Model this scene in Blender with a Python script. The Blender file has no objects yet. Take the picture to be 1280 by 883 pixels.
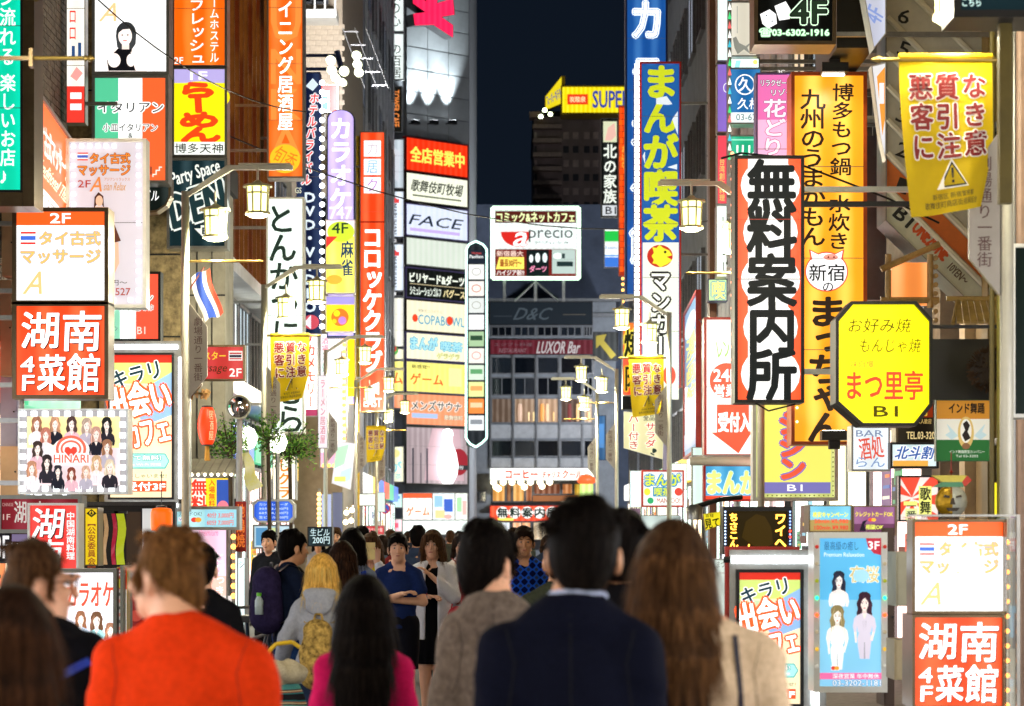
import bpy, math, random
import numpy as np
import openvdb as vdb
from mathutils import Vector, Matrix
random.seed(7); RNG = np.random.default_rng(7)
S = bpy.context.scene
COL = S.collection
R = math.radians
# ------------------------------------------------------------------ camera, sky, exposure
F, HOR, CZ = 3022.0, 672.0, 1.62            # focal length in photo pixels, horizon row, eye height
cam = bpy.data.cameras.new('camera'); camo = bpy.data.objects.new('camera', cam); COL.objects.link(camo)
cam.sensor_width = 36; cam.lens = 36 * F / 1280
cam.shift_y = (HOR - 441.5) / 1280
camo.location = (0, 0, CZ); camo.rotation_euler = (R(90), 0, 0)
cam.clip_start = .1; cam.clip_end = 2000
cam.dof.use_dof = True; cam.dof.focus_distance = 23; cam.dof.aperture_fstop = 4.5
S.camera = camo
w = bpy.data.worlds.new('World'); S.world = w; w.use_nodes = True
bg = w.node_tree.nodes['Background']
_tc = w.node_tree.nodes.new('ShaderNodeTexCoord'); _sx = w.node_tree.nodes.new('ShaderNodeSeparateXYZ')
_cr = w.node_tree.nodes.new('ShaderNodeValToRGB')   # city night sky: a little paler towards the horizon
w.node_tree.links.new(_tc.outputs['Generated'], _sx.inputs[0]); w.node_tree.links.new(_sx.outputs['Z'], _cr.inputs[0])
w.node_tree.links.new(_cr.outputs[0], bg.inputs['Color'])
_cr.color_ramp.elements[0].color = (.0045, .0075, .0135, 1); _cr.color_ramp.elements[1].color = (.0022, .0042, .0085, 1)
_cr.color_ramp.elements[1].position = .5
bg.inputs['Strength'].default_value = 1.0
S.view_settings.view_transform = 'Standard'; S.view_settings.look = 'None'; S.view_settings.exposure = .34; S.view_settings.gamma = 1
S.cycles.max_bounces = 5; S.cycles.diffuse_bounces = 3; S.cycles.glossy_bounces = 3; S.cycles.transmission_bounces = 4
S.cycles.sample_clamp_indirect = 6; S.cycles.use_light_tree = True; S.cycles.caustics_reflective = False; S.cycles.caustics_refractive = False
GLOW = 1.36                                  # how strongly the sign boxes are lit inside

def PX(px, Y): return (px - 640) * Y / F
def PZ(py, Y): return CZ - (py - HOR) * Y / F

# ------------------------------------------------------------------ materials
def lin(h):
    if not isinstance(h, str): return tuple(h)
    h = h.lstrip('#')
    v = [int(h[i:i + 2], 16) / 255 for i in (0, 2, 4)]
    return tuple(c / 12.92 if c <= .04045 else ((c + .055) / 1.055) ** 2.4 for c in v)
MATS = {}
def mat(name, color, rough=.6, metal=0., noise=.12, scale=6., bump=0., stretch=(1, 1, 1), coat=0., sheen=0., spec=.5, c2=None):
    if name in MATS: return MATS[name]
    m = bpy.data.materials.new(name); m.use_nodes = True; nt = m.node_tree; N = nt.nodes; L = nt.links
    b = N['Principled BSDF']; c = lin(color)
    b.inputs['Roughness'].default_value = rough; b.inputs['Metallic'].default_value = metal
    b.inputs['Coat Weight'].default_value = coat; b.inputs['Specular IOR Level'].default_value = spec
    if sheen: b.inputs['Sheen Weight'].default_value = sheen
    tc = N.new('ShaderNodeTexCoord'); mp = N.new('ShaderNodeMapping'); mp.inputs['Scale'].default_value = stretch
    n = N.new('ShaderNodeTexNoise'); n.inputs['Scale'].default_value = scale; n.inputs['Detail'].default_value = 6; n.inputs['Roughness'].default_value = .65
    L.new(tc.outputs['Object'], mp.inputs[0]); L.new(mp.outputs[0], n.inputs[0])
    cr = N.new('ShaderNodeValToRGB')
    d = lin(c2) if c2 else tuple(max(0, x * (1 - 2.2 * noise)) for x in c); e = tuple(min(1, x * (1 + noise)) for x in c)
    cr.color_ramp.elements[0].position = .3; cr.color_ramp.elements[1].position = .7
    cr.color_ramp.elements[0].color = (*d, 1); cr.color_ramp.elements[1].color = (*e, 1)
    L.new(n.outputs[0], cr.inputs[0]); L.new(cr.outputs[0], b.inputs['Base Color'])
    if bump:
        bp = N.new('ShaderNodeBump'); bp.inputs['Strength'].default_value = bump; bp.inputs['Distance'].default_value = .01
        L.new(n.outputs[0], bp.inputs['Height']); L.new(bp.outputs[0], b.inputs['Normal'])
    MATS[name] = m; return m
def emis(color, k=1.0, uneven=0., base=None):
    if k <= 1.3: k *= .86
    key = 'glow_%s_%.2f_%.2f' % (color if isinstance(color, str) else '%.2f_%.2f_%.2f' % tuple(color), k, uneven)
    if key in MATS: return MATS[key]
    m = bpy.data.materials.new(key); m.use_nodes = True; nt = m.node_tree; N = nt.nodes; L = nt.links
    b = N['Principled BSDF']; c = lin(color)
    b.inputs['Base Color'].default_value = (*[x * .5 for x in c], 1); b.inputs['Roughness'].default_value = .35; b.inputs['Specular IOR Level'].default_value = .12 if sum(c) < .3 else .4
    b.inputs['Emission Color'].default_value = (*c, 1); b.inputs['Emission Strength'].default_value = k
    if uneven:                                # fluorescent tubes behind the acrylic
        tc = N.new('ShaderNodeTexCoord'); wv = N.new('ShaderNodeTexWave'); n = N.new('ShaderNodeTexNoise'); mr = N.new('ShaderNodeMapRange'); ad = N.new('ShaderNodeMath')
        wv.bands_direction = 'X'; wv.inputs['Scale'].default_value = 1.1; wv.inputs['Distortion'].default_value = .6; n.inputs['Scale'].default_value = 1.7
        L.new(tc.outputs['Object'], wv.inputs[0]); L.new(tc.outputs['Object'], n.inputs[0])
        ad.operation = 'ADD'; L.new(wv.outputs['Fac'], ad.inputs[0]); L.new(n.outputs[0], ad.inputs[1])
        mr.inputs['From Max'].default_value = 1.6; mr.inputs['To Min'].default_value = k * (1 - uneven); mr.inputs['To Max'].default_value = k * (1 + uneven)
        L.new(ad.outputs[0], mr.inputs['Value']); L.new(mr.outputs[0], b.inputs['Emission Strength'])
        m2 = N.new('ShaderNodeMapRange'); m2.inputs['From Min'].default_value = .75; m2.inputs['From Max'].default_value = 1.55; m2.inputs['To Max'].default_value = min(.5, uneven * 1.4); mc = N.new('ShaderNodeMixRGB')
        mc.inputs[1].default_value = (*c, 1); mc.inputs[2].default_value = (*[x ** .45 for x in c], 1); L.new(ad.outputs[0], m2.inputs['Value']); L.new(m2.outputs[0], mc.inputs[0]); L.new(mc.outputs[0], b.inputs['Emission Color'])
    MATS[key] = m; return m
STEEL = mat('brushed_steel', '#9a9a98', .35, .85, .1, 9)
DARKM = mat('dark_metal', '#2a2a2c', .45, .6)
WHITEM = mat('white_enamel', '#d8d8d2', .4, 0, .06)
BRONZE = mat('bronze_trim', '#6b5a44', .35, .8)
BRASS = mat('brass', '#b59a55', .3, .9)
BLACKP = mat('black_plastic', '#0c0c0d', .4)
GREYP = mat('grey_paint', '#77786f', .55)
POLEM = mat('pale_lamp_paint', '#c3bfae', .4, .1, .05)
FR = {'steel': STEEL, 'dark': DARKM, 'white': WHITEM, 'bronze': BRONZE, 'grey': GREYP,
      'red': mat('red_frame', '#b3261c', .4), 'purple': mat('purple_frame', '#7d6db0', .4), 'yellow': mat('yellow_frame', '#c9a20a', .4),
      'navy': mat('navy_frame', '#16306a', .4), 'orange': mat('orange_frame', '#c8500c', .4), 'green': mat('green_frame', '#12502e', .4)}

# ------------------------------------------------------------------ mesh helpers
def link(o, parent=None, loc=None):
    COL.objects.link(o)
    if parent is not None: o.parent = parent
    if loc is not None: o.location = loc
    return o
def tag(o, label=None, cat=None, group=None, kind=None):
    if label: o['label'] = label
    if cat: o['category'] = cat
    if group: o['group'] = group
    if kind: o['kind'] = kind
    return o
def thing(name, label, cat, loc=(0, 0, 0), rz=0., group=None):
    o = bpy.data.objects.new(name, None); o.empty_display_size = .1; COL.objects.link(o)
    o.location = loc; o.rotation_euler = (0, 0, rz)
    return tag(o, label, cat, group)
class MB:
    def __init__(s): s.v = []; s.f = []; s.m = []; s.ms = []
    def mi(s, m):
        if m not in s.ms: s.ms.append(m)
        return s.ms.index(m)
    def add(s, vs, fs, m=None):
        k = len(s.v); i = s.mi(m) if m is not None else 0
        s.v += [tuple(v) for v in vs]; s.f += [tuple(a + k for a in f) for f in fs]; s.m += [i] * len(fs); return s
    def box(s, x0, y0, z0, x1, y1, z1, m=None):
        return s.add([(x0, y0, z0), (x1, y0, z0), (x1, y1, z0), (x0, y1, z0), (x0, y0, z1), (x1, y0, z1), (x1, y1, z1), (x0, y1, z1)],
                     [(0, 3, 2, 1), (4, 5, 6, 7), (0, 1, 5, 4), (1, 2, 6, 5), (2, 3, 7, 6), (3, 0, 4, 7)], m)
    def cyl(s, p, q, r, m=None, n=10, r2=None, caps=True):
        p, q = Vector(p), Vector(q); d = (q - p).normalized(); r2 = r if r2 is None else r2
        a = d.orthogonal().normalized(); b = d.cross(a)
        vs = [p + (a * math.cos(t) + b * math.sin(t)) * r for t in [2 * math.pi * i / n for i in range(n)]]
        vs += [q + (a * math.cos(t) + b * math.sin(t)) * r2 for t in [2 * math.pi * i / n for i in range(n)]]
        fs = [(i, (i + 1) % n, n + (i + 1) % n, n + i) for i in range(n)]
        if caps: fs += [tuple(range(n - 1, -1, -1)), tuple(range(n, 2 * n))]
        return s.add(vs, fs, m)
    def tube(s, pts, r, m=None, n=8):
        for a, b in zip(pts[:-1], pts[1:]): s.cyl(a, b, r, m, n)
        return s
    def lathe(s, prof, m=None, n=16, c=(0, 0, 0)):        # prof: (radius, z)
        vs = [(c[0] + r * math.cos(2 * math.pi * i / n), c[1] + r * math.sin(2 * math.pi * i / n), c[2] + z) for r, z in prof for i in range(n)]
        fs = [(j * n + i, j * n + (i + 1) % n, (j + 1) * n + (i + 1) % n, (j + 1) * n + i) for j in range(len(prof) - 1) for i in range(n)]
        return s.add(vs, fs, m)
    def prism(s, pts, y0, y1, m=None):                    # outline in x,z extruded along y
        n = len(pts)
        vs = [(x, y0, z) for x, z in pts] + [(x, y1, z) for x, z in pts]
        fs = [tuple(range(n)), tuple(range(2 * n - 1, n - 1, -1))] + [(i, n + i, n + (i + 1) % n, (i + 1) % n) for i in range(n)]
        return s.add(vs, fs, m)
    def data(s, name, mats=None, smooth=False):
        me = bpy.data.meshes.new(name); me.from_pydata(s.v, [], s.f)
        ms = mats if mats else s.ms
        for m in (ms if isinstance(ms, (list, tuple)) else [ms]):
            me.materials.append(m)
        if len(s.ms) > 1: me.polygons.foreach_set('material_index', s.m)
        if smooth: me.polygons.foreach_set('use_smooth', [True] * len(me.polygons))
        me.update(); return me
    def build(s, name, mats=None, parent=None, loc=None, smooth=False):
        return link(bpy.data.objects.new(name, s.data(name, mats, smooth)), parent, loc)
def copy_tree(o, parent=None):
    c = o.copy(); COL.objects.link(c)
    if parent is not None: c.parent = parent
    for ch in list(o.children): copy_tree(ch, c)
    return c

# ------------------------------------------------------------------ lettering (the font that ships with Blender)
_fc = bpy.data.curves.new('lettering_source', 'FONT'); _fc.size = 1; _fc.resolution_u = 2
_GC = {}
def glyph(t, off):
    k = (t, round(off, 3))
    if k not in _GC:
        _fc.body = t; _fc.offset = off
        o = bpy.data.objects.new('x', _fc); me = o.to_mesh()
        v = np.array([p.co[:2] for p in me.vertices]) if len(me.vertices) else np.zeros((0, 2))
        f = [tuple(p.vertices) for p in me.polygons]
        o.to_mesh_clear(); bpy.data.objects.remove(o)
        _GC[k] = (v, f)
    return _GC[k]
ROTV = set('ー〜～（）【】…-')
SMALLK = set('ッャュョァィゥェォっゃゅょぁぃぅぇぉ')

# ------------------------------------------------------------------ signs, laid out on their own face in photo-pixel units
class Face:
    """A flat printed panel. Items are laid out in the pixel grid of the photograph and mapped on to the panel's own width and height."""
    def __init__(s, root, x0, y0, x1, y1, W, H, k, lit=True, y=0.):
        s.root, s.x0, s.y0, s.x1, s.y1, s.W, s.H, s.k, s.lit, s.yo = root, x0, y0, x1, y1, W, H, k, lit, y
        s.layer = 1; s.ls = 1. if root is None else max(1., root.location.y / 14)
    def xy(s, px, py):
        return ((px - s.x0) / (s.x1 - s.x0) * s.W - s.W / 2, (s.y1 - py) / (s.y1 - s.y0) * s.H)
    def m(s, c, k=None):
        if not s.lit and k is None: return mat('paint_' + str(c), c, .5, 0, .06)
        kk = s.k if k is None else k
        return emis(c, kk)
    def poly2d(s, name, polys, c, k=None):
        """polys: list of (verts in px, faces)"""
        d = .0016 * s.layer * s.ls; s.layer += 1; mb = MB()
        for i, (v, f) in enumerate(polys):
            mb.add([(*((lambda q: (q[0], s.yo - d - .00003 * s.ls * (i % 40), q[1]))(s.xy(*p))),) for p in v], f)
        return mb.build(name, s.m(c, k), s.root)
    def rect(s, x0, y0, x1, y1, c, k=None, name='panel'):
        return s.poly2d(name, [([(x0, y1), (x1, y1), (x1, y0), (x0, y0)], [(0, 1, 2, 3)])], c, k)
    def poly(s, pts, c, k=None, name='emblem'):
        return s.poly2d(name, [(pts, [tuple(range(len(pts)))])], c, k)
    def ell(s, cx, cy, rx, ry, c, k=None, name='emblem', n=28):
        return s.poly([(cx + rx * math.cos(2 * math.pi * i / n), cy - ry * math.sin(2 * math.pi * i / n)) for i in range(n)], c, k, name)
    def ring(s, cx, cy, rx, ry, w, c, k=None, n=28, name='emblem'):
        a = [2 * math.pi * i / n for i in range(n)]
        v = [(cx + rx * math.cos(t), cy + ry * math.sin(t)) for t in a] + [(cx + (rx - w) * math.cos(t), cy + (ry - w) * math.sin(t)) for t in a]
        return s.poly2d(name, [(v, [(i, (i + 1) % n, n + (i + 1) % n, n + i) for i in range(n)])], c, k)
    def _lay(s, t, x0, y0, x1, y1, vert, off, em):
        out = []
        if vert:
            n = len(t); ch = (y1 - y0) / n
            for i, chh in enumerate(t):
                if chh == ' ': continue
                v, f = glyph(chh, off)
                if not len(v): continue
                v = v.copy()
                if ord(chh) < 256:
                    lo, hi = v.min(0), v.max(0); v[:, 0] += .5 - (lo[0] + hi[0]) / 2
                v[:, 1] += .12
                if chh in ROTV: v = np.stack([.5 + (v[:, 1] - .5), .5 - (v[:, 0] - .5)], 1)
                if chh in SMALLK: v += (.09, .09)
                v = (v - .5) * em + .5
                out.append(([(x0 + a * (x1 - x0), y0 + (i + 1 - b) * ch) for a, b in v], f))
        else:
            v0, _ = glyph(t, 0.)
            if not len(v0): return out
            lo, hi = v0.min(0), v0.max(0); v, f = glyph(t, off)
            sp = np.maximum(hi - lo, 1e-3); u = (v - lo) / sp
            out.append(([(x0 + a * (x1 - x0), y1 - b * (y1 - y0)) for a, b in u], f))
        return out
    def text(s, t, x0, y0, x1, y1, c, v=0, b=.02, ol=None, sh=None, rot=0., slant=0., arc=0., k=None, ok=None, em=1., name='lettering'):
        base = s._lay(t, x0, y0, x1, y1, v, 0., em)
        bold = b * ((x1 - x0) * em if v else (y1 - y0)) * .62
        cx, cy = (x0 + x1) / 2, (y0 + y1) / 2; ca, sa = math.cos(R(rot)), math.sin(R(rot))
        def tr(p, dx=0, dy=0):
            x, y = p[0] - cx, p[1] - cy
            y -= arc * (1 - (2 * x / max(1, (x1 - x0))) ** 2)
            x += -slant * y
            return (cx + x * ca + y * sa + dx, cy - x * sa + y * ca + dy)
        if sh: s.poly2d('lettering_shadow', [([tr(p, sh[1] + bold * e, sh[2] + bold * g) for p in vv], f) for vv, f in base for e, g in ((-1, -1), (1, 1))], sh[0], k)
        if ol:
            rr = ol[1] + bold; P = []
            for i in range(8):
                a = math.pi * i / 4
                P += [([tr(p, rr * math.cos(a), rr * math.sin(a)) for p in vv], f) for vv, f in base]
            s.poly2d('lettering_outline', P, ol[0], ok if ok else k)
        D = ((0, 0),) if b < .012 else ((-.7, -.7), (.7, .7), (-.7, .7), (.7, -.7)) if bold < 1.2 else ((1, 0), (-1, 0), (0, 1), (0, -1), (.7, .7), (-.7, .7), (.7, -.7), (-.7, -.7))
        return s.poly2d(name, [([tr(p, bold * e, bold * g) for p in vv], f) for vv, f in base for e, g in D], c, k)
    def flag(s, x0, y0, x1, y1):
        h = (y1 - y0) / 6
        for a, b, c in ((0, 1, '#e0302a'), (1, 2, '#ffffff'), (2, 4, '#3c63c8'), (4, 5, '#ffffff'), (5, 6, '#e0302a')):
            s.rect(x0, y0 + a * h, x1, y0 + b * h, c, None, 'flag_print')
    def lady(s, cx, cy, h, hair='#3a2a24', top='#e8dfe4', skin='#f2d6c4', full=False, long=True, bare=False):
        """a printed half-length (or full-length) figure in one print: wavy hair with lights, neck, face with brows, eyes, nose and lips, shoulders, arms, dress folds"""
        u = h / 10.; P = []; mul = lambda c, k: tuple(min(1., x * k) for x in lin(c)); rs = random.Random(int(cx * 13 + cy))
        A = lambda pts, c: P.append(([(cx + x * u, cy + y * u) for x, y in pts], c))
        E = lambda x, y, rx, ry, c, n=14: A([(x + rx * math.cos(6.2832 * i / n), y - ry * math.sin(6.2832 * i / n)) for i in range(n)], c)
        hl = rs.uniform(3., 4.6) if long else -.2; W = lambda y: .18 * math.sin(y * 2.4 + cx)
        ys = [-2.2 + (hl + 2.2) * i / 9 for i in range(10)]
        A([(-1.45 - .35 * math.sin((y + 2.2) / (hl + 2.2) * 2.6) + W(y), y) for y in ys] + [(1.45 + .35 * math.sin((y + 2.2) / (hl + 2.2) * 2.6) + W(y + 1), y) for y in ys[::-1]] + [(1.2, -2.7), (.5, -3.1), (-.5, -3.1), (-1.2, -2.7)], hair)
        A([(-.5, .6), (.5, .6), (.55, 2.4), (-.55, 2.4)], mul(skin, .8))
        A([(-.6, 2), (.6, 2), (1.9, 2.6), (2.5, 3.3), (2.8, 5.2), (2.5, 6.6), (1.9, 6.6), (1.8, 5), (1.6, 6.6), (-1.6, 6.6), (-1.8, 5), (-1.9, 6.6), (-2.5, 6.6), (-2.8, 5.2), (-2.5, 3.3), (-1.9, 2.6)], skin if bare else top)
        A([(-1.1, 3), (-.4, 3.5), (.4, 3.5), (1.1, 3), (1.5, 4.6), (1.25, 6.6), (-1.25, 6.6), (-1.5, 4.6)] if bare else [(-.55, 2.1), (.55, 2.1), (0, 3.5)], top if bare else skin)
        if full:
            A([(-1.3, 6.5), (1.3, 6.5), (1.7, 8), (1.5, 10), (1.2, 13), (-1.1, 13), (-1.6, 10), (-1.7, 8)], top)
            A([(-.1, 9), (.1, 9), (.2, 13), (-.2, 13)], mul(top, .6)); A([(1.9, 6.5), (2.5, 6.5), (1.9, 8.8), (1.4, 8.4)], skin); A([(-1.9, 6.5), (-2.5, 6.5), (-2.2, 9.2), (-1.8, 9)], skin)
        for k in range(5): xx = rs.uniform(-1.1, 1.1); A([(xx, 3.8), (xx + .12, 3.9), (xx * .7 + .05, 6.4)], mul(top, .78))
        A([(-1.02, -1.2), (-.9, .2), (-.55, 1.1), (0, 1.5), (.55, 1.1), (.9, .2), (1.02, -1.2), (.7, -2.1), (0, -2.4), (-.7, -2.1)], skin); A([(.45, 1.15), (.9, .2), (1.02, -1.2), (.75, .1)], mul(skin, .86))
        A([(-1.25, -.1), (-1.15, -2.2), (-.2, -2.9), (.9, -2.5), (1.3, -1), (1.15, .1), (.85, -1.1), (.25, -1.75), (-.5, -1.2), (-.95, -.7)], hair)
        for q in (-.45, .45):
            E(q, -.3, .25, .13, '#fbf8f8', 8); E(q, -.3, .13, .13, '#241a1a', 8); A([(q - .3, -.36), (q, -.52), (q + .3, -.36), (q, -.43)], '#241a1a'); A([(q - .28, -.72), (q + .28, -.78), (q + .26, -.7), (q - .28, -.64)], mul(hair, .8)); E(q * 1.35, .25, .26, .17, mul(skin, .93), 8)
        A([(-.05, -.2), (.07, .35), (-.12, .37)], mul(skin, .83)); A([(-.32, .78), (-.1, .7), (0, .74), (.1, .7), (.32, .78), (0, .98)], '#c84c50')
        for k in range(6):
            x0 = rs.uniform(-1.5, 1.5); y0 = rs.uniform(-2.6, -1.6); x1 = (1.35 if x0 > 0 else -1.35) + rs.uniform(-.35, .35)
            if long: A([(x0 * .6, y0), (x0 * .6 + .1, y0), (x1 + W(1) + .1, .2), (x1 + W(hl), hl * .85), (x1 - .08 + W(1), .2)], mul(hair, rs.choice((.6, 1.7, 2.2))))
        mb = MB(); d = .0016 * s.layer * s.ls; s.layer += 2
        for i, (pts, c) in enumerate(P):
            q = [s.xy(*p) for p in pts]; mb.add([(x, s.yo - d - .00006 * s.ls * i, z) for x, z in q], [tuple(range(len(q)))], s.m(c if isinstance(c, str) else tuple(round(v, 2) for v in c)))
        return mb.build('picture', None, s.root)

def bulbs(root, pts, r, c, k, name='bulb', square=False):
    mb = MB()
    if square: mb.box(-r, -.012, -r, r, .02, r)
    else: mb.lathe([(0.001, -r), (r * .7, -r * .7), (r, 0), (r * .7, r * .7), (0.001, r)], n=6)
    me = mb.data(name, emis(c, k))
    for p in pts:
        o = bpy.data.objects.new(name, me); link(o, root, p)
def border(W, H, n, m, ins):
    P = []
    for i in range(n): P += [(-W / 2 + ins + (W - 2 * ins) * i / (n - 1), H - ins), (-W / 2 + ins + (W - 2 * ins) * i / (n - 1), ins)]
    for j in range(1, m - 1): P += [(-W / 2 + ins, ins + (H - 2 * ins) * j / (m - 1)), (W / 2 - ins, ins + (H - 2 * ins) * j / (m - 1))]
    return P
def sign(name, label, x0, y0, x1, y1, Y, face='#ffffff', fn=None, Yr=None, d=.22, fr='steel', fw=None, k=None, uneven=.2, lit=True, wall=0, cat='sign', group=None, shape=None, fk=None, mount=True):
    """a cabinet with frame rails and a printed face. (x0,y0)-(x1,y1): face corners in photo pixels at depth Y (left edge) / Yr (right edge)."""
    Yr = Yr or Y; k = GLOW * .8 if k is None else k
    Xa, Xb = PX(x0, Y), PX(x1, Yr); W = math.hypot(Xb - Xa, Yr - Y); ya = math.atan2(Yr - Y, Xb - Xa)
    z0 = PZ(y1, Y); H = (y1 - y0) * Y / F
    fw = fw if fw is not None else min(.035, W * .05)
    root = thing(name, label, cat, ((Xa + Xb) / 2, (Y + Yr) / 2, z0), ya, group)
    fm = FR[fr]
    if shape:                                 # outline given in px
        fc = Face(root, x0, y0, x1, y1, W, H, k, lit)
        pts = [fc.xy(*p) for p in shape]; cx = sum(p[0] for p in pts) / len(pts); cz = sum(p[1] for p in pts) / len(pts)
        big = [(p[0] + (p[0] - cx) / W * 2 * fw, p[1] + (p[1] - cz) / H * 2 * fw) for p in pts]
        MB().prism(big, .005, d).build('cabinet', fm, root)
        mb = MB(); n = len(pts)
        vs = [(x, -.03, z) for x, z in big] + [(x, -.03, z) for x, z in pts] + [(x, .006, z) for x, z in pts] + [(x, .006, z) for x, z in big]
        fs = []
        for i in range(n):
            j = (i + 1) % n; fs += [(i, j, n + j, n + i), (n + i, n + j, 2 * n + j, 2 * n + i), (i, 3 * n + i, 3 * n + j, j)]
        mb.add(vs, fs).build('frame', fm, root)
        MB().add([(x, 0, z) for x, z in pts], [tuple(range(n))]).build('face', emis(face, fk or k, uneven) if lit else mat('paint_' + face, face, .5, 0, .06), root)
    else:
        MB().box(-W / 2 - fw * .98, .004, -fw * .98, W / 2 + fw * .98, d, H + fw * .98).build('cabinet', fm, root)
        mb = MB(); a, b = W / 2, W / 2 + fw; p = -.028
        mb.box(-b, p, -fw, b, .003, 0); mb.box(-b, p, H, b, .003, H + fw); mb.box(-b, p + .0005, .0001, -a, .003, H - .0001); mb.box(a, p + .0005, .0001, b, .003, H - .0001)
        mb.build('frame', fm, root)
        MB().box(-W / 2, 0, 0, W / 2, .0035, H).build('face', emis(face, fk or k, uneven) if lit else mat('paint_' + face, face, .5, 0, .06), root)
    if wall and mount:                        # brackets back to the facade (wall = world X of it)
        s = -1 if wall < root.location.x else 1
        ln = (abs(wall - root.location.x) - W / 2) if abs(ya) < .3 else 0
        if ln > .02:
            for z in (H * .12, H * .88): MB().box(s * (W / 2 + fw), .06, z - .02, s * (W / 2 + ln + .03), .1, z + .02).build('bracket', STEEL, root)
    fc = Face(root, x0, y0, x1, y1, W, H, k, lit)
    if fn: fn(fc)
    if H > 1.3 and W > .15 and not shape and lit:
        for i in range(1, int(H / .92) + 1):
            zz = H * i / (int(H / .92) + 1); MB().box(-W / 2, -.0016 * fc.layer * fc.ls - .001, zz - .003, W / 2, -.0001 - .0016 * fc.layer * fc.ls, zz + .003).build('panel_seam', mat('seam', '#6a6a64', .6), root)
    root['w'] = W; root['h'] = H
    return root
# ================================================================== GROUND
ASPH = mat('asphalt', '#4a4a4c', .75, 0, .25, 30, .5)
PAVE = mat('pavement_paving', '#6f6a64', .7, 0, .2, 12, .3)
KERB = mat('kerb_concrete', '#8b8880', .8, 0, .15, 10, .2)
PAINTW = mat('road_paint', '#c9c9c4', .6, 0, .2, 20)
def sheet(name, x0, y0, x1, y1, z, m, kind='structure'):
    o = MB().add([(x0, y0, z), (x1, y0, z), (x1, y1, z), (x0, y1, z)], [(0, 1, 2, 3)]).build(name, m); o['kind'] = kind; return o
sheet('ground', -400, -200, 400, 900, -.01, mat('ground_concrete', '#55534f', .85, 0, .2, 3))
sheet('road', -2.7, -30, 2.0, 84, 0, ASPH); sheet('cross_road', -60, 84, 60, 93, .004, ASPH)
for nm, xa, xb in (('pavement', -4.42, -2.85), ('pavement', 2.15, 4.22)):
    o = MB().box(xa, -30, 0, xb, 84, .12).build(nm, PAVE); o['kind'] = 'structure'
for xa in (-2.85, 2.0):
    o = MB().box(xa, -30, 0, xa + .15, 84, .125).build('kerb', KERB); o['kind'] = 'structure'
for i in range(7):
    o = sheet('crossing_stripe', -2.2 + i * .6, 81, -1.9 + i * .6, 84, .008, PAINTW)

# ================================================================== BUILDINGS
CONC = mat('weathered_concrete', '#9a9588', .8, 0, .2, 1.5, .2)
TILE = mat('beige_tile', '#93856f', .6, 0, .15, 4, .1)
STONE = mat('mottled_stone', '#a8946c', .6, 0, .35, 9, .2)
BRICKM = mat('grey_brown_brick', '#75685c', .8, 0, .3, 14, .3)
MORTAR = mat('mortar', '#2f2b28', .9)
DARKW = mat('dark_wall', '#1c1e22', .7, 0, .2, 3)
NIGHTW = mat('night_grey_wall', '#7d838b', .8, 0, .12, 2)
PALEW = mat('pale_blue_grey_wall', '#8d93a3', .6, 0, .15, .8)
PANELM = mat('metal_cladding', '#c4c8d0', .4, .15, .1, 3)
GLASSD = mat('dark_window_glass', '#0b0f16', .08, 0, .05, spec=.8)
FRAMEM = mat('window_frame_metal', '#6a6c70', .4, .6)
WOODP = mat('lit_orange_panel', '#b8641c', .5, 0, .15, 3)
def building(name, label, x0, x1, y0, y1, h, m, roof=True):
    r = thing(name, label, 'building', ((x0 + x1) / 2, (y0 + y1) / 2, 0))
    W, D = (x1 - x0) / 2, (y1 - y0) / 2
    MB().box(-W, -D, 0, W, D, h).build('wall', m, r)
    if roof: MB().box(-W - .06, -D - .06, h + .002, W + .06, D + .06, h + .35).build('roof', DARKW, r)
    return r
def windows_side(r, x, facing, ys, zs, w, h, panes, sub=2):
    """windows on a wall at world x that looks along facing (+1/-1) x"""
    ox, oy = r.location.x, r.location.y
    f = MB(); f.box(-.05, -w / 2, 0, .05, w / 2, .06).box(-.05, -w / 2, h - .06, .05, w / 2, h)
    for k in range(sub + 1):
        yy = -w / 2 + k * (w - .05) / sub; f.box(-.045, yy, .061, .045, yy + .05, h - .061)
    fd = f.data('window', FRAMEM)
    pds = [MB().box(-.015, -w / 2 + .03, .04, .015, w / 2 - .03, h - .04).data('pane', p) for p in panes]
    i = 0
    for z in zs:
        for y in ys:
            o = bpy.data.objects.new('window', fd); link(o, r, (x - ox + facing * .04, y - oy, z))
            p = bpy.data.objects.new('pane', pds[(i * 7 + int(z)) % len(pds)]); link(p, o); i += 1
def windows_front(r, y, xs, zs, w, h, panes, sub=2):
    ox, oy = r.location.x, r.location.y
    f = MB(); f.box(-w / 2, -.05, 0, w / 2, .05, .06).box(-w / 2, -.05, h - .06, w / 2, .05, h)
    for k in range(sub + 1):
        xx = -w / 2 + k * (w - .05) / sub; f.box(xx, -.045, .061, xx + .05, .045, h - .061)
    fd = f.data('window', FRAMEM)
    pds = [MB().box(-w / 2 + .03, -.015, .04, w / 2 - .03, .015, h - .04).data('pane', p) for p in panes]
    i = 0
    for z in zs:
        for x in xs:
            o = bpy.data.objects.new('window', fd); link(o, r, (x - ox, y - oy - .04, z))
            p = bpy.data.objects.new('pane', pds[(i * 5 + 1) % len(pds)]); link(p, o); i += 1
LITW = [GLASSD, emis('#ffe2b0', .9), GLASSD, emis('#dfe9f5', 1.1), emis('#c9d8e8', .5)]
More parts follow.
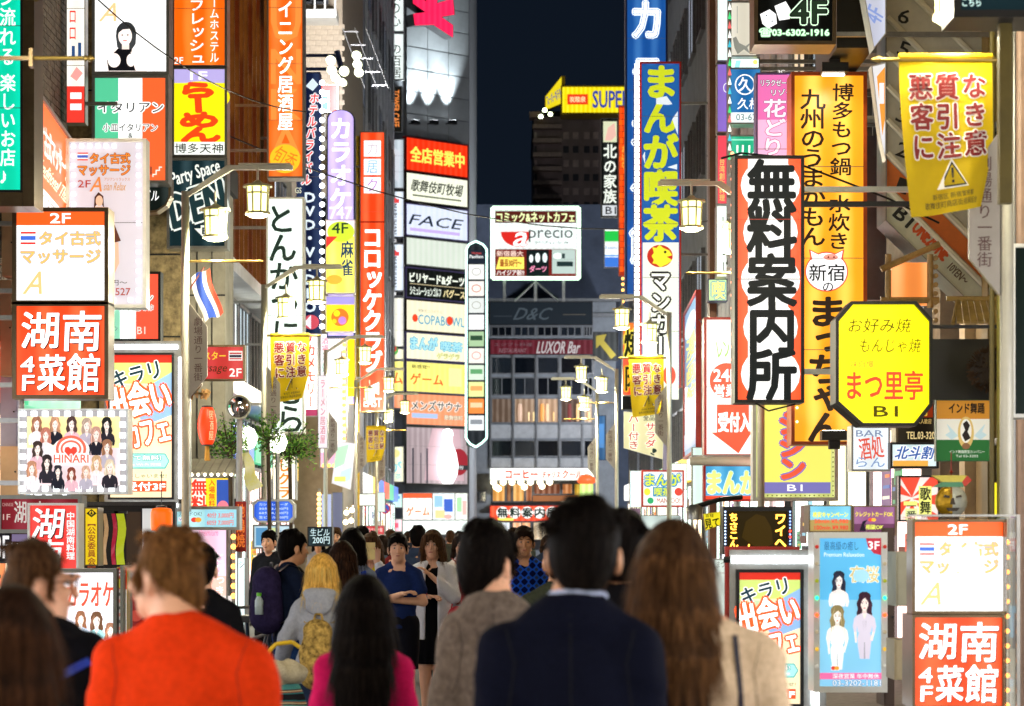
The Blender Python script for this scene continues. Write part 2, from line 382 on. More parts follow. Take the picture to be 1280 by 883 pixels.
# ---- left side of the street
XL, XR, XB = -4.45, 4.25, -5.05
def rng(a, b, s): return [a + s * i for i in range(int((b - a) / s) + 1)]
b = building('brick_building', 'dark brick-clad building nearest the camera behind the green sign', XB - 7, XB, 14, 27.5, 21, MORTAR)
mb = MB()                                    # brick courses on the strip of wall that shows between the signs
bw, bh = .21, .065
for j in range(int((8.6 - 4.0) / (bh + .012))):
    z = 4.0 + j * (bh + .012)
    for i in range(int((27.4 - 19.5) / (bw + .012))):
        y = 19.5 + i * (bw + .012) + (j % 2) * .11
        mb.box(XB - .01, y, z, XB + .012 + .006 * random.random(), y + bw, z + bh)
o = mb.build('brick_courses', BRICKM, b, (-b.location.x, -b.location.y, 0)); o['kind'] = 'stuff'
windows_side(b, XB, 1, [21.5, 24.5], [2.0, 5.2], 1.3, 1.1, [GLASSD, emis('#f4e6d2', .8)])
b = building('stone_building', 'narrow building clad in mottled brown stone beside the Thai massage board', XL - 7, XL + .01, 32.4, 33.4, 24, STONE)
for z in (3.2, 4.3, 5.4, 6.5, 7.6): MB().box(XL - 1.6, 32.385, z, XL + .005, 32.4, z + .02).build('wall_joint', DARKW, b, (-b.location.x, -b.location.y, 0))
for x in (-.55, -1.1): MB().box(XL + x, 32.384, .2, XL + x + .015, 32.4, 10).build('wall_joint', DARKW, b, (-b.location.x, -b.location.y, 0))
b = building('orange_lit_building', 'building with slatted glass front glowing orange behind the dining bar sign', XL - 7, XL - .25, 33.6, 46.6, 24, DARKW)
pm, po = emis('#f8a044', 1.5, .4), emis('#e8641c', 1.25, .35)
me1 = MB().box(0, 0, 0, .04, .62, 1.25).data('glass_panel', pm); me2 = MB().box(0, 0, 0, .04, .62, 1.25).data('glass_panel', po)
for j in range(6):
    for i in range(19):
        if random.random() < .95:
            o = bpy.data.objects.new('glass_panel', me1 if (i + j) % 3 else me2); link(o, b, (XL - .24 - b.location.x, 33.7 + i * .67 - b.location.y, 5.9 + j * 1.3))
for i in range(20):
    MB().box(XL - .22, 33.66 + i * .67 - .03, 5.8, XL - .1, 33.66 + i * .67, 13.6).build('mullion', BRONZE, b, (-b.location.x, -b.location.y, 0))
mb = MB()
for k in range(46): mb.box(XL - .2, 33.7, 5.9 + k * .165, XL - .185, 46.4, 5.915 + k * .165)
mb.build('louvre', BRONZE, b, (-b.location.x, -b.location.y, 0))
windows_side(b, XL - .25, 1, rng(34.6, 45.6, 1.8), [2.2, 4.1], 1.6, 1.5, [emis('#b9cfdf', .55), GLASSD, emis('#dfeaf0', .8)], 3)
MB().box(XL - .25, 33.6, 3.75, XL + .35, 46.4, 4.0).build('ledge', PANELM, b, (-b.location.x, -b.location.y, 0))
MB().box(XL - .25, 33.6, 5.65, XL + .25, 46.4, 5.85).build('ledge', PANELM, b, (-b.location.x, -b.location.y, 0))
b = building('stair_block', 'grey stair block with vertical panel joints behind the red, white and blue flag', XL + .02, XL + .6, 32.45, 33.4, 6.3, CONC)
for i in (1, 2): MB().box(XL + .02 + i * .2, 32.435, .1, XL + .03 + i * .2, 32.45, 6.2).build('panel_joint', DARKW, b, (-b.location.x, -b.location.y, 0))
MB().box(XL + .02, 32.436, 4.86, XL + .6, 32.449, 4.88).build('panel_joint', DARKW, b, (-b.location.x, -b.location.y, 0))
# lit shop windows along both pavements
def shopfronts(x, facing, y0, y1, lb, seed):
    rs = random.Random(seed); n = int((y1 - y0) / 3.1); st = (y1 - y0) / n
    r = thing('shopfront_row', lb, 'shopfront', (x, (y0 + y1) / 2, .12)); r.rotation_euler = (0, 0, 0)
    cols = ['#fff2dc', '#f2f6ff', '#ffe6bc', '#e6fff2', '#ffd8d0', '#fff8c8']
    for i in range(n):
        a = y0 + i * st - (y0 + y1) / 2 + .12; e = a + st - .24; q = facing * .03
        f = MB(); f.box(-.05, a, 0, .05, a + .06, 2.75).box(-.05, e - .06, 0, .05, e, 2.75).box(-.05, a + .061, 2.69, .05, e - .061, 2.75).box(-.05, a + .061, 0, .05, e - .061, .35).box(-.045, (a + e) / 2 - .025, .351, .045, (a + e) / 2 + .025, 2.689)
        w_ = f.build('window', FRAMEM, r); w_.location = (facing * .06, 0, 0)
        MB().box(-.012, a + .05, .3, .012, e - .05, 2.7).build('pane', emis(rs.choice(cols), SHOPK, .45), w_)
        if y0 > 14:
            for q_ in range(rs.randint(7, 11)):
                ya_p, zp_ = rs.uniform(a + .1, e - .75), rs.uniform(.4, 2.2); wq, hq = rs.uniform(.25, .65), rs.uniform(.2, .55); cq = rs.choice(PCOL)
                p_ = MB().box(-.006, ya_p, zp_, .006, ya_p + wq, zp_ + hq).build('poster', emis(cq, rs.choice((.5, .8, 1.0)), .3), w_); p_.location = (facing * (.03 + .007 * q_), 0, 0)
                for b_ in range(3): m_ = MB().box(-.004, ya_p + .04, zp_ + hq * (.2 + .26 * b_), .004, ya_p + wq * rs.uniform(.5, .92), zp_ + hq * (.28 + .26 * b_)).build('print_bar', emis(rs.choice(PCOL), .7), w_); m_.location = (facing * (.0375 + .007 * q_), 0, 0)
        sgn = MB().box(-.1, a, 2.82, .1, e, 3.35).build('fascia_board', emis(rs.choice(['#f4f4ee', '#e84420', '#ffd040', '#2c5cc0', '#f8e8d0', '#38a878']), 1.3, .2), r); sgn.location = (facing * .12, 0, 0)
SHOPK = 3.0
PCOL = ['#e8482c', '#f4c830', '#2c60b8', '#f4f0e4', '#e878a0', '#40a070', '#202028', '#f08030', '#7a3c90', '#6a3020', '#88c8e0', '#3a3430']
shopfronts(XB, 1, 14.5, 27.2, 'lit shop windows at the foot of the dark brick-clad building', 1)
shopfronts(XL - .25, 1, 34, 46.2, 'lit shop windows at the foot of the orange slatted building', 2)
shopfronts(XL - .8, 1, 47, 57, 'lit shop windows at the foot of the set-back building', 3)
shopfronts(XL, 1, 67, 90, 'lit shop windows at the foot of the blue-grey tower', 4)
shopfronts(XR, -1, 24.3, 35.8, 'lit shop windows below the many small boards on the east side', 5)
shopfronts(XR, -1, 36.6, 52, 'lit shop windows at the foot of the metal-clad building', 6)
shopfronts(XR, -1, 52.7, 87, 'lit shop windows at the foot of the manga cafe building', 7)
b = building('set_back_building', 'set-back building with dark windows beside the dark blue vertical sign', XL - 7, XL - .8, 46.8, 57.6, 26, CONC)
windows_side(b, XL - .8, 1, rng(48, 56.5, 2.2), rng(2.4, 16, 2.9), 1.6, 1.5, LITW, 2)
b = building('tiled_building', 'pale tiled building with white balcony rails above the floodlights', XL - 6, XL + .38, 58, 66, 28, mat('pale_wall_tile', '#a3947e', .5, 0, .1, 5))
ti = MB().box(0, -.012, 0, .26, 0, .115).data('tile', mat('tile_face', '#b3a38c', .45, 0, .12, 6)); k = 0
for j in range(18):
    for i in range(5):
        o = bpy.data.objects.new('tile', ti); link(o, b, (-.35 - .28 * i + (.14 if j % 2 else 0) + 3.19, -4, 11.6 + j * .13))
for z in (11.0, 14.1, 17.2):
    o = MB().box(XL - 2.2, 57.1, z - .2, XL + .3, 58, z).build('balcony', WHITEM, b, (-b.location.x, -b.location.y, 0))
    rl = MB()
    for i in range(11): rl.box(-2.15 + i * .24, -.03, 0, -2.11 + i * .24, .01, .95)
    rl.box(-2.2, -.04, .95, .3, .02, 1.02).box(-2.2, -.04, .4, .3, .015, .44)
    rl.build('railing', WHITEM, o, (XL, 57.15, z))
windows_front(b, 58, [XL - 1.2, XL + .0 - .35], [11.9 + 2.5, 8.2], .8, 1.6, [GLASSD, emis('#c8d4e8', .6)])
b = building('blue_grey_tower', 'tall pale blue-grey building behind the lilac karaoke sign', XL - 9, XL + .02, 66.4, 91, 34, PALEW)
for i in range(12):
    MB().box(XL + .02, 66.8 + i * 2, 3.2, XL + .1, 66.95 + i * 2, 33).build('wall_fin', PANELM, b, (-b.location.x, -b.location.y, 0))
windows_side(b, XL + .02, 1, rng(68, 89, 3), rng(4, 30, 3.4), 1.3, 1.6, [emis('#9fb0d0', .35), GLASSD, GLASSD], 2)

# ---- right side of the street
b = building('pilaster_building', 'warm-lit building with narrow pilasters at the near end of the street', XR + .12, XR + 8, 13.6, 23.6, 20, mat('warm_render', '#a0855e', .7, 0, .12, 3))
for i in range(9): MB().box(XR + .02, 14 + i * 1.1, .12, XR + .12, 14.28 + i * 1.1, 19).build('pilaster', mat('pilaster_' + str(i % 3), ('#b09468', '#8a7038', '#c4ab84')[i % 3], .5, 0, .1, 4), b, (-b.location.x, -b.location.y, 0))
windows_side(b, XR + .12, -1, [18.8, 21.2], [1.0, 3.8, 6.6], 1.4, 1.5, [GLASSD, emis('#ffdca0', .7)])
b = building('dim_sign_building', 'building covered in small boards between the orange hotpot sign and the stair sign', XR, XR + 8, 24, 36, 24, mat('brown_wall', '#8a7a68', .7, 0, .2, 3, .2))
windows_side(b, XR, -1, rng(25.2, 35.2, 2), rng(2.8, 12, 2.6), 1.5, 1.5, [GLASSD, emis('#bcd6e6', .6), GLASSD, emis('#f7e0b8', .7)], 2)
b = building('cladding_building', 'building with tall vertical grey metal cladding panels behind the manga cafe sign', XR, XR + 8, 36.4, 52, 26, CONC)
pm1 = MB().box(-.07, 0, 0, 0, .82, 3.4).data('cladding_panel', PANELM)
for j in range(5):
    for i in range(17):
        o = bpy.data.objects.new('cladding_panel', pm1); link(o, b, (XR - b.location.x - .001, 36.6 + i * .9 - b.location.y, 2.9 + j * 3.46))
for y in (38.2, 44.4, 49.1):
    MB().cyl((XR - .13, y, .12), (XR - .13, y, 22), .06).build('drainpipe', PANELM, b, (-b.location.x, -b.location.y, 0))
b = building('cafe_building', 'concrete building with karaoke and manga cafe signs on its front', XR, XR + 8, 52.4, 88, 27, NIGHTW)
windows_side(b, XR, -1, rng(54, 86, 2.6), rng(3.2, 24, 3.2), 1.6, 1.6, [GLASSD, emis('#b8c4d6', .4), GLASSD], 2)

# ---- end of the street: the games tower with its stack of signs
YT = 95.
tw = thing('games_tower', 'tall grey tower at the end of the street carrying a stack of lit signs', 'building', (PX(530, 97), 97, 0))
plan = [(PX(478, YT), YT + .3), (PX(506, YT), YT + .3), (PX(586.5, 97.3), 97.35), (PX(586.5, 97.3), 118), (PX(478, YT), 118)]
n = len(plan); vs = [(x - tw.location.x, y - 97, z) for z in (0, 33) for x, y in plan]
MB().add(vs, [tuple(range(n))[::-1], tuple(range(n, 2 * n))] + [(i, (i + 1) % n, n + (i + 1) % n, n + i) for i in range(n)]).build('wall', mat('tower_wall', '#85898e', .7, 0, .1, 2), tw)
xa, xb = PX(507, YT), PX(585, 97.15); ya_ = math.atan2(97.15 - YT, xb - xa); Wt = math.hypot(97.15 - YT, xb - xa)
zp = PZ(168, YT); pw = Wt / 3
pd = MB().box(.015, -.05, .015, pw - .015, .0, .85).data('cladding_panel', mat('tower_panel', '#a9aeb1', .5, 0, .06, 2))
for j in range(19):
    for i in range(3):
        o = bpy.data.objects.new('cladding_panel', pd); link(o, tw, (xa + i * pw * math.cos(ya_) - tw.location.x, YT + i * pw * math.sin(ya_) - 97 + .2, zp + j * .88)); o.rotation_euler = (0, 0, ya_)
for i, px in enumerate((520, 543, 566)):       # three uplights washing the panels
    Yl = YT + (px - 507) / 78 * 2.15
    fx = thing('wall_uplight', 'floodlight washing up the tower wall, the %s' % ('one nearest the vertical cafe sign', 'middle one', 'one nearest the night sky')[i], 'floodlight', (PX(px, Yl) , Yl - .42, PZ(158, Yl)), ya_, 'uplights on the tower')
    MB().box(-.16, -.1, 0, .16, .1, .16).build('housing', DARKM, fx); MB().box(-.13, -.07, .161, .13, .07, .17).build('lens', emis('#f4fbff', 8), fx)
    MB().box(-.02, .08, .05, .02, .45, .09).build('bracket', DARKM, fx)
    l = bpy.data.lights.new('uplight_beam', 'SPOT'); l.energy = 1600; l.color = (.86, .96, 1); l.spot_size = R(52); l.spot_blend = .9; l.shadow_soft_size = .06
    lo = bpy.data.objects.new('uplight_beam', l); link(lo, fx, (0, 0, .22)); lo.rotation_euler = (R(180 - 7), 0, 0)

# ---- dark office block across the end of the street
YD = 120.
db = thing('office_block', 'dark office block closing the street with a lit restaurant floor and coffee shop', 'building', (PX(672, YD), YD + 6, 0))
def dloc(o): o.location = (-db.location.x, -db.location.y, 0)
o = MB().box(PX(586, YD), YD, 0, PX(770, YD), YD + 12, PZ(378, YD)).build('wall', NIGHTW, db); dloc(o)
o = MB().box(PX(540, YD + 8), YD + 12.002, 0, PX(790, YD + 8), YD + 24, PZ(262, YD + 14)).build('upper_wall', mat('night_blue_wall', '#66728a', .8, 0, .12, 1), db); dloc(o)
o = MB().box(PX(586, YD) - .1, YD - .35, PZ(378, YD), PX(770, YD) + .2, YD + 12, PZ(374, YD)).build('roof_slab', FRAMEM, db); dloc(o)
o = MB().box(PX(586, YD) , YD - .22, PZ(397, YD), PX(770, YD), YD , PZ(392, YD)).build('ledge', FRAMEM, db); dloc(o)
MX = [613, 641.5, 670.5, 699.5, 728.5, 742]
pal = [GLASSD, mat('dim_glass', '#141c26', .15)]
def dwin(x0, x1, y0, y1, m, sub=1, name='window'):
    f = MB(); X0, X1, Z0, Z1 = PX(x0, YD), PX(x1, YD), PZ(y1, YD), PZ(y0, YD)
    f.box(X0, YD - .08, Z0, X1, YD - .01, Z0 + .06).box(X0, YD - .08, Z1 - .06, X1, YD - .01, Z1)
    for k in range(sub + 1):
        xx = X0 + k * (X1 - X0 - .05) / sub; f.box(xx, YD - .078, Z0 + .061, xx + .05, YD - .011, Z1 - .061)
    w_ = f.build(name, FRAMEM, db); dloc(w_)
    MB().box(X0 + .02, YD - .045, Z0 + .03, X1 - .02, YD - .03, Z1 - .03).build('pane', m, w_)
WARM = [emis('#6a5444', .4, .5), emis('#94755a', .55, .5), emis('#b08a68', .55, .5), emis('#5c4438', .4, .5), emis('#c8a888', .6, .4)]
for i, (a, c) in enumerate(zip(MX[:-1], MX[1:])):
    for (y0, y1) in ((408, 421),): dwin(a + 1, c - 1, y0, y1, pal[i % 2], 3)
    dwin(a + 1, c - 1, 446, 468, pal[(i + 1) % 2]); dwin(a + 1, c - 1, 471.5, 495, pal[i % 2], 2)
    dwin(a + 1, c - 1, 497.5, 529.5, WARM[i % 5], 1)
    dwin(a + 1, c - 1, 550, 571.5, pal[i % 2], 1)
    for y0, y1 in ((531.5, 548), (573, 584)):
        o = MB().box(PX(a + 1, YD), YD - .06, PZ(y1, YD), PX(c - 1, YD), YD - .001, PZ(y0, YD)).build('spandrel_panel', mat('spandrel', '#a5a8ad', .6, 0, .1, 3), db); dloc(o)
for a in MX:
    o = MB().box(PX(a - .9, YD), YD - .16, PZ(585, YD), PX(a + .9, YD), YD - .081, PZ(440, YD)).build('mullion', FRAMEM, db); dloc(o)
# people-sized curtains and lamps behind the restaurant glass
for px, c_, wd in ((650, '#caa890', 3.5), (678, '#f0a050', 3.2), (684, '#f2c49a', 2.5), (712, '#7a3c3c', 3), (722, '#f3c890', 2.4), (736, '#ffd9a0', 2), (661, '#ffe0a8', 1.2), (692, '#ffd08a', 1.0), (667, '#ffdf9a', 1.0)):
    o = MB().lathe([(.001, 0), (wd * .028, .02), (wd * .034, .45), (wd * .026, .85 if wd > 2 else .1), (.001, .87 if wd > 2 else .12)], n=8).build('window_display', emis(c_, .9), db, (PX(px, YD) - db.location.x, YD - .2 - db.location.y, PZ(527, YD)))
# coffee shop, first floor
o = MB().box(PX(614, YD), YD - .9, PZ(632, YD), PX(745, YD), YD - .09, PZ(629, YD)).build('balcony_ledge', DARKM, db); dloc(o)
for i, (a, c_, y0, y1, colr) in enumerate(((615, 632, 604, 628, '#c98a3c'), (632.5, 640, 604, 628, '#6a3a18'), (640.5, 656, 604, 628, '#d09448'), (656.5, 666, 604, 628, '#8a4a24'), (666.5, 701, 604, 619, '#6b3c26'), (702, 716, 604, 619, '#b06a34'), (717, 727, 604, 628, '#b58a18'))):
    dwin(a, c_, y0, y1, emis(colr, .8, .5), 1)
o = MB().box(PX(666, YD), YD - .7, PZ(627, YD), PX(722, YD), YD - .2, PZ(620, YD)).build('counter', emis('#a8683a', .5), db); dloc(o)
bp = MB().lathe([(.001, -.16), (.12, -.1), (.16, 0), (.12, .1), (.001, .16)], n=10).data('pendant_lamp', emis('#fff0c8', 4))
for px in (617, 629, 640, 651, 663, 675, 687): o = bpy.data.objects.new('pendant_lamp', bp); link(o, db, (PX(px, YD - 1) - db.location.x, YD - 1 - db.location.y, PZ(603, YD - 1)))
for px, py in ((620, 609), (623, 611), (655.5, 609), (677.5, 608)): o = bpy.data.objects.new('pendant_lamp', bp); link(o, db, (PX(px, YD - .5) - db.location.x, YD - .5 - db.location.y, PZ(py, YD - .5)))
# ground floor shop window strip
for i in range(6): dwin(588 + i * 26, 612 + i * 26, 652, 676, emis(('#f3d9b0', '#e6edf2', '#f2b080')[i % 3], .8, .4), 2)
o = MB().box(PX(587, YD), YD - .12, PZ(612, YD), PX(611, YD), YD - .002, PZ(592, YD)).build('wall_panel', mat('side_panel', '#6c7176', .6), db); dloc(o)
dwin(591, 608, 613, 628, pal[0], 2)
# ---- dark hotel tower behind
ht = building('hotel_tower', 'unlit dark hotel tower under the yellow rooftop sign', PX(667, 158), PX(800, 158), 158, 176, PZ(146, 158), mat('tower_night', '#94807c', .85, 0, .15, 1))
for j in range(9):
    MB().box(PX(666, 158), 157.2, PZ(163 + j * 17.5, 158), PX(702, 158), 158.002, PZ(158 + j * 17.5, 158)).build('balcony', mat('tower_balcony', '#b09890', .8), ht, (-ht.location.x, -ht.location.y, 0))
    for px in (668, 704, 716, 730, 741):
        MB().box(PX(px, 158), 157.93, PZ(174 + j * 17.5, 158), PX(px + (3 if px < 700 else 7), 158), 157.99, PZ(165.5 + j * 17.5, 158)).build('window', mat('tower_win%d' % (j % 2), ('#c0a8a0', '#3a383e')[j % 2], .3), ht, (-ht.location.x, -ht.location.y, 0))
MB().box(PX(662, 157), 157.2, PZ(146, 157), PX(676, 157), 158.5, PZ(139, 157)).build('roof_edge', mat('tower_balcony', '#3a2c2c'), ht, (-ht.location.x, -ht.location.y, 0))
# ---- the street goes on behind the camera
for nm, lb, xa, xb, s in (('shop_building', 'shop building on the west side beside the camera', XL - 7, XL, 1), ('shop_building', 'shop building on the east side beside the camera', XR, XR + 7, -1)):
    b = building(nm, lb, xa, xb, -30, 13.2, 16, TILE)
    xx = xb if s > 0 else xa
    windows_side(b, xx, s, rng(-28, 11, 3), [.5], 2.6, 2.4, [emis('#fff3e0', 4.5), emis('#f4f6ff', 4.5)], 3)  # bright panes added out of view to light the backs of the near people
    windows_side(b, xx, s, rng(-28, 11, 3), [4.2, 7.4], 1.8, 1.5, [emis('#ffe6c0', 1.2), GLASSD], 2)

# ================================================================== STREET LAMPS
LANT = emis('#fdf8a0', 2.6); LRIB = mat('lantern_frame', '#b8b48c', .35, .3)
def lantern_data():
    g = MB(); g.lathe([(.001, -.3), (.085, -.3), (.1, -.08), (.1, -.07), (.001, -.07)], n=8)
    c = MB(); c.lathe([(.001, .0), (.02, -.005), (.05, -.03), (.135, -.05), (.14, -.07), (.001, -.07)], n=16)
    r = MB()
    for i in range(8):
        a = R(22.5 + 45 * i); ca, sa = math.cos(a), math.sin(a)
        r.cyl((.106 * ca, .106 * sa, -.065), (.095 * ca, .095 * sa, -.31), .009, n=5)
    r.lathe([(.09, -.305), (.115, -.3), (.118, -.325), (.07, -.35), (.001, -.355)], n=16)
    r.lathe([(.101, -.12), (.109, -.12), (.109, -.135), (.101, -.135)], n=16)
    return g.data('glass', LANT), c.data('cap', LRIB), r.data('rib_cage', LRIB)
LG, LC, LR = lantern_data()
def street_lamp(x, y, side, label, plate=True):
    """side=+1: arm reaches towards +x"""
    r = thing('street_lamp', label, 'street lamp', (x, y, .12), 0, 'street lamps along the kerbs')
    z = 4.72
    MB().cyl((0, 0, 0), (0, 0, z), .036, n=12).cyl((0, 0, 0), (0, 0, .9), .055, n=12, r2=.05).build('pole', POLEM, r, smooth=True)
    a = MB(); s = side
    a.prism([(-.03 * s, z - .05), (.03 * s, z - .05), (.44 * s, z + .2), (.42 * s, z + .24), (.38 * s, z + .235)], -.03, .03).box(min(.38 * s, 1.0 * s), -.032, z + .2, max(.38 * s, 1.0 * s), .032, z + .24)
    a.box(min(.5 * s, .98 * s), -.07, z + .2405, max(.5 * s, .98 * s), .07, z + .254); a.build('arm', POLEM, r)
    MB().cyl((0, 0, 3.55 + .52), (.68 * s, 0, 3.55 + .52), .012, n=8).cyl((.68 * s, 0, 4.07), (.73 * s, 0, 4.07), .022, n=8, r2=.006).build('banner_rod', BRASS, r)
    for dx, dz, dy in ((.28, z - .02, .0), (.68, z + .19, -.06)):
        l = MB().cyl((0, 0, 0), (0, 0, .12), .012).build('lantern', POLEM, r, (dx * s, dy, dz - .1))
        for nm, d in (('glass', LG), ('cap', LC), ('rib_cage', LR)): link(bpy.data.objects.new(nm, d), l, (0, 0, .01))
        if y < 60:
            pl = bpy.data.lights.new('lantern_light', 'POINT'); pl.energy = 75 if y == 13 else 60 if abs(y) < 15 else 125; pl.color = (1, .92, .66); pl.shadow_soft_size = .09
            link(bpy.data.objects.new('lantern_light', pl), l, (0, 0, -.44))
    if plate:
        w_, z0, z1 = .165, 2.8, 3.68
        pts = [(.04 * s, z0 + .0), (.04 * s, z1), ((.04 + w_) * s, z1 - .22), ((.04 + w_) * s, z0 + .2)]
        if s < 0: pts = pts[::-1]
        p = MB().prism(pts, -.02, .02).build('name_plate', mat('plate_grey', '#a39c92', .45, .2, .05), r)
        fc = Face(p, 0, 0, 100, 600, .1, .6, 1, False, -.021)
        t = fc.text('劇場通り一番街', 8, 0, 92, 600, '#5a3a38', v=1, b=.01)
        t.location = ((.04 + w_ / 2) * s, 0, z0 + .15)
    return r
for x, y, s, lb in ((-3.04, 22.5, 1, 'tall lamp in front of the black party space sign'), (-3.16, 30.8, 1, 'lamp in front of the white pork cutlet sign'), (-3.2, 41.5, 1, 'lamp in front of the orange karaoke column'),
                    (-3.2, 49.5, 1, 'small lamp before the games tower, nearer of the two'), (-3.25, 58, 1, 'small lamp before the games tower, farther of the two'),
                    (2.66, 13, -1, 'nearest street lamp pole with the largest yellow warning banner'), (2.42, 23.5, -1, 'lamp whose lantern hangs beside the red-edged information sign'), (2.25, 34.6, -1, 'lamp in front of the manga cafe sign, warning banner on its rod'),
                    (2.0, 46.2, -1, 'lamp before the office block with yellow-green lanterns, nearer of two'), (1.85, 52.5, -1, 'lamp before the office block with yellow-green lanterns, farther of two'),
                    (-2.95, 11.5, 1, 'added lamp just outside the view beside the green sign'), (2.7, 2, -1, 'added unseen lamp beside the camera on the east kerb'), (-2.9, 1, 1, 'added unseen lamp beside the camera on the west kerb'), (2.7, -8, -1, 'added unseen lamp behind the camera on the east kerb'), (-2.9, -9, 1, 'added unseen lamp behind the camera on the west kerb')):  # last five lamps stand out of view, added to light the near people
    street_lamp(x, y, s, lb, plate=y > 10)

for i, (x, y) in enumerate(((7.5, 104), (-9, 107), (15, 104))):  # lamps added out of view to brighten the office block
    r = thing('added_avenue_lamp', ('unseen fill lamp added round the east corner of the cross street', 'unseen fill lamp added round the west corner of the cross street', 'second unseen fill lamp added along the cross street to the east')[i], 'street lamp', (x, y, 0), 0, 'added unseen lamps along the avenue')
    MB().cyl((0, 0, 0), (0, 0, 9), .09, n=10, r2=.06).tube([(0, 0, 9), (0, .8, 9.3), (0, 1.6, 9.35)], .05).build('pole', STEEL, r); MB().box(-.15, 1.3, 9.22, .15, 2.1, 9.3).build('lamp_head', emis('#fff6e8', 12), r)
    pl = bpy.data.lights.new('avenue_fill_light', 'POINT'); pl.energy = 5200; pl.color = (.92, .95, 1); pl.shadow_soft_size = .3; link(bpy.data.objects.new('avenue_fill_light', pl), r, (0, 1.7, 9.0))
# ================================================================== SIGNS
def ops(*L):
    def fn(f):
        for o in L:
            k = o[-1] if isinstance(o[-1], dict) else {}
            a = o[1:-1] if isinstance(o[-1], dict) else o[1:]
            getattr(f, {'t': 'text', 'r': 'rect', 'e': 'ell', 'p': 'poly', 'o': 'ring', 'l': 'lady', 'g': 'flag'}[o[0]])(*a, **k)
    return fn
V = dict(v=1)
def v(**k): return dict(v=1, **k)
WH = '#ffffff'
# ---------------------------------------------------------------- left side, near to far
s = sign('green_sign', 'tall jade green sign with white vertical lettering and a music note', -7, -70, 26, 238, 20, '#00c8a0', ops(
    ('t', 'ーン流れる', -1, -40, 20, 83, WH, v(b=.03)), ('t', '楽しいお店♪', 0, 92, 20, 232, WH, v(b=.03))), fr='dark', fw=.02, d=.3, wall=XL)
MB().box(s['w'] / 2 + .025, -.05, -.14, s['w'] / 2 + .12, .34, s['h'] + .2).build('side_trim', BRONZE, s)
MB().box(-s['w'] / 2 - .1, -.05, -.14, s['w'] / 2 + .022, .34, -.025).build('bottom_trim', BRONZE, s)
rd = thing('flag_rod', 'bare brass flag rod with turned tip sticking out beside the green sign', 'flag rod', (PX(42, 13), 13, PZ(73, 13)))
MB().cyl((0, 0, 0), (.27, 0, 0), .012).build('rod', BRASS, rd)
MB().lathe([(.001, 0), (.02, .005), (.012, .02), (.022, .035), (.012, .05), (.001, .06)], n=12).build('finial', BRASS, rd, (.27, 0, 0)).rotation_euler = (0, R(90), 0)
MB().box(-.02, -.03, -.05, .0, .03, .05).cyl((-.36, 0, -1), (-.36, 0, 1), .02).box(-.36, -.01, -.01, -.02, .01, .01).build('bracket', BRONZE, rd)
sign('massage_street_sign', 'slanting orange and white Thai massage sign turned towards the street', 42, 112, 86, 300, 22.5, '#f7f4f2', ops(
    ('r', 42, 112, 86, 222, '#f26a26'), ('t', 'タイ古式マッサージ', 45, 140, 84, 178, WH, dict(b=.03, ol=('#c8641e', .8))), ('t', 'Traditional Thai', 46, 186, 83, 208, '#ffe6c8', dict(slant=.3)),
    ('r', 76, 240, 84, 262, '#e03a20'), ('t', 'アジアン', 46, 230, 72, 250, '#8a8580'), ('l', 60, 262, 34, {})), Yr=25.4, d=.1, wall=XB, mount=False, k=1.0)
sign('red_logo_sign', 'tall narrow white sign with red blocks beside the brick wall', 84, -60, 106, 154, 27, '#f4efe4', ops(
    ('r', 84, 108, 106, 154, '#e33a2e'), ('r', 88, 116, 102, 124, WH), ('r', 88, 130, 102, 138, WH), ('t', 'ロロ', 86, 10, 96, 52, '#d8342a', v(b=.04)), ('p', [(88, 96), (96, 84), (104, 92), (96, 102)], '#e89a94'), ('r', 90, 58, 94, 74, '#2a4a78'), ('r', 98, 54, 102, 72, '#2a4a78')), d=.15, wall=XL)
def _bulb_rows(s, n, m, r, c='#f4fbff', k=7, ins=.02, square=True, skip=(), y=-.04):
    W, H = s['w'], s['h']; P = border(W, H, n, m, ins)
    bulbs(s, [(x, y, z) for i, (x, z) in enumerate(P) if i not in skip], r, c, k, 'lamp_tile' if square else 'bulb', square)
s = sign('massage_board', 'pale grey Asian relax massage board with a border of square white lamps', 87, 178, 179, 381, 25, '#cfcad6', ops(
    ('g', 97, 191, 110, 201), ('t', 'タイ古式', 113, 192, 163, 205, '#f08a2c', dict(b=.03, ol=('#8a4a1c', .7))), ('t', 'マッサージ', 98, 207, 163, 220, '#f08a2c', dict(b=.03, ol=('#8a4a1c', .7))),
    ('t', '2F', 98, 226, 114, 235, '#a83226', dict(b=.03)), ('t', 'A', 115, 222, 130, 240, '#d8823a', dict(slant=.25)), ('t', 'アジアンリラックス', 131, 223, 163, 227, '#c08050'), ('t', 'sian Relax', 131, 229, 158, 239, '#c89868', dict(slant=.2)),
    ('p', [(118, 262), (119, 247), (124, 241), (130, 246), (131, 262), (128, 256), (122, 256)], '#4a2a20'), ('e', 125, 252, 4.5, 6.5, '#e8b89c'),
    ('p', [(120, 259), (136, 260), (142, 274), (142, 302), (137, 304), (134, 286), (132, 302), (120, 302)], '#e4b89c'), ('p', [(122, 276), (142, 276), (152, 302), (138, 306), (120, 304)], '#5a3428'), ('p', [(136, 304), (149, 304), (150, 330), (144, 343), (130, 343), (134, 334), (140, 328)], '#e4b49a'),
    ('t', '￥3,000円〜', 108, 351, 160, 358, '#4a4648'), ('t', '03-5155-5527', 92, 361, 164, 370, '#a8443c', dict(b=.03))), fr='white', wall=XL, k=.7, uneven=.03)
_bulb_rows(s, 9, 17, .019, k=2, ins=.045, skip=(12, 13, 14, 30, 31))
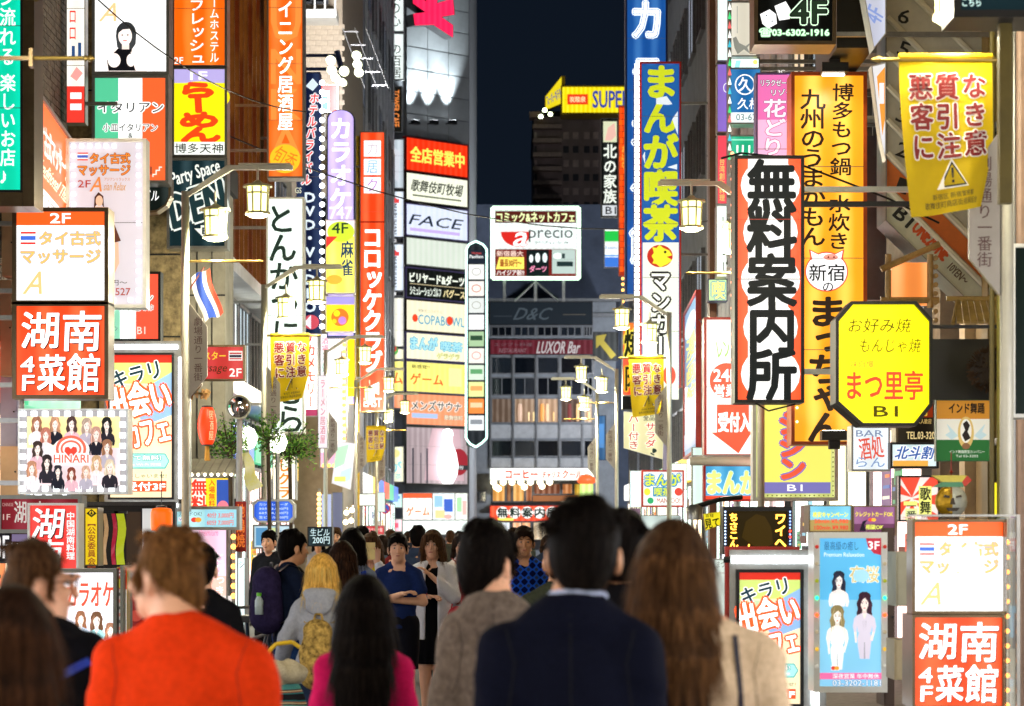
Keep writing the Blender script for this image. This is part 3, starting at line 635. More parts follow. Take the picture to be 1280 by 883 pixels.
s = sign('massage_box', 'white and orange Thai massage box sign with flag, on top of the red Hunan box', 21, 265, 131, 376, 21, WH, ops(
    ('r', 20, 262, 131, 282, '#f4581c', {}), ('t', '2F', 63, 267, 88, 279, WH, dict(b=.07)), ('g', 26, 290, 45, 306), ('t', 'タイ古式', 50, 290, 126, 307, '#f8b45c', dict(b=.03, ol=('#9aa0a4', 1.1))),
    ('t', 'マッサージ', 27, 313, 126, 330, '#f8b45c', dict(b=.03, ol=('#9aa0a4', 1.1))), ('t', 'A', 34, 340, 58, 368, '#f6b878', dict(slant=.35)), ('t', 'Asian', 66, 343, 104, 352, '#f4efe6', dict(k=1.3)), ('t', 'Relax', 72, 356, 112, 366, '#f4efe6', dict(k=1.3))), fr='bronze', wall=XL, d=.3, k=1.25)
def hunan(nm, lab, x0, y0, x1, y1, Y, **kw):
    w_, h_ = x1 - x0, y1 - y0; q = lambda a, b: (x0 + a * w_, y0 + b * h_)
    t = lambda s_, a, b, c, d, **k: ('t', s_, *q(a, b), *q(c, d), WH, dict(b=.03, sh=('#4a1408', 1, 1.2), slant=.04, k=1.7, **k))
    return sign(nm, lab, x0, y0, x1, y1, Y, '#f04414', ops(t('湖', .06, .07, .47, .47), t('南', .53, .06, .95, .5), t('4', .05, .57, .2, .74), t('F', .07, .78, .2, .95), t('菜', .25, .55, .55, .95), t('館', .58, .54, .94, .96)), fr='bronze', d=.3, **kw)
hunan('restaurant_box', 'orange-red Hunan restaurant box sign directly under the white massage box', 21, 383, 131, 494, 21, wall=XL, k=1.05)
mb = MB(); mb.cyl((PX(26, 21.1) , 21.15, PZ(498, 21)), (PX(26, 21.1), 21.15, PZ(640, 21)), .02); o = mb.build('sign_post', STEEL); tag(o, 'thin steel post carrying the two stacked box signs by the brick wall', 'post')
# photo board of the girls bar
def girls(f):
    f.rect(34, 521, 150, 607, '#f8e6a0'); f.rect(34, 560, 150, 607, '#f4d8dc')
    hc = ['#8a5a40', '#b08060', '#4a3430', '#a89080', '#20201e', '#b8705c', '#c09080', '#3a2c28', '#9a6a4c', '#2c2424', '#c8a078', '#2a2830', '#7a3c2c', '#c89c84', '#d8c4a8', '#b88060']
    P = [(46, 532), (69, 532), (90, 532), (109, 534), (134, 533), (58, 546), (121, 545), (48, 563), (135, 561), (60, 580), (122, 581), (74, 591), (91, 594), (109, 592), (139, 586), (42, 588)]
    for i, (x, y) in enumerate(P): f.lady(x, y, 37 if i not in (11, 12, 13) else 31, hair=hc[i], top=('#f0e8ec', '#1e1e2a', '#e8b8c4', '#b8b0c0', '#2a2630')[i % 5], skin='#fbe6dc')
    f.ell(91, 563, 23, 16, '#fdf6f4'); f.ring(91, 562, 19, 17, 3.5, '#ee6a50'); f.ring(91, 562, 13, 11, 2.5, '#ee6a50'); f.rect(69, 567, 114, 582, '#fdf6f4')
    f.poly([(91, 574), (83, 565), (84, 560), (88, 559), (91, 562), (94, 559), (98, 560), (99, 565)], '#e8402c'); f.text('HINARI', 70, 569, 113, 579, '#ee6a50', b=.05, ol=(WH, 1))
s = sign('girls_photo_board', 'board of sixteen posed women framed by square white lamps', 25, 513, 159, 616, 20, '#a9a4a6', girls, fr='white', wall=XL, k=.82, uneven=.03, fw=.012, fk=.45)
_bulb_rows(s, 10, 8, .022, ins=.032, k=2.5)
# woman portrait + Italian flag sign
def portrait(f):
    f.text('A', 128, 4, 150, 27, '#f4c48c', slant=.4); f.text('Asian', 154, 4, 196, 14, '#f2ece2'); f.text('Relax', 158, 16, 192, 25, '#f2ece2')
    f.poly([(134, 90), (134, 74), (142, 62), (150, 60), (164, 60), (176, 66), (184, 90)], '#f6e8e2', name='picture')
    f.poly([(136, 89), (134, 76), (142, 67), (148, 61), (160, 62), (166, 70), (168, 84), (170, 89)], '#101014', name='picture'); f.ell(143, 76, 8, 9, '#f6eae4', name='picture'); f.ell(164, 76, 5.5, 8, '#f6e8e2', name='picture')
    f.ell(158, 42, 12.5, 14, '#2c2e30', name='picture'); f.poly([(145, 44), (147, 60), (152, 64), (165, 63), (170, 56), (171, 42)], '#3a3c3e', name='picture')
    f.rect(153, 52, 162, 64, '#f0dcd2', name='picture'); f.ell(157, 46, 8.5, 11.5, '#f9ece6', name='picture'); f.poly([(147, 44), (150, 32), (164, 31), (169, 46), (164, 37), (154, 38)], '#2c2e30', name='picture')
    for q in (-3.4, 3.4): f.ell(157 + q, 45, 1.5, .8, '#3a3434', name='picture', n=8)
    f.ell(157, 52, 3, 1, '#d88a86', name='picture', n=10); f.poly([(147, 63), (166, 63), (165, 67), (149, 67)], '#101014', name='picture')
sign('portrait_sign', 'white backlit sign with a short-haired woman in a black halter top', 119, -50, 208, 90, 28, '#fbfbfb', portrait, wall=XL, k=1.15, d=.3)
sign('italian_sign', 'Italian flag sign with dark katakana, below the portrait sign', 119, 98, 207, 226, 28, '#f2f5f3', ops(
    ('r', 119, 98, 148, 226, '#52c294'), ('r', 178, 98, 207, 226, '#f0622e'), ('t', 'イタリアン', 123, 128, 204, 141, '#1c2420', dict(b=.015, ol=(WH, 1.6))), ('t', '小皿イタリアン', 129, 155, 197, 165, '#2c3430', dict(ol=(WH, .8))), ('t', '&', 161, 167, 166, 173, '#3a4440'),
    ('t', '生パスタ', 146, 177, 184, 186, '#2c3430', dict(ol=(WH, .8))), ('t', 'B1', 179, 209, 190, 219, '#3a3430', {}), ('p', [(191, 222), (191, 218), (195, 218), (195, 213), (199, 213), (199, 209), (203, 209), (203, 210.5), (200.5, 210.5), (200.5, 214.5), (196.5, 214.5), (196.5, 219.5), (192.5, 219.5), (192.5, 222)], '#fbe6dc')), wall=XL, k=1.0, d=.3)
sh = [(178, 226), (211, 226), (211, 246), (206, 256), (196, 263), (178, 265)]
sign('building_name_sign', 'dark rounded sign with small white letters under the Italian flag sign', 178, 226, 211, 265, 28.4, '#0c1412', ops(('t', 'ビル', 180, 238, 199, 251, WH, dict(slant=.1))), fr='bronze', shape=sh, fw=.03, k=1.)
s = sign('pasta_sign', 'small Italian pasta sign with orange band in a black frame by the stone wall', 136, 343, 198, 424, 30, '#eef4f0', ops(
    ('r', 170, 343, 198, 424, '#f0553a'), ('r', 136, 343, 150, 424, '#8ad0b0'), ('t', 'イタリアン', 138, 367, 191, 378, '#1c2020', dict(ol=(WH, 1.2), b=.02)), ('t', 'イタリアン&生パスタ', 136, 381, 192, 389, '#40504a', dict(ol=(WH, .5))), ('t', 'ワイン', 138, 408, 147, 414, '#4a5450'), ('t', 'B1', 172, 409, 182, 418, '#f8d8cc')), fr='dark', wall=XL)
# kirari cafe signs (two alike)
def kirari(nm, lab, x0, y0, x1, y1, Y, **kw):
    w_, h_ = x1 - x0, y1 - y0
    def fn(f):
        q = lambda a, b: (x0 + a * w_, y0 + b * h_)
        def T(t, a_, b_, c_, d_, col, **k): f.text(t, *q(a_, b_), *q(c_, d_), col, **k)
        f.rect(*q(0, 0), *q(1, .055), '#d82c1c'); f.rect(*q(0, .055), *q(1, .2), '#c8dc78'); f.poly([q(1, .12), q(1, .42), q(.55, .5), q(.3, .3)], '#8ab4e0')
        f.poly([q(0, .2), q(.5, .22), q(.6, .4), q(0, .5)], '#bcd8ac')
        T('キラリ', .03, .08, .8, .2, '#123440', b=.05, ol=(WH, 1.3), rot=15)
        T('出会い', -.02, .21, .97, .44, WH, b=.05, ol=('#ee4a1c', 3.0), rot=11, arc=3, k=1.7)
        T('カフェ', .26, .45, .95, .63, WH, b=.04, ol=('#ee4a1c', 2.4), rot=13, k=1.7)
        f.poly([q(.2, .69), q(.9, .69), q(.97, .745), q(.9, .8), q(.2, .8)], '#58b8b4'); f.poly([q(.22, .7), q(.89, .7), q(.95, .745), q(.89, .79), q(.22, .79)], '#a8e4e0')
        T('全て無料!', .25, .705, .83, .74, WH, b=.05, ol=('#38a0a0', .8)); T('Free Wi-Fi 完備', .25, .76, .83, .778, WH)
        T('いらっしゃいませ!', .1, .835, .92, .865, '#3c7a48', b=.02); f.rect(*q(.2, .885), *q(.92, .96), '#f0501c'); T('受付3F', .24, .895, .9, .952, WH, b=.05, k=1.8)
    s = sign(nm, lab, x0, y0, x1, y1, Y, '#fbe8c0', fn, fr='dark', k=1.0, uneven=.06, fw=.02, **kw)
    W, H = s['w'], s['h']
    fr_ = MB().box(-W / 2 - .06, -.005, -.1, -W / 2 - .021, .25, H + .14).box(W / 2 + .021, -.005, -.1, W / 2 + .16, .25, H + .14)
    fr_.box(-W / 2 - .059, -.004, H + .021, W / 2 + .159, .25, H + .139).box(-W / 2 - .059, -.004, -.139, W / 2 + .159, .25, -.021).build('lamp_trough', STEEL, s)
    tb = MB().cyl((-.13, 0, 0), (.13, 0, 0), .022, n=8).data('tube_lamp', emis('#f2fbff', 7)); cp = MB().cyl((-.02, 0, 0), (.02, 0, 0), .02, n=8).data('lamp_holder', DARKM)
    for z in (H + .08, -.08):
        for i in range(3):
            for nm_, d_, dx in (('tube_lamp', tb, 0), ('lamp_holder', cp, -.16)): link(bpy.data.objects.new(nm_, d_), s, (-W * .28 + i * W * .33 + dx, -.03, z))
    for j in range(7):
        for nm_, d_, dz in (('tube_lamp', tb, 0), ('lamp_holder', cp, -.16)):
            o = link(bpy.data.objects.new(nm_, d_), s, (W / 2 + .09, -.03, .12 + j * (H - .2) / 6.4 + dz)); o.rotation_euler = (0, R(90), 0)
    return s
kirari('cafe_sign', 'tall colourful katakana cafe sign with white tube lamps behind the women photo board', 138, 444, 215, 622, 24, wall=XL)
# low left clutter
sign('dark_red_sign', 'dark red restaurant board with grey brush characters low behind the leaning red board', 2, 624, 98, 662, 19.6, '#7a1420', ops(
    ('t', '湖', 18, 627, 33, 654, '#c8c0b8', dict(b=.02)), ('t', '南', 42, 627, 58, 654, '#c8c0b8', dict(b=.02)), ('t', '1F', 4, 643, 13, 650, '#d8b8b0', dict(b=.02)), ('t', 'CHINESE', 3, 629, 17, 633, '#b88a84')), k=.7, fr='grey')
sign('rental_sign', 'small dark board with white rental lettering at the lower west edge', -8, 665, 40, 702, 19.8, '#2a0e12', ops(
    ('r', -8, 666, 13, 702, '#101014'), ('t', '3F', -6, 670, 11, 698, WH, dict(b=.04)), ('r', 15, 668, 40, 677, '#7a6a90'), ('t', 'レンタ', 15, 678, 33, 690, WH, dict(b=.02)), ('r', 15, 692, 40, 702, '#801c24')), k=.7, fr='dark')
sign('hunan_board', 'red Hunan cuisine board in a white frame behind the man with glasses', 38, 632, 96, 712, 18.6, '#e2261e', ops(
    ('t', '湖', 41, 636, 79, 673, WH, dict(b=.03, sh=('#3a0c08', 1, 1), slant=.1)), ('t', '南', 44, 675, 78, 708, WH, dict(b=.03, slant=.1)), ('t', '中国湖南料理', 83, 640, 94, 700, WH, v(b=.03))), fr='white', k=.85)
sign('permit_strip', 'narrow yellow strip sign with black crest and black characters', 107, 636, 122, 706, 19.4, '#f0cc10', ops(
    ('p', [(114.5, 636.5), (121, 642), (114.5, 647), (108, 642)], '#2a2418'), ('e', 114.5, 641.5, 2.6, 2.6, '#f0cc10'), ('p', [(114.5, 638.5), (116.5, 643.5), (112.5, 643.5)], '#2a2418'), ('t', '【公安委員会】', 109.5, 649, 120, 716, '#8a3a10', v(b=.03))), k=.8, fr='bronze', fw=.01)
for i, (a, c_, colr, lb) in enumerate(((124, 127, '#e8e4da', 'white'), (129, 134, '#caa070', 'tan rope-patterned'), (140, 145, '#b81c3a', 'crimson'), (146, 156, '#c8d428', 'lime'))):
    bn = thing('hanging_banner', '%s hanging cloth strip between the yellow permit strip and the lantern' % lb, 'banner', (PX((a + c_) / 2, 19.9), 19.9, PZ(706, 19.9)))
    w_ = (c_ - a) * 19.9 / F / 2
    MB().add([(-w_ - .01 * math.sin(j), .015 * math.sin(j * 1.3), j * .06) for j in range(8)] + [(w_ - .01 * math.sin(j), .015 * math.sin(j * 1.3 + 1), j * .06) for j in range(8)], [(j, 8 + j, 9 + j, j + 1) for j in range(7)]).build('cloth', emis(colr, .5), bn)
    MB().box(-w_ - .02, -.01, .42, w_ + .02, .01, .44).build('rod', BLACKP, bn)
sign('dark_doorway', 'dark shop doorway glazing behind the hanging cloth strips', 100, 632, 215, 720, 23.4, '#15120f', ops(('r', 158, 640, 176, 720, '#3a2c20', dict(k=.5)), ('r', 178, 636, 200, 720, '#c8ccd0', dict(k=.7))), k=.6, fr='dark', d=.1, uneven=0, cat='doorway')
# standing karaoke sign
s = sign('standing_sign', 'standing white karaoke sign with glamour drawings between the two near men', 50, 716, 142, 860, 17, '#f6f2fc', ops(
    ('t', 'カラオケ', 84, 728, 142, 758, '#e8442a', dict(b=.04, ol=('#fff6f0', 1.5))), ('l', 101, 776, 40, dict(hair='#8a5a3a', top='#c8dcf0', skin='#fbece2')), ('l', 121, 778, 44, dict(hair='#6a4a34', top='#a8e0e4', skin='#fbece2')), ('l', 138, 790, 38, dict(hair='#9a6a50', top='#f0c4dc', skin='#fbece2')),
    ('p', [(76, 784), (96, 800), (120, 812), (134, 824), (134, 840), (76, 840)], '#b8a8f0')), fr='grey', d=.4, k=1.25)
MB().box(s['w'] / 2 + .05, -.03, -.2, s['w'] / 2 + .07, .4, s['h'] + .05).build('side_panel', FR['grey'], s)
sign('price_strip', 'narrow strip of printed prices on the side of the standing karaoke sign', 148, 710, 159, 812, 17.1, '#e4ded4', ops(
    ('r', 148, 710, 159, 737, '#c82c20'), ('r', 149, 724, 153, 735, '#d8d03c'), *[('r', 149.5, 741 + i * 8.5, 157.5, 745 + i * 8.5, ('#3a3434', '#d87868')[i % 2]) for i in range(8)], ('t', 'ネット', 149.5, 712, 157.5, 722, WH)), k=.8, fr='yellow', fw=.006, d=.1)
sign('red_food_board', 'dark red food photo board beside the standing karaoke sign', 160, 712, 205, 820, 18.2, '#7a1a1a', ops(
    ('e', 170, 770, 8, 7, '#c04a3c'), ('e', 168, 790, 9, 7, '#a83a34'), ('e', 188, 782, 9, 8, '#d0684c'), ('e', 186, 800, 9, 6, '#c8c0c4'), ('t', '焼肉', 163, 735, 190, 750, '#e8a8a0', dict(b=.03))), k=.6, fr='dark')
ln = thing('paper_lantern', 'orange square-shouldered paper lantern behind the head of the orange-shirted man', 'lantern', (PX(202, 20), 20, PZ(665, 20)))
MB().lathe([(.04, 0), (.085, .012), (.09, .05), (.09, .16), (.08, .19), (.04, .2)], n=16).build('shade', emis('#f4620c', 1.1, .1), ln, smooth=True)
MB().lathe([(.001, .2), (.045, .2), (.045, .215), (.001, .22)], n=12).cyl((0, 0, .21), (0, 0, .5), .004, n=5).build('top_ring', BLACKP, ln)
# tall vertical signs further along
sign('refresh_sign', 'orange vertical sign with white katakana above the yellow ramen sign', 218, -60, 281, 82, 32, '#f4660c', ops(
    ('t', 'ッドリフレッシュ', 236, -52, 256, 82, WH, v(b=.03)), ('t', 'カプセルルームホステル', 262, -72, 274, 79, WH, v(b=.025)), ('t', '2F', 218, 72, 229, 80, WH, dict(b=.03))), wall=XL, d=.3, k=1.05)
def ramen(f):
    f.rect(218, 87, 281, 104, '#b4a8e0'); f.text('1F', 238, 90, 259, 100, WH, b=.06)
    f.ell(249.5, 122, 38, 20, '#f8ea10'); f.rect(213, 108, 285, 178, '#f8ea10') if False else f.rect(218, 112, 281, 178, '#f8ea10')
    f.text('らーめん', 224, 104, 273, 178, '#e84414', v=1, b=.06, em=1.12, slant=-.06); f.rect(218, 178, 281, 194, '#f4f8f2'); f.text('博多天神', 219, 180, 279, 192, '#20241c', b=.02)
sign('ramen_sign', 'yellow ramen sign with big orange brush hiragana and a lilac top', 218, 87, 281, 194, 32, '#f8ea10', ramen, wall=XL, d=.3, k=1.05)
def party(f):
    f.text('Party Space', 213, 207, 276, 229, '#f0f4ee', b=.03, rot=17, slant=.1)
    f.text('DEN', 212, 236, 281, 275, '#1c3438', b=.08, ol=('#e8f0ea', 2.6), rot=18, slant=.12)
    f.poly([(243, 286), (251, 286), (251, 282), (268, 282), (268, 286), (276, 286), (259.5, 302)], '#e8ece6'); f.text('B1', 253, 285, 268, 293, '#182826', b=.06)
sign('party_sign', 'black party space sign with slanted white lettering and a white down arrow', 212, 201, 281, 308, 31.6, '#10262c', party, wall=XL, d=.3, k=.9)
def dining(f):
    for t, y0, y1 in (('U', -12, 52), ('N', 62, 105), ('K', 112, 150), ('A', 158, 196)): f.text(t, 339, y0, 376, y1, '#f28a3c', b=.02)
    f.text('キ彩ダイニング居酒屋', 347, -70, 367, 164, WH, v=1, b=.03, k=1.6)
    f.ell(356.5, 199, 19, 18, '#fcb824'); f.text('旬香', 342, 187, 371, 210, '#d8741c', rot=-30, b=.0)
sign('dining_sign', 'tall orange dining bar sign with a yellow circle at its foot', 336, -60, 378, 221, 36, '#dc6014', dining, wall=XL, d=.35, k=1.05, uneven=.15)
def dvd(f):
    f.poly([(391, 98), (398, 106), (391, 114), (382, 108)], '#cfe8f4'); f.text('ホテルバライバル', 382, 116, 394, 232, '#e83428', v=1, b=.05, ol=('#e8f0f8', 1.2), slant=.1)
    f.text('DVD・VIDEO', 378, 238, 397, 392, '#d8ecfa', v=1, b=.06); f.ell(389, 403, 10, 9, '#c8485a'); f.poly([(380, 404), (389, 394), (389, 412)], '#e8e4f0'); f.text('GS', 369, 235, 377, 242, '#d8e0c8')
s = sign('dvd_sign', 'dark navy vertical DVD sign with a column of white bulbs down one edge', 372, 92, 399, 416, 40, '#0c1a3c', dvd, wall=XL - .8, d=.3, k=.9, fr='navy')
bulbs(s, [(s['w'] / 2 + .05, -.04, .1 + i * .155) for i in range(27)], .045, '#f4fbff', 6)
sign('cutlet_sign', 'tall white sign with black brush hiragana for pork cutlet', 335, 249, 378, 540, 35, '#dfeee8', ops(
    ('t', 'とんかつにいむら', 340, 256, 374, 542, '#1c2c24', v(b=.04, em=1.1, slant=-.05))), wall=XL, d=.3, k=1.1, fr='white')
sign('star_sign', 'red star massage sign with yellow katakana and a small striped flag', 254, 434, 304, 474, 27, '#c01c20', ops(
    ('t', 'スター', 255, 440, 282, 450, '#f0d020', dict(b=.02)), ('r', 286, 439, 303, 451, '#e8e8ec'), ('r', 287, 441, 302, 443, '#c03030'), ('r', 287, 444, 302, 447, '#28283c'), ('r', 287, 448, 302, 449.6, '#c03030'), ('t', 'Massage', 240, 455, 284, 468, '#3a2a10', dict(slant=.25, b=.01)), ('t', '2F', 287, 461, 302, 471, WH, dict(b=.04))), k=.75, fr='bronze', d=.08, wall=XL)
# karaoke 747
def kara(f):
    f.text('カラオケ', 412, 146, 440, 263, WH, v=1, b=.05, k=1.6); f.text('747', 412, 259, 440, 274, '#e8e8fa', b=.06)
shp = [(410, 420), (410, 150)] + [(426 - 16 * math.cos(t), 150 - 12 * math.sin(t)) for t in [math.pi * i / 12 for i in range(1, 12)]] + [(442, 150), (442, 420)]
sign('karaoke_sign', 'lilac round-topped karaoke sign with white katakana', 410, 138, 442, 420, 44, '#b8a8ec', kara, shape=shp[::-1], fr='navy', k=1.1, wall=XL - .8)
sign('mahjong_sign', 'yellow mahjong sign with green disc below the karaoke lettering', 408, 276, 443, 366, 43.5, '#f4ec5c', ops(
    ('p', [(408, 276), (443, 276), (443, 296), (408, 296)], '#f0e8fa'), ('e', 426, 290, 17, 13, '#c0dc34'), ('t', '4F', 415, 279, 435, 292, '#1c3c28', dict(b=.04)), ('p', [(408, 296), (422, 296), (408, 310)], '#e03830'), ('t', '麻雀', 426, 301, 442, 346, '#183c5c', v(b=.05)), ('e', 418, 350, 10, 6, '#f0a838')), fr='white', d=.2, fw=.015)
sign('dot_logo_sign', 'yellow sign with an orange ball logo under a lilac band', 408, 371, 443, 414, 43.5, '#fccc0c', ops(('r', 408, 371, 443, 381, '#9088d0'), ('e', 425, 397, 11, 11, '#f06814'), ('e', 421, 392, 4, 4, '#fccc0c'), ('e', 428, 401, 5, 5, '#a070c0'), ('e', 418, 402, 3, 3, '#fcb40c')), fr='white', d=.2, fw=.015)
sign('red_frame_sign', 'small red sign with white and blue centre behind the floodlights', 401, 107, 422, 140, 54, '#e83028', ops(('r', 401, 114, 412, 140, '#f0f4fa'), ('r', 403, 121, 410, 124, '#3c8cc8'), ('r', 403, 128, 410, 137, '#3c8cc8')), d=.2)
sign('red_kana_sign', 'white sign with red stacked katakana below the DVD sign', 381, 418, 397, 520, 42, '#f6f0f0', ops(('t', 'ナカメモリー', 382, 414, 395, 510, '#e03020', v(b=.06)), ('r', 381, 512, 397, 520, '#782848')), wall=XL - .8)
s = sign('pink_price_sign', 'pale pink sign edged with orange bulbs left of the orange karaoke column', 401, 418, 432, 584, 47, '#f4eef4', ops(
    ('t', '酒処カラオケ', 402, 440, 410, 520, '#8cc4b0', v(b=.04)), ('r', 413, 440, 428, 560, '#f8fafc'), ('o', 420, 500, 8, 66, 1, '#c0b8c8'), ('r', 401, 566, 432, 584, '#f0a8c8'), ('t', '酒場', 402, 422, 411, 440, '#e07890', v(b=.03))), k=1.1)
bulbs(s, [(s['w'] / 2 - .03, -.04, .03 + i * .13) for i in range(20)] + [(-s['w'] / 2 + .06 + i * .1, -.04, .03) for i in range(4)], .04, '#ff9a3c', 5)
sign('yellow_edge_sign', 'plain yellow vertical strip sign with orange foot between pale sign and orange column', 434, 416, 443, 505, 50, '#f8d810', ops(('r', 434, 496, 443, 505, '#7870c0')), fr='yellow')
def koro(f):
    for i, t in enumerate('カ居ク'):
        f.rect(455, 176 + i * 23, 476, 196 + i * 23, '#f4f2f6', k=1.3)
        f.text(t, 459, 178 + i * 23, 472, 194 + i * 23, ('#c8c0c8', '#8ab8d8', '#b890c8')[i])
    f.rect(450, 277, 481, 279, '#802010'); f.text('コロッケクラブ', 454, 284, 477, 466, WH, v=1, b=.07, k=1.6, em=1.1)
    f.poly([(456, 486), (474, 478), (474, 494)], WH); f.text('EAST', 455, 498, 477, 509, WH, b=.05)
sign('croquette_sign', 'tall red-orange column sign with white square katakana', 451, 166, 480, 514, 52, '#f04014', koro, d=.3, k=1.1, wall=XL)
pp = MB().cyl((PX(447, 52.2), 52.3, .12), (PX(447, 52.2), 52.3, 10.3), .04).build('sign_pole', FR['yellow']); tag(pp, 'yellow painted pole at the edge of the red-orange column sign', 'post')
# small low signs
def mury(f):
    f.rect(234, 598, 290, 640, '#fcd820'); f.rect(240, 598, 257, 640, '#fdf0e0'); f.text('無料', 239, 599, 259, 640, '#e83018', v=1, b=.06); f.text('入場無料', 261, 599, 269, 634, '#c83c10', v=1, b=.03); f.text('入場無料', 233, 599, 239, 634, '#c83c10', v=1, b=.03)
    f.rect(271, 600, 290, 640, '#2c50a8'); f.ell(279, 634, 7, 8, '#e87888')
sign('free_entry_sign', 'yellow free entry sign with a big red character and blue end panel', 233, 598, 290, 640, 27.5, '#fcd820', mury, k=.95)
sign('card_sign', 'pale blue credit card price board above the pink poster', 219, 637, 296, 659, 24.5, '#a8dce4', ops(
    ('t', 'カードOK!', 224, 640, 252, 645, '#50707c', dict(b=.02)), ('r', 223, 647, 236, 652, '#f0f4fa'), ('t', 'VISA', 224, 648, 235, 651, '#2c50a0', dict(b=.03)), ('e', 243, 650, 4, 3, '#e03c30'), ('e', 248, 650, 4, 3, '#f0a030'), ('r', 256, 638, 296, 659, '#94d0e4'), ('t', '40分 3,000円', 259, 641, 292, 648, '#e05c50', dict(b=.03)), ('t', '60分 7,000円', 259, 650, 292, 657, '#e05c50', dict(b=.03))), k=.9)
sign('pink_poster', 'tall pink to orange poster sign with white kana behind the orange-shirted man', 240, 662, 283, 800, 24.8, '#f0c8e0', ops(
    ('r', 240, 720, 283, 760, '#f6c4b8'), ('t', 'とびっきり', 268, 690, 281, 760, WH, v(b=.02)), ('t', 'Premium', 249, 662, 273, 670, '#e890b8', dict(slant=.2)), ('r', 257, 745, 290, 768, '#e4dcd8'), ('t', '生ビル2.0L', 258, 746, 283, 756, '#c03c34', dict(b=.03)), ('r', 257, 758, 283, 768, '#c03c34'), ('t', '2F', 266, 760, 277, 767, WH, dict(b=.03))), k=1.0)
bs = thing('bulb_string', 'vertical string of amber and white bulbs along the pink poster', 'string lights', (PX(292, 24.6), 24.6, PZ(745, 24.6)))
MB().box(-.02, 0, -.1, .02, .02, .9).build('backing_strip', STEEL, bs); bulbs(bs, [(0, -.02, i * .1) for i in range(9)], .028, '#ffa040', 5)
s = sign('white_light_panel', 'narrow white glowing stand panel beside the bicycle', 298, 698, 306, 800, 20, '#e8fbfa', ops(('t', 'シ', 299, 702, 305, 710, '#404848')), d=.25, k=1.3)
sign('blue_menu_sign', 'rounded deep blue menu sign with rows of pale prices', 318, 627, 366, 651, 29, '#2458d0', ops(*[('t', t, 324, 629 + i * 5.4, 360, 632.4 + i * 5.4, '#d0e4ff', dict(b=.02)) for i, t in enumerate(('カシオレソーダ', '30分 3,000円', '60分 4,500円', '生ビール 500円'))]), k=.95, fr='white', shape=[(318, 632), (323, 627), (361, 627), (366, 632), (366, 646), (361, 651), (323, 651), (318, 646)][::-1])
sign('club_sign', 'cream sign with orange vertical katakana behind the foliage', 342, 562, 369, 624, 33, '#fbf6e4', ops(('t', 'しクラブ', 347, 574, 363, 640, '#ee7a1c', v(b=.06)), ('r', 342, 562, 369, 575, '#f8e8c8')), k=1.1)
sign('blue_window_sign', 'pale blue lit drinks window under the blue menu sign', 318, 658, 364, 684, 30, '#b8d8e8', ops(('r', 320, 660, 334, 682, '#5898c8'), ('r', 336, 660, 346, 682, '#d8e8a8'), ('t', 'ビール', 348, 663, 362, 670, '#305878')), k=.8)
sign('beer_board', 'black chalkboard with pale handwriting for two hundred yen beer', 386, 660, 414, 682, 24, '#15262c', ops(('t', '生ビル', 388, 661, 412, 670, '#c8e4ec', dict(b=.02, slant=.1)), ('t', '200円', 391, 671, 412, 680, '#c8e4ec', dict(b=.03))), k=.8, fr='dark')
sign('street_name_plate', 'grey slanted street name plate hanging left of the red star sign', 232, 380, 252, 500, 24, '#8f8674', ops(('t', '劇場通り一番街', 237, 402, 247, 462, '#4a3028', v())), lit=False, shape=[(232, 380), (252, 398), (252, 482), (232, 502)][::-1], d=.04, fw=.005, fr='bronze')
sign('tall_blue_sign', 'narrow vertical blue and white sign between lamps, above the chalkboard', 398, 470, 409, 560, 40, '#ece8f0', ops(('t', 'ラーメン居酒屋', 400, 474, 407, 555, '#c87888', v())), k=.9)
sign('slanted_banner_sign', 'pastel leaf-patterned banner hanging beside the bulb-edged pale sign', 417, 552, 443, 612, 45, '#e0dcec', ops(('p', [(420, 560), (436, 556), (430, 580), (418, 586)], '#b0dcc0'), ('p', [(426, 590), (440, 584), (438, 600), (424, 604)], '#c0e0e8'), ('r', 418, 596, 432, 602, '#e0e470')), k=.8, shape=[(422, 552), (444, 555), (438, 612), (415, 604)][::-1], fw=.01, d=.06, fr='white')
def cafe(nm, lb, x0, y0, x1, y1, Y, fc, **k): return sign(nm, lb, x0, y0, x1, y1, Y, fc, k=k.pop('k', .9), **k)
cafe('bright_shop_window', 'bright white shop window strip low at the foot of the tiled building', 444, 618, 470, 632, 62, '#f2f6f0', fr='grey'); cafe('bright_shop_window', 'bright white window strip beside the green shop board', 472, 616, 481, 640, 64, '#dff0ea', fr='grey')
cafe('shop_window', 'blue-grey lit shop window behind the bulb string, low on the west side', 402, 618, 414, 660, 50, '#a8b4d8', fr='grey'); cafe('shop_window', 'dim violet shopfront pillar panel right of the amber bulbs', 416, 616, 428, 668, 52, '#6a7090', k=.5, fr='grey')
bs = thing('bulb_string', 'vertical string of warm bulbs beside the chalkboard', 'string lights', (PX(399, 38), 38, PZ(660, 38)))
MB().box(-.02, 0, -.05, .02, .02, .62).build('backing_strip', STEEL, bs); bulbs(bs, [(0, -.02, i * .075) for i in range(8)], .035, '#ffb860', 5)
for i, (px, py) in enumerate(((433, 641), (440, 638), (432, 653), (439, 651))):
    g = thing('globe_lamp', 'warm globe lamp of the cluster by the small red awning, %s one' % ('upper outer', 'upper inner', 'lower outer', 'lower inner')[i], 'lamp', (PX(px, 44), 44, PZ(py, 44)))
    MB().lathe([(.001, -.05), (.035, -.035), (.05, 0), (.035, .035), (.001, .05)], n=12).build('globe', emis('#fff0c0', 5), g, smooth=True); MB().cyl((0, 0, .05), (0, .3, .1), .008, n=5).build('stem', BRASS, g)
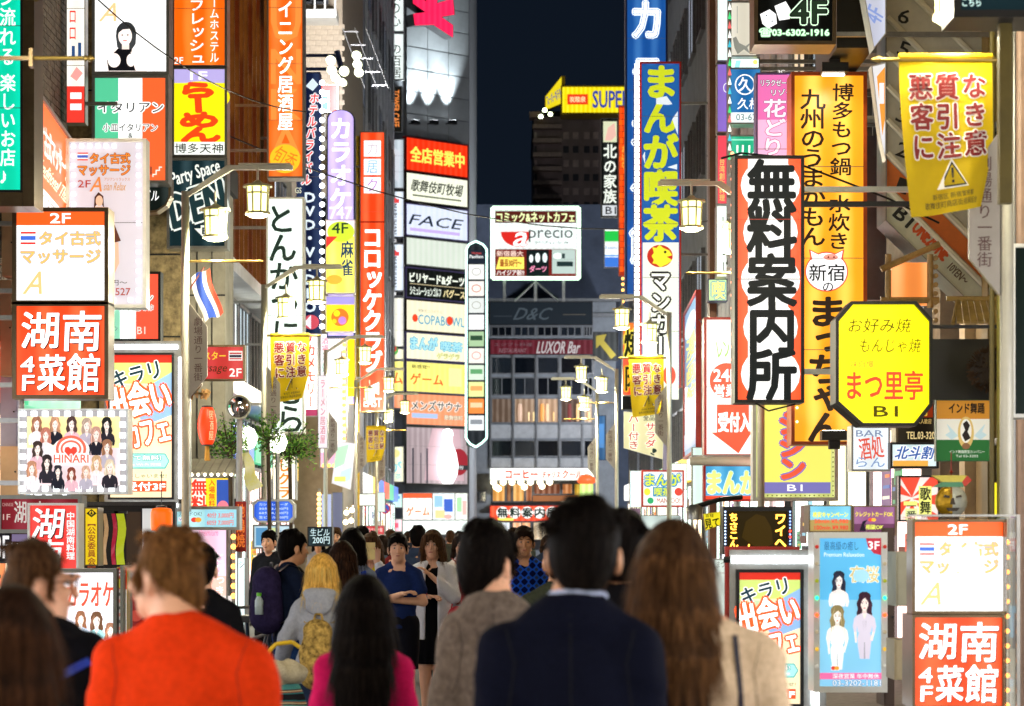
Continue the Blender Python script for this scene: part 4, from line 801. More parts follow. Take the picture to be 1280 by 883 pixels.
# ---------------------------------------------------------------- tower signs at the end of the street
def tface(y0, y1, f=None, fn=None, x0=507, x1=585, **k): pass
TS = lambda nm, lb, y0, y1, fc, fn=None, **k: sign(nm, lb, 508, y0, 584, y1, 94.9, fc, fn, Yr=97.05, d=.18, fw=.05, uneven=.08, **k)
TS('all_open_sign', 'red sign with yellow-green characters at the top of the tower stack', 172, 212, '#f0300c', ops(('t', '全店営業中', 513, 182, 580, 201, '#e4f060', dict(b=.06)),), k=1.05, fr='red')
TS('beer_hall_sign', 'cream sign with black brush script, second in the tower stack', 216, 250, '#f0f2dc', ops(('t', '歌舞伎町牧場', 514, 223, 578, 238, '#1c2418', dict(b=.03, slant=.2)), ('r', 515, 242, 576, 244, '#5a6048')), fr='bronze')
TS('face_sign', 'pale blue FACE sign in slanted thin letters on the tower', 255, 293, '#d4dcf0', ops(('t', 'FACE', 513, 267, 577, 280, '#1c2838', dict(slant=.4)), ('r', 512, 284, 574, 288, '#c0a8e0')), fr='purple')
TS('blank_sign', 'blank pale lit sign panel in the middle of the tower stack', 297, 330, '#cdd6c8', fr='grey')
TS('billiards_sign', 'black billiards and darts sign with white letters on the tower', 335, 371, '#101410', ops(('t', 'ビリヤード&ダーツ', 512, 340, 580, 352, '#eef4e4', dict(b=.06)), ('r', 512, 353.8, 581, 354.6, '#c8b890'), ('t', 'シミュレーションゴルフ', 512, 357, 550, 368, '#dce4d8', dict(b=.05)), ('t', 'バグース', 553, 358, 580, 368, '#e8d8a0', dict(b=.05))), fr='purple', k=1.1, fk=.6)
TS('bowling_sign', 'cream bowling sign with coloured letters and two red balls on the tower', 375, 412, '#ece4c4', ops(('t', '歌舞伎コパボウル', 522, 385, 552, 389, '#a8a890'), ('t', 'COPABOWL', 522, 392, 580, 404, '#3c98b8', dict(b=.02)), ('e', 518, 397, 3.5, 5, '#e84420'), ('e', 561, 397, 4, 5.5, '#e84420')), fr='bronze')
TS('manga_tower_sign', 'cream manga cafe sign with pale blue bubble letters on the tower', 416, 448, '#f2ecca', ops(('t', 'まんが', 513, 420, 546, 436, '#a8dce4', dict(b=.06, ol=('#4ca0bc', .8))), ('t', '喫茶', 550, 424, 577, 436, '#a8dce4', dict(b=.05, ol=('#4ca0bc', .8))), ('t', 'ゲラゲラ', 545, 439, 573, 446, '#e8e09c', dict(b=.04, ol=('#90a060', .5)))), fr='purple')
TS('yellow_game_sign', 'yellow game centre sign with red katakana on the tower', 452, 489, '#f2ea78', ops(('t', 'ゲーム', 513, 466, 553, 480, '#e85818', dict(b=.04)), ('t', '新感覚!!', 514, 455, 536, 460, '#4a3c20', dict(b=.02)), ('r', 560, 457, 576, 480, '#e8e0a0')), fr='purple')
TS('sauna_sign', 'orange sauna sign with dark green katakana at the foot of the tower stack', 492, 530, '#f09468', ops(('t', 'メンズサウナ', 514, 500, 576, 512, '#1c3c38', dict(b=.03, ol=('#f8ece0', 1))), ('r', 514, 516, 546, 522, '#a8c0e0'), ('t', '歌舞伎町', 554, 517, 577, 523, '#e8d8c0', dict(b=.04, ol=('#8a7458', .4)))), fr='grey')
def LS(nm, lb, y0, y1, fc, fn=None, x0=484, x1=504, Y=94.7, **k): return sign(nm, lb, x0, y0, x1, y1, Y, fc, fn, d=.25, fw=.035, **k)
LS('script_sign', 'pale vertical sign with ink script, uppermost beside the red star letter', -30, 39, '#e4eeea', ops(('t', '板の心', 487, -14, 501, 34, '#1c2c24', v())), x0=481, x1=504)
LS('script_sign', 'pale vertical sign with one bold ink swirl beside the panelled wall', 43, 99, '#e6f0ec', ops(('t', 'の百居', 488, 54, 502, 98, '#1c2820', v())), x0=481, x1=504)
s = LS('cafe_letters_sign', 'narrow sign with orange slanting Roman letters running downwards', 109, 165, '#d8dcc4', ops(('r', 491, 109, 502, 165, '#14140f'), ('t', 'TOWER CAFE', 472, 132, 518, 140, '#f08a40', dict(b=.03, rot=-90, k=1.1)),), x0=481, x1=502)
LS('grey_glass_sign', 'pale grey unlit-looking sign between the cafe letters and the hall signs', 175, 235, '#c0ccd4', ops(('p', [(486, 180), (500, 190), (498, 228), (488, 220)], '#d8dce4')), k=.9)
def marhan(f): f.poly([(489, f.y0 + 14), (489, f.y0 + 9), (493, f.y0 + 6), (496, f.y0 + 9), (499, f.y0 + 9), (499, f.y0 + 14)], '#d84040'); f.text('MARUHAN', 474, f.y0 + 31, 512, f.y0 + 37, '#2c3038', b=.03, rot=-90)
LS('hall_sign', 'pale blue game hall sign with stacked capitals, upper of two', 240, 296, '#d8e2ee', marhan); LS('hall_sign', 'pale blue game hall sign with stacked capitals, lower of two', 306, 363, '#d8e2ee', marhan)
LS('dark_number_strip', 'small black strip with a white numeral between the hall signs', 297.5, 304, '#0c0c10', ops(('t', '2', 492, 299, 496, 303, WH)), k=.8); LS('dark_number_strip', 'small black strip with a white numeral below the hall signs', 365, 370, '#0c0c10', ops(('t', '1', 492, 365.5, 495, 369.5, WH)), k=.8)
LS('plain_light_column', 'plain cream lit column below the hall signs', 373, 433, '#e4e2d4'); LS('side_manga_sign', 'narrow end panel of the cream manga sign with a red and green arc', 437, 449, '#f2ecca', ops(('e', 489, 438, 9, 7, '#58a850'), ('e', 489, 436, 7, 5, '#e8482c')))
LS('side_game_sign', 'narrow end panel of the yellow game sign', 452, 489, '#f2ea78', ops(('t', '-ム', 486, 466, 503, 480, '#e85818', dict(b=.04)))); LS('side_sauna_sign', 'narrow end panel of the orange sauna sign', 492, 510, '#f09468')
LS('side_cafe_sign', 'small cream manga sign with pale blue bubble letters beside the bowling pin', 559, 602, '#f0eecc', ops(('e', 494, 567, 6, 5, '#e8dc90'), ('t', 'が', 486, 577, 502, 590, '#88d0dc', dict(b=.06)), ('t', '喫茶', 486, 592, 502, 600, '#a0c8c8', dict(b=.04))), x0=485)
# white neon-edged tenant column
def tenants(f):
    f.rect(585, 313, 606, 330, '#1c2430'); f.text('Humax', 590, 315, 602, 318, '#c84848'); f.text('Pavilion', 587, 319, 604, 323, WH, b=.03)
    C = ['#f4f4ee', '#f2eee6', '#dfe4e0', '#fbfbfb', '#a8c89c', '#f0eee4', '#d8e8d4', '#e4ec9c', '#f48a3c', '#eef2f2']
    for i in range(10):
        y = 331 + i * 21; f.rect(586, y, 605, y + 18.5, C[i])
        if i in (0, 1, 2, 5): f.ring(595.5, y + 9, 6, 5, 1.2, ('#a8a8a8', '#c07868', '#b0b0a8', 0, 0, '#d89090')[i])
        if i in (4, 6, 7, 8, 9): f.rect(588, y + 5, 603, y + 11, ('#2c4c34', 0, '#5ca068', '#f4a860', '#fbd0a0', '#8a9098')[i - 4])
shp = [(584, 556), (584, 312), (588, 306), (595, 303), (602, 306), (607, 312), (607, 546), (602, 552), (595, 556), (590, 558)]
s = sign('tenant_column', 'tall tenant sign with ten small panels outlined in pale neon tube', 584, 303, 607, 558, 93.5, '#2a3038', tenants, shape=shp[::-1], fr='grey', fk=.3, fw=.04, k=1.05)
fcq = Face(s, 584, 303, 607, 558, s['w'], s['h'], 1)
pts = [fcq.xy(595.5 + (x - 595.5) * 1.08, y) for x, y in [(584, 312), (587, 306), (595, 302), (603, 306), (607.5, 312), (607.5, 548), (602, 554), (595, 559), (588, 555), (583.5, 548), (584, 312)]]
MB().tube([(x, -.06, z) for x, z in pts], .035, n=6).build('neon_tube', emis('#c8fff0', 3), s)
# star letter on top
def xs(c): return [(514, -12), (532, -2), (530, -30), (548, -30), (546, -2), (566, -12), (568, 8), (551, 14), (566, 22), (566, 38), (541, 26), (518, 31), (516, 17), (531, 12), (516, 4)]
st = sign('red_star_letter', 'large pink-red glowing star-shaped letter high on the tower', 512, -32, 568, 38, 94.2, '#ff1e50', None, Yr=95.7, shape=xs(0)[::-1], fr='dark', fw=.0, k=1.25, uneven=.06, d=.5)
# mural with bowling pin
mu = sign('bowling_mural', 'grey mural with a glowing white bowling pin and dark red ball above the game entrance', 508, 534, 584, 604, 94.9, '#b8a4a8', ops(
    ('p', [(534, 560), (540, 534), (574, 534), (580, 600), (530, 600)], '#dcb8c0'), ('e', 573, 576, 12, 17, '#a82834'), ('r', 566, 580, 584, 586, '#3a3c40'), ('t', '受付', 568, 580.5, 578, 585.5, WH, dict(b=.03)),
    ('r', 514, 560, 516, 604, '#40424c'), ('r', 524, 566, 525, 604, '#50505a'), ('r', 531, 560, 533, 604, '#484a54')), Yr=97.05, k=.75, fr='grey')
fq = Face(mu, 508, 534, 584, 604, mu['w'], mu['h'], 1); px_, pz_ = fq.xy(553, 604)
MB().lathe([(.2, 0), (.38, .35), (.42, .75), (.34, 1.2), (.2, 1.55), (.17, 1.75), (.22, 1.95), (.17, 2.12), (.001, 2.2)], n=20).build('bowling_pin', emis('#ffffff', 2.2), mu, (px_, -.3, pz_), smooth=True)
sign('game_entrance_sign', 'white game sign with orange katakana over the tower entrance', 504, 617, 540, 650, 94, '#f8f4ee', ops(('r', 504, 617, 540, 623, '#ee5c30'), ('t', 'ゲーム', 508, 634, 537, 645, '#f07028', dict(b=.05))), k=1.2)
sign('poster_window', 'bright window of blue and yellow posters right of the game entrance sign', 541, 617, 568, 650, 94.1, '#e8f2f4', ops(('r', 543, 620, 553, 634, '#98c8e0'), ('r', 555, 624, 566, 640, '#3864c8'), ('r', 544, 638, 556, 648, '#e4d898'), ('e', 560, 646, 5, 3, '#f0b0a8')), k=1.1)
sign('poster_window', 'narrow bright window with green and pink patches at the tower corner', 569, 617, 584, 650, 94.3, '#eaf2ea', ops(('r', 571, 622, 577, 640, '#a8dca8'), ('r', 578, 626, 583, 644, '#f0b8b0')), k=1.1)
sign('white_entrance_strip', 'plain white lit strip under the game entrance sign', 504, 651, 584, 668, 94, '#eefaf4', k=1.2)
sign('green_shop_sign', 'small mint green shop board above the round blue traffic sign', 476, 618, 502, 634, 90, '#c8f0e4', ops(('r', 476, 623, 488, 627, '#48c8a8'), ('r', 492, 620, 500, 624, '#6aa8c8')), k=1.1)
sign('pink_shop_sign', 'pale pink shop board with red stripe beneath the green shop board', 470, 650, 502, 664, 90, '#f8b8c8', ops(('r', 474, 654, 498, 660, '#f4506c')), k=1.1)
ts = thing('no_parking_sign', 'round blue no-parking sign with a red ring and slash on a thin pole', 'traffic sign', (PX(481.5, 80), 80, .12))
MB().cyl((0, 0, 0), (0, 0, 2.6), .03).build('pole', STEEL, ts)
f_ = Face(ts, 0, 0, 10, 10, .34, .34, .5, True, -.04)
for o, z in ((f_.ell(5, 5, 5, 5, '#c83040'), 0), (f_.ell(5, 5, 3.9, 3.9, '#2858c8'), 0), (f_.poly([(1.6, 2.6), (2.6, 1.6), (8.4, 7.4), (7.4, 8.4)], '#c83040'), 0)): o.location.z = 2.28; o.name = 'disc'
# small red awning things
aw = sign('red_shop_board', 'dark red board with white letters just above the crowd at the tower foot', 457, 658, 480, 668, 60, '#c02430', ops(('t', 'カラオケ館', 460, 660, 478, 665, '#f4d8d8', dict(b=.02))), k=.8)
# ---------------------------------------------------------------- office block signs
def aprecio(f):
    f.rect(619, 264, 720, 279, '#4a1812'); f.text('コミック&ネットカフェ', 621, 266, 718, 278, '#e8f0b0', b=.05)
    f.poly([(626, 290)] + [(626 + 15 * (1 - math.cos(t)) * 1.25, 290 + 18 * math.sin(t)) for t in [math.pi * i / 10 for i in range(11)]] + [(664, 290)], '#c82018')
    f.text('a', 643, 291, 660, 308, WH, b=.04, slant=.3, ol=('#c82018', .8)); f.text('precio', 661, 284, 716, 303, '#283434', b=.0); f.text('アプレシオ', 668, 302, 712, 306, '#687470')
    f.rect(619, 312, 720, 346, '#6a1c18'); f.text('新宿最大', 621, 314, 654, 321, '#f4d8c8', b=.02); f.poly([(620, 337), (624, 322), (655, 322), (655, 337)], '#f8e060'); f.text('最長30円〜', 625, 325, 652, 334, '#8a3010', b=.05); f.text('ハイジア前!!', 621, 338, 655, 345, '#f4ece4', b=.03)
    f.rect(658, 313, 686, 346, '#0e1818'); f.ell(664, 324, 2.5, 5, '#e8f0ec'); f.ell(672, 323, 3, 6, '#e8f0ec'); f.ell(681, 323, 3, 6, '#d8e8e4'); f.text('ダーツ', 662, 333, 683, 341, '#f090b0', b=.04)
    f.rect(690, 313, 719, 343, '#a8b8b0'); f.ell(697, 321, 6, 4, '#dce8e0'); f.rect(696, 328, 716, 334, '#1c2c2c'); f.rect(702, 318, 706, 324, '#2c3c3c')
s = sign('comic_cafe_billboard', 'rooftop comic and net cafe billboard with mint neon edge and red bowl logo', 618, 263, 721, 346, 116, '#dfe8e4', aprecio, fr='grey', fw=.12, k=1.0)
W, H = s['w'], s['h']; MB().tube([(-W / 2 - .1, -.14, -.1), (W / 2 + .1, -.14, -.1), (W / 2 + .1, -.14, H + .1), (-W / 2 - .1, -.14, H + .1), (-W / 2 - .1, -.14, -.1)], .085, n=6).build('neon_edge', emis('#d4ffd8', 2.4), s)
mb = MB(); zz = PZ(376, 116) - s.location.z
for x in (-1.5, 0, 1.35): mb.box(x - .07, .3, zz, x + .07, .45, -.1)
for a, c_ in ((-1.0, 0), (1.1, 0)): mb.cyl((a, .3, zz), (c_, .3, -.2), .05)
mb.build('support_frame', STEEL, s)
sign('luxor_band', 'dark red band sign with faint white bar name across the office block', 613, 425, 742, 443, 119.6, '#5c1420', ops(('t', 'LUXOR Bar', 672, 427, 725, 442, '#b8b0b0', dict(b=.03, slant=.2, k=.6)), ('t', 'RESTAURANT', 624, 436, 658, 441, '#8a6870', dict(slant=.15, k=.5)), ('t', 'エジプト料理', 618, 429, 665, 433, '#6c5058', dict(k=.5))), k=.5, d=.1, fr='dark')
sign('script_band', 'nearly dark band with faint cursive initials above the small windows', 613, 378, 740, 406, 119.6, '#1c242c', ops(('t', 'D&C', 645, 385, 688, 400, '#4a545c', dict(slant=.5, k=.5)), ('r', 617, 395, 640, 396, '#3c444c', dict(k=.5)), ('r', 704, 393, 732, 394, '#5c5850', dict(k=.5))), k=.5, d=.1, fr='dark', uneven=0)
sign('coffee_sign', 'long white lit coffee sign with red katakana on the office block', 613, 586, 742, 600, 118.7, '#f0f8ee', ops(('t', 'コーヒー', 632, 588, 672, 598, '#d83c14', dict(b=.12)), ('t', 'チャリス', 678, 590, 700, 598, '#c04018', dict(slant=.1, b=.08)), ('t', 'クール', 703, 588, 728, 598, '#c04018', dict(slant=.1, b=.08))), d=.4, k=.95, fr='white', fk=1.3)
tl = thing('tower_lamp', 'small signal-shaped lamp sign, orange cap over green glass, beside the coffee sign', 'lamp', (PX(733, 118), 118, PZ(622, 118)))
MB().box(-.32, -.2, 0, .32, .2, .65).build('green_glass', emis('#b8dc70', 1.1, .3), tl); MB().lathe([(.3, .651), (.45, .75), (.42, .95), (.2, 1.1), (.001, 1.15)], n=14).build('cap', emis('#f06030', 1.2), tl, smooth=True)
MB().box(-.3, -.22, -.2, .3, .2, -.001).build('base', emis('#a8c0e8', .8), tl); MB().box(-.05, .2, .2, .05, 1.9, .3).build('bracket', DARKM, tl)
def info(f):
    for i, t in enumerate('無料案内所'):
        x = 622 + i * 15.5; f.ell(x + 6, 641, 7.5, 7.5, '#f4f4ee'); f.text(t, x, 635, x + 12.5, 647, '#10241c', b=.08)
    f.rect(622, 648, 642, 651, '#e8e060')
sign('far_information_sign', 'long red free-information sign with white-haloed characters under the coffee shop', 613, 633, 745, 651, 117.5, '#ea4420', info, d=.3, k=1.05, fr='red')
sign('yellow_arrow_board', 'dark board with a dim yellow arrow turned diagonally behind the lamps', 742, 416, 772, 450, 108, '#2a2c2c', ops(('p', [(745, 420), (758, 418), (755, 426), (770, 444), (764, 449), (750, 431), (745, 436)], '#8a7c30', dict(k=.22))), k=.5, fr='dark')
sign('blue_glass_sign', 'small dim blue vertical sign at the edge of the office block', 745, 520, 757, 575, 108, '#284868', ops(('r', 747, 530, 755, 560, '#3c6c9c')), k=.6, fr='dark')
# yellow rooftop sign
sign('super_sign', 'yellow rooftop sign with blue capitals and a red plate on the dark hotel tower', 703, 109, 800, 141, 155, '#f4dc08', ops(('r', 709, 118, 735, 131, '#e84018'), ('t', '炭酸泉', 712, 121, 732, 128, '#fbe8b0', dict(b=.03)), ('t', 'SUPER HOTEL', 741, 114, 845, 135, '#2c44a0', dict(b=.05))), k=1.0, d=2, fr='yellow', fw=.1)
sign('corner_super_sign', 'angled yellow end face of the rooftop sign with small blue characters', 682, 108, 702.5, 141, 158.5, '#f0d80c', ops(('t', 'スーパーホテル', 684, 121, 702, 134, '#2c44a0', dict(slant=-.2))), Yr=155.1, k=.9, d=.2, fr='yellow', fw=.03, shape=[(682, 121), (702.5, 108), (702.5, 141), (682, 138)][::-1])
for i, (px, py) in enumerate(((681, 138), (676, 146), (688, 143))):
    g = thing('roof_floodlight', '%s small bright floodlight under the corner of the yellow rooftop sign' % ('uppermost', 'outermost', 'lowest')[i] if i < 2 else 'small bright floodlight under the yellow rooftop sign nearest its lettering', 'floodlight', (PX(px, 154), 154, PZ(py, 154)))
    MB().lathe([(.001, -.12), (.12, -.1), (.15, 0), (.1, .12), (.001, .14)], n=10).build('lens', emis('#f0ffd0', 5), g); MB().cyl((0, 0, 0), (.3, 1.2, .3), .04, n=5).build('arm', DARKM, g)
# ---------------------------------------------------------------- right side, far to near
sign('kita_sign', 'black vertical sign with white characters and a picture panel on top', 752, 149, 772, 271, 85, '#0e1210', ops(('r', 754, 152, 771, 178, '#d8dcb8'), ('p', [(756, 176), (760, 160), (768, 154), (770, 170), (764, 176)], '#e8b8a8'), ('t', '北の家族', 754, 180, 771, 255, '#eef4e8', v(b=.05)), ('r', 753, 257, 771, 270, '#d0d4d8'), ('t', 'B1', 757, 259, 770, 268, '#14141c', dict(b=.03))), k=1.0, fk=.5, fr='grey', wall=XR)
sign('convenience_sign', 'green, white and blue striped convenience store sign', 756, 287, 774, 334, 84, '#f2f6f4', ops(('r', 756, 289, 774, 302, '#20c448'), ('r', 756, 302, 774, 304, '#d8f0dc'), ('t', 'Family', 757, 308, 772, 313, '#7ca0d0'), ('r', 756, 319, 774, 321, '#68a0e0'), ('r', 756, 322, 774, 334, '#3c78d8')), k=1.0, wall=XR)
def obrick(f):
    for j in range(27):
        for i in range(2): f.rect(774 + i * 4.6 + (j % 2) * .8, 135 + j * 7.7, 778 + i * 4.6 + (j % 2) * .3, 141.6 + j * 7.7, ('#f4520c', '#ee4808', '#f8600c')[(i + j) % 3])
    f.text('おはな', 776, 185, 782, 214, '#f8b840', v=1, b=.03)
s = sign('orange_brick_sign', 'narrow orange brick-patterned vertical strip sign with small lights at its foot', 774, 133, 783, 344, 80, '#a02808', obrick, k=1.1, fw=.02, fr='orange', wall=XR)
bulbs(s, [(0, -.03, -.12 - i * .19) for i in range(6)], .05, '#ffb050', 4)
def kara2(f):
    for i, t in enumerate('カラオケ館'):
        y = -8 + i * 70
        f.text(t, 789, y + 4, 828, y + 66, WH, v=1, b=.05, ol=('#1c4c88', 3.2)) if False else (f.text(t, 787, y + 6, 830, y + 60, '#e8f4fc', v=1, b=.1, k=1.3), f.text(t, 787, y + 6, 830, y + 60, '#2c5c9c', v=1, b=.045), f.text(t, 787, y + 6, 830, y + 60, WH, v=1, b=.0, k=1.6))
sign('blue_karaoke_sign', 'very tall royal blue vertical sign with white outlined katakana against the night sky', 784, -80, 832, 372, 42.5, '#14509c', kara2, k=.95, fr='navy', d=.4, wall=XR, uneven=.2)
def manga(f):
    f.rect(803, 82, 848, 301, '#1c5ca0'); 
    for t, y0, y1 in (('ま', 82, 123), ('ん', 125, 167), ('が', 169, 212), ('喫', 214, 257), ('茶', 258, 301)):
        f.text(t, 805, y0, 846, y1, '#c8d424', v=1, b=.075, ol=('#1450a0', 1.6), em=1.08)
    for p in ([(820, 124), (833, 121), (840, 131), (835, 132), (820, 131)], [(840, 150), (847, 140), (847, 170)], [(803, 196), (806, 190), (806, 206)], [(834, 210), (846, 206), (846, 213)]): f.poly(p, '#dce8f0')
    f.rect(803, 304, 848, 500, '#e8ece0'); f.ell(824.5, 321, 16, 14, '#b82414')
    f.poly([(815, 310), (820, 311), (824, 307), (829, 311), (836, 314), (840, 320), (833, 322), (840, 326), (834, 331), (825, 335), (820, 331), (815, 330), (817, 326), (814, 321), (817, 317)], '#e4e030'); f.ell(831, 316, 1.6, 1.6, '#1c1c18')
    f.text('マンガー', 812, 338, 838, 446, '#f4f6f0', v=1, b=.05, ol=('#1c1c1a', 2.4)); f.ell(836, 470, 8, 12, '#d83c20')
s = sign('manga_cafe_sign', 'tall blue manga cafe sign with yellow-green kana over a white panel with a fish badge', 802, 80, 849, 482, 38, '#1450a0', manga, k=.9, fr='red', d=.35, wall=XR, uneven=.12)
MB().box(-s['w'] / 2 - .11, -.02, 0, -s['w'] / 2 - .04, .3, s['h']).build('light_trough', STEEL, s)
bulbs(s, [(-s['w'] / 2 - .075, -.04, s['h'] - .04 - i * .094) for i in range(int(s['h'] / .094))], .034, '#f4fbff', 5, 'lamp_tile', True)
sign('yakitori_sign', 'red and yellow vertical grill sign half hidden by the yellow banner', 779, 404, 801, 494, 45, '#f03c1c', ops(('r', 779, 404, 801, 448, '#f07828'), ('t', '焼', 780, 410, 801, 448, '#182010', v(b=.07, ol=('#ecd850', 1.6))), ('t', '肉', 780, 452, 801, 490, '#182010', v(b=.05, ol=('#e0a820', 1.6)))), k=1.0, wall=XR)
sign('dark_lower_strip', 'dark blank end of the grill sign cabinet', 779, 496, 801, 511, 45.2, '#141416', k=.4, uneven=0, fr='dark')
sign('salad_banner', 'slanted cream banner with red and dark characters under the yellow warning banner', 780, 515, 830, 573, 36.5, '#c8c49c', ops(('t', 'バー付き', 785, 518, 799, 562, '#a83c30', v(b=.03, ol=('#f4f4e8', .8))), ('t', 'サラダ', 806, 528, 820, 560, '#b83c34', v(b=.03, ol=('#f4f4e8', .8), rot=0)), ('t', '全品', 804, 519, 818, 526, '#303430'), ('t', '!', 814, 561, 820, 569, '#20302c', dict(b=.05, rot=-30))), k=.75, shape=[(780, 515), (830, 519), (828, 574), (780, 560)][::-1], fw=.005, d=.04, fr='white')
sign('small_manga_board', 'square manga cafe board with red frame, half behind the lamp pole', 804, 590, 853, 632, 36, '#e8f0ee', ops(('t', 'まんが', 807, 593, 850, 607, '#c8d42c', dict(b=.06, ol=('#2c7cb0', 2))), ('r', 816, 609, 838, 621, '#2c7cb0'), ('t', '喫茶', 818, 610, 838, 620, '#c8d42c', dict(b=.05)), ('e', 809, 615, 4, 4.5, '#d0d838'), ('e', 848, 615, 5, 5, '#c83c30'), ('e', 813, 626, 4, 4, '#1c9860'), ('t', 'MANBOO!', 821, 623, 850, 629, '#a84838')), k=.9, fr='red', fw=.025)
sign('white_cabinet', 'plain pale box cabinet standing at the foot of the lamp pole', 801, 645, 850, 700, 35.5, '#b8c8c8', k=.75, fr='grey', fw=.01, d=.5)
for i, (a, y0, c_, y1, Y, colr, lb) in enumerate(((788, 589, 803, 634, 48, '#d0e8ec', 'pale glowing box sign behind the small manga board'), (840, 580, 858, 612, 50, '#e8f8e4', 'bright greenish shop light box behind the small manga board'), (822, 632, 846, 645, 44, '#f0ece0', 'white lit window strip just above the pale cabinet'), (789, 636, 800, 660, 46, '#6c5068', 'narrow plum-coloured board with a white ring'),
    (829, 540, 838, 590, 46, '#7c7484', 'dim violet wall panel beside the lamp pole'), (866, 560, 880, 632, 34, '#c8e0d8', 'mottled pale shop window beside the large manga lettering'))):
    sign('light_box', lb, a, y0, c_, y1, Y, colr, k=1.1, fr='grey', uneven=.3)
def entry24(f):
    f.rect(882, 414, 940, 570, '#f2f4f2'); f.ell(908, 476, 21, 22, '#ee5438'); f.text('24h', 892, 462, 921, 477, WH, b=.07); f.text('営業', 893, 481, 921, 496, WH, b=.06)
    f.poly([(896, 506), (936, 506), (936, 538), (941, 538), (923, 567), (889, 541), (896, 541)], '#ee5438'); f.text('受付入口', 898, 516, 950, 540, WH, b=.07)
    f.text('レンタル', 896, 424, 930, 446, '#98c470', b=.02, rot=8)
sign('entrance_sign', 'white sign with a red disc and big red arrow for the open-all-hours reception', 883, 400, 944, 568, 28, '#f2f4f2', entry24, fr='red', wall=XR, k=1.0, d=.3)
sign('cavern_poster', 'blue poster panel with yellow arched lettering turned along the street', 856, 396, 872, 572, 38, '#4c88b8', ops(('t', '漫画館', 858, 430, 870, 520, '#e8e050', v(b=.05)), ('r', 856, 545, 872, 565, '#98a8d0'), ('e', 864, 420, 7, 14, '#c8e0f0')), Yr=34.2, k=.75, d=.05, fr='red')
sign('large_manga_board', 'blue and yellow manga lettering board under the pipe canopy', 882, 583, 943, 624, 28.3, '#3c98c8', ops(('t', 'まんが喫茶', 885, 588, 990, 618, '#d8ec84', dict(b=.08, ol=('#bfe4f0', 1))), ('r', 882, 620, 943, 624, '#e84428')), k=1.0, fr='red', d=.15)
cn = thing('pipe_canopy', 'pale rounded canopy pipe above the blue and yellow manga board', 'canopy', (PX(905, 28), 27.9, PZ(577, 28)))
MB().cyl((-.4, 0, 0), (.42, 0, 0), .05, n=14).build('pipe', POLEM, cn, smooth=True); MB().box(-.38, .0, .04, .4, .5, .07).build('roof_sheet', STEEL, cn)
def bulbsign(f):
    f.rect(950, 503, 1038, 612, '#f0ec6c'); f.rect(950, 603, 1038, 617, '#7874b8'); f.text('B1', 984, 606, 1003, 614, WH, b=.03)
    f.text('ミュージシン', 974, 430, 1006, 600, '#ec5c3c', v=1, b=.08, ol=('#8078c0', 1.8), em=1.1)
s = sign('bulb_frame_sign', 'yellow sign with orange kana in a lime frame studded with small dark bulbs', 945, 480, 1043, 622, 23.6, '#c8d07c', bulbsign, fr='white', k=.95, d=.2)
bulbs(s, [(x_, -.035, z_) for x_, z_ in border(s['w'], s['h'], 17, 24, .018)], .008, '#8a9440', .5)
def lady_sign(f):
    f.rect(947, 93, 989, 196, '#e470b0'); f.rect(947, 150, 989, 196, '#f0b8d8'); f.text('リラクゼーション', 951, 100, 1003, 108, WH, b=.02, ol=('#503048', .6)); f.text('リゾート', 964, 112, 1000, 120, WH, ol=('#503048', .6)); f.text('花どり', 952, 124, 982, 196, '#fbe8f4', v=1, b=.04, ol=('#a85c88', .8), slant=.05)
sign('pink_flower_sign', 'pink to white relaxation sign with brush lettering beside the orange hotpot sign', 947, 94, 990, 280, 23.5, '#f8e8f2', lady_sign, fr='purple', wall=XR, k=1.0)
sign('kyu_sign', 'deep blue sign with a white circled character', 913, 87, 950, 154, 26, '#1460a0', ops(('o', 931, 106, 12.5, 13, 1.6, WH), ('t', '久', 923, 97, 939, 115, WH, dict(b=.03)), ('t', '3C', 972, 88, 981, 92, WH), ('t', '久松', 922, 123, 950, 137, WH, dict(b=.02, slant=.1)), ('r', 913, 141, 950, 154, '#e4f0f2'), ('t', '03-6205', 920, 143, 956, 151, '#68848c')), wall=XR, k=.9)
sign('green_white_sign', 'green sign with white rounded letters partly behind the red-edged information sign', 914, 171, 950, 215, 26.5, '#18a078', ops(('t', 'リレ', 921, 182, 946, 196, WH, dict(b=.08)), ('r', 914, 174, 950, 176, '#8ce0c4')), k=.9, wall=XR)
sign('pale_sketch_sign', 'pale sign with faint grey ink sketch high beside the black telephone sign', 914, 4, 945, 70, 26.2, '#d8d4c4', ops(('p', [(916, 48), (920, 46), (924, 54), (932, 58), (940, 52), (934, 60), (938, 68), (930, 62), (922, 68), (918, 60)], '#8a8c84'), ('r', 921, 8, 922, 42, '#a8a8a0')), k=.85, wall=XR)
sign('mint_bright_sign', 'very bright white and mint light box above the deep blue circled sign', 914, 74, 948, 86, 26.3, '#e4fff8', ops(('p', [(920, 76), (926, 76), (924, 85), (918, 85)], '#98dce0'), ('e', 944, 78, 3, 3, '#e4e878')), k=1.2, wall=XR)
sign('purple_strip_sign', 'narrow lilac vertical sign beside the string of green lights', 897, 81, 908, 165, 27.5, '#8c6cd0', ops(('o', 908, 110, 4, 6, 1, WH)), k=.85, wall=XR)
sign('red_strip_sign', 'narrow red vertical sign with yellow characters for creative cooking', 897, 170, 908, 255, 27.6, '#e8485c', ops(('t', '台湾創作料理', 899, 198, 906, 252, '#f4c86c', v(b=.03))), k=.9, wall=XR)
sign('white_strip_sign', 'narrow white backlit strip at the top beside the bronze column', 897, -60, 909, 76, 27.4, '#e4f6f2', k=1.05, wall=XR)
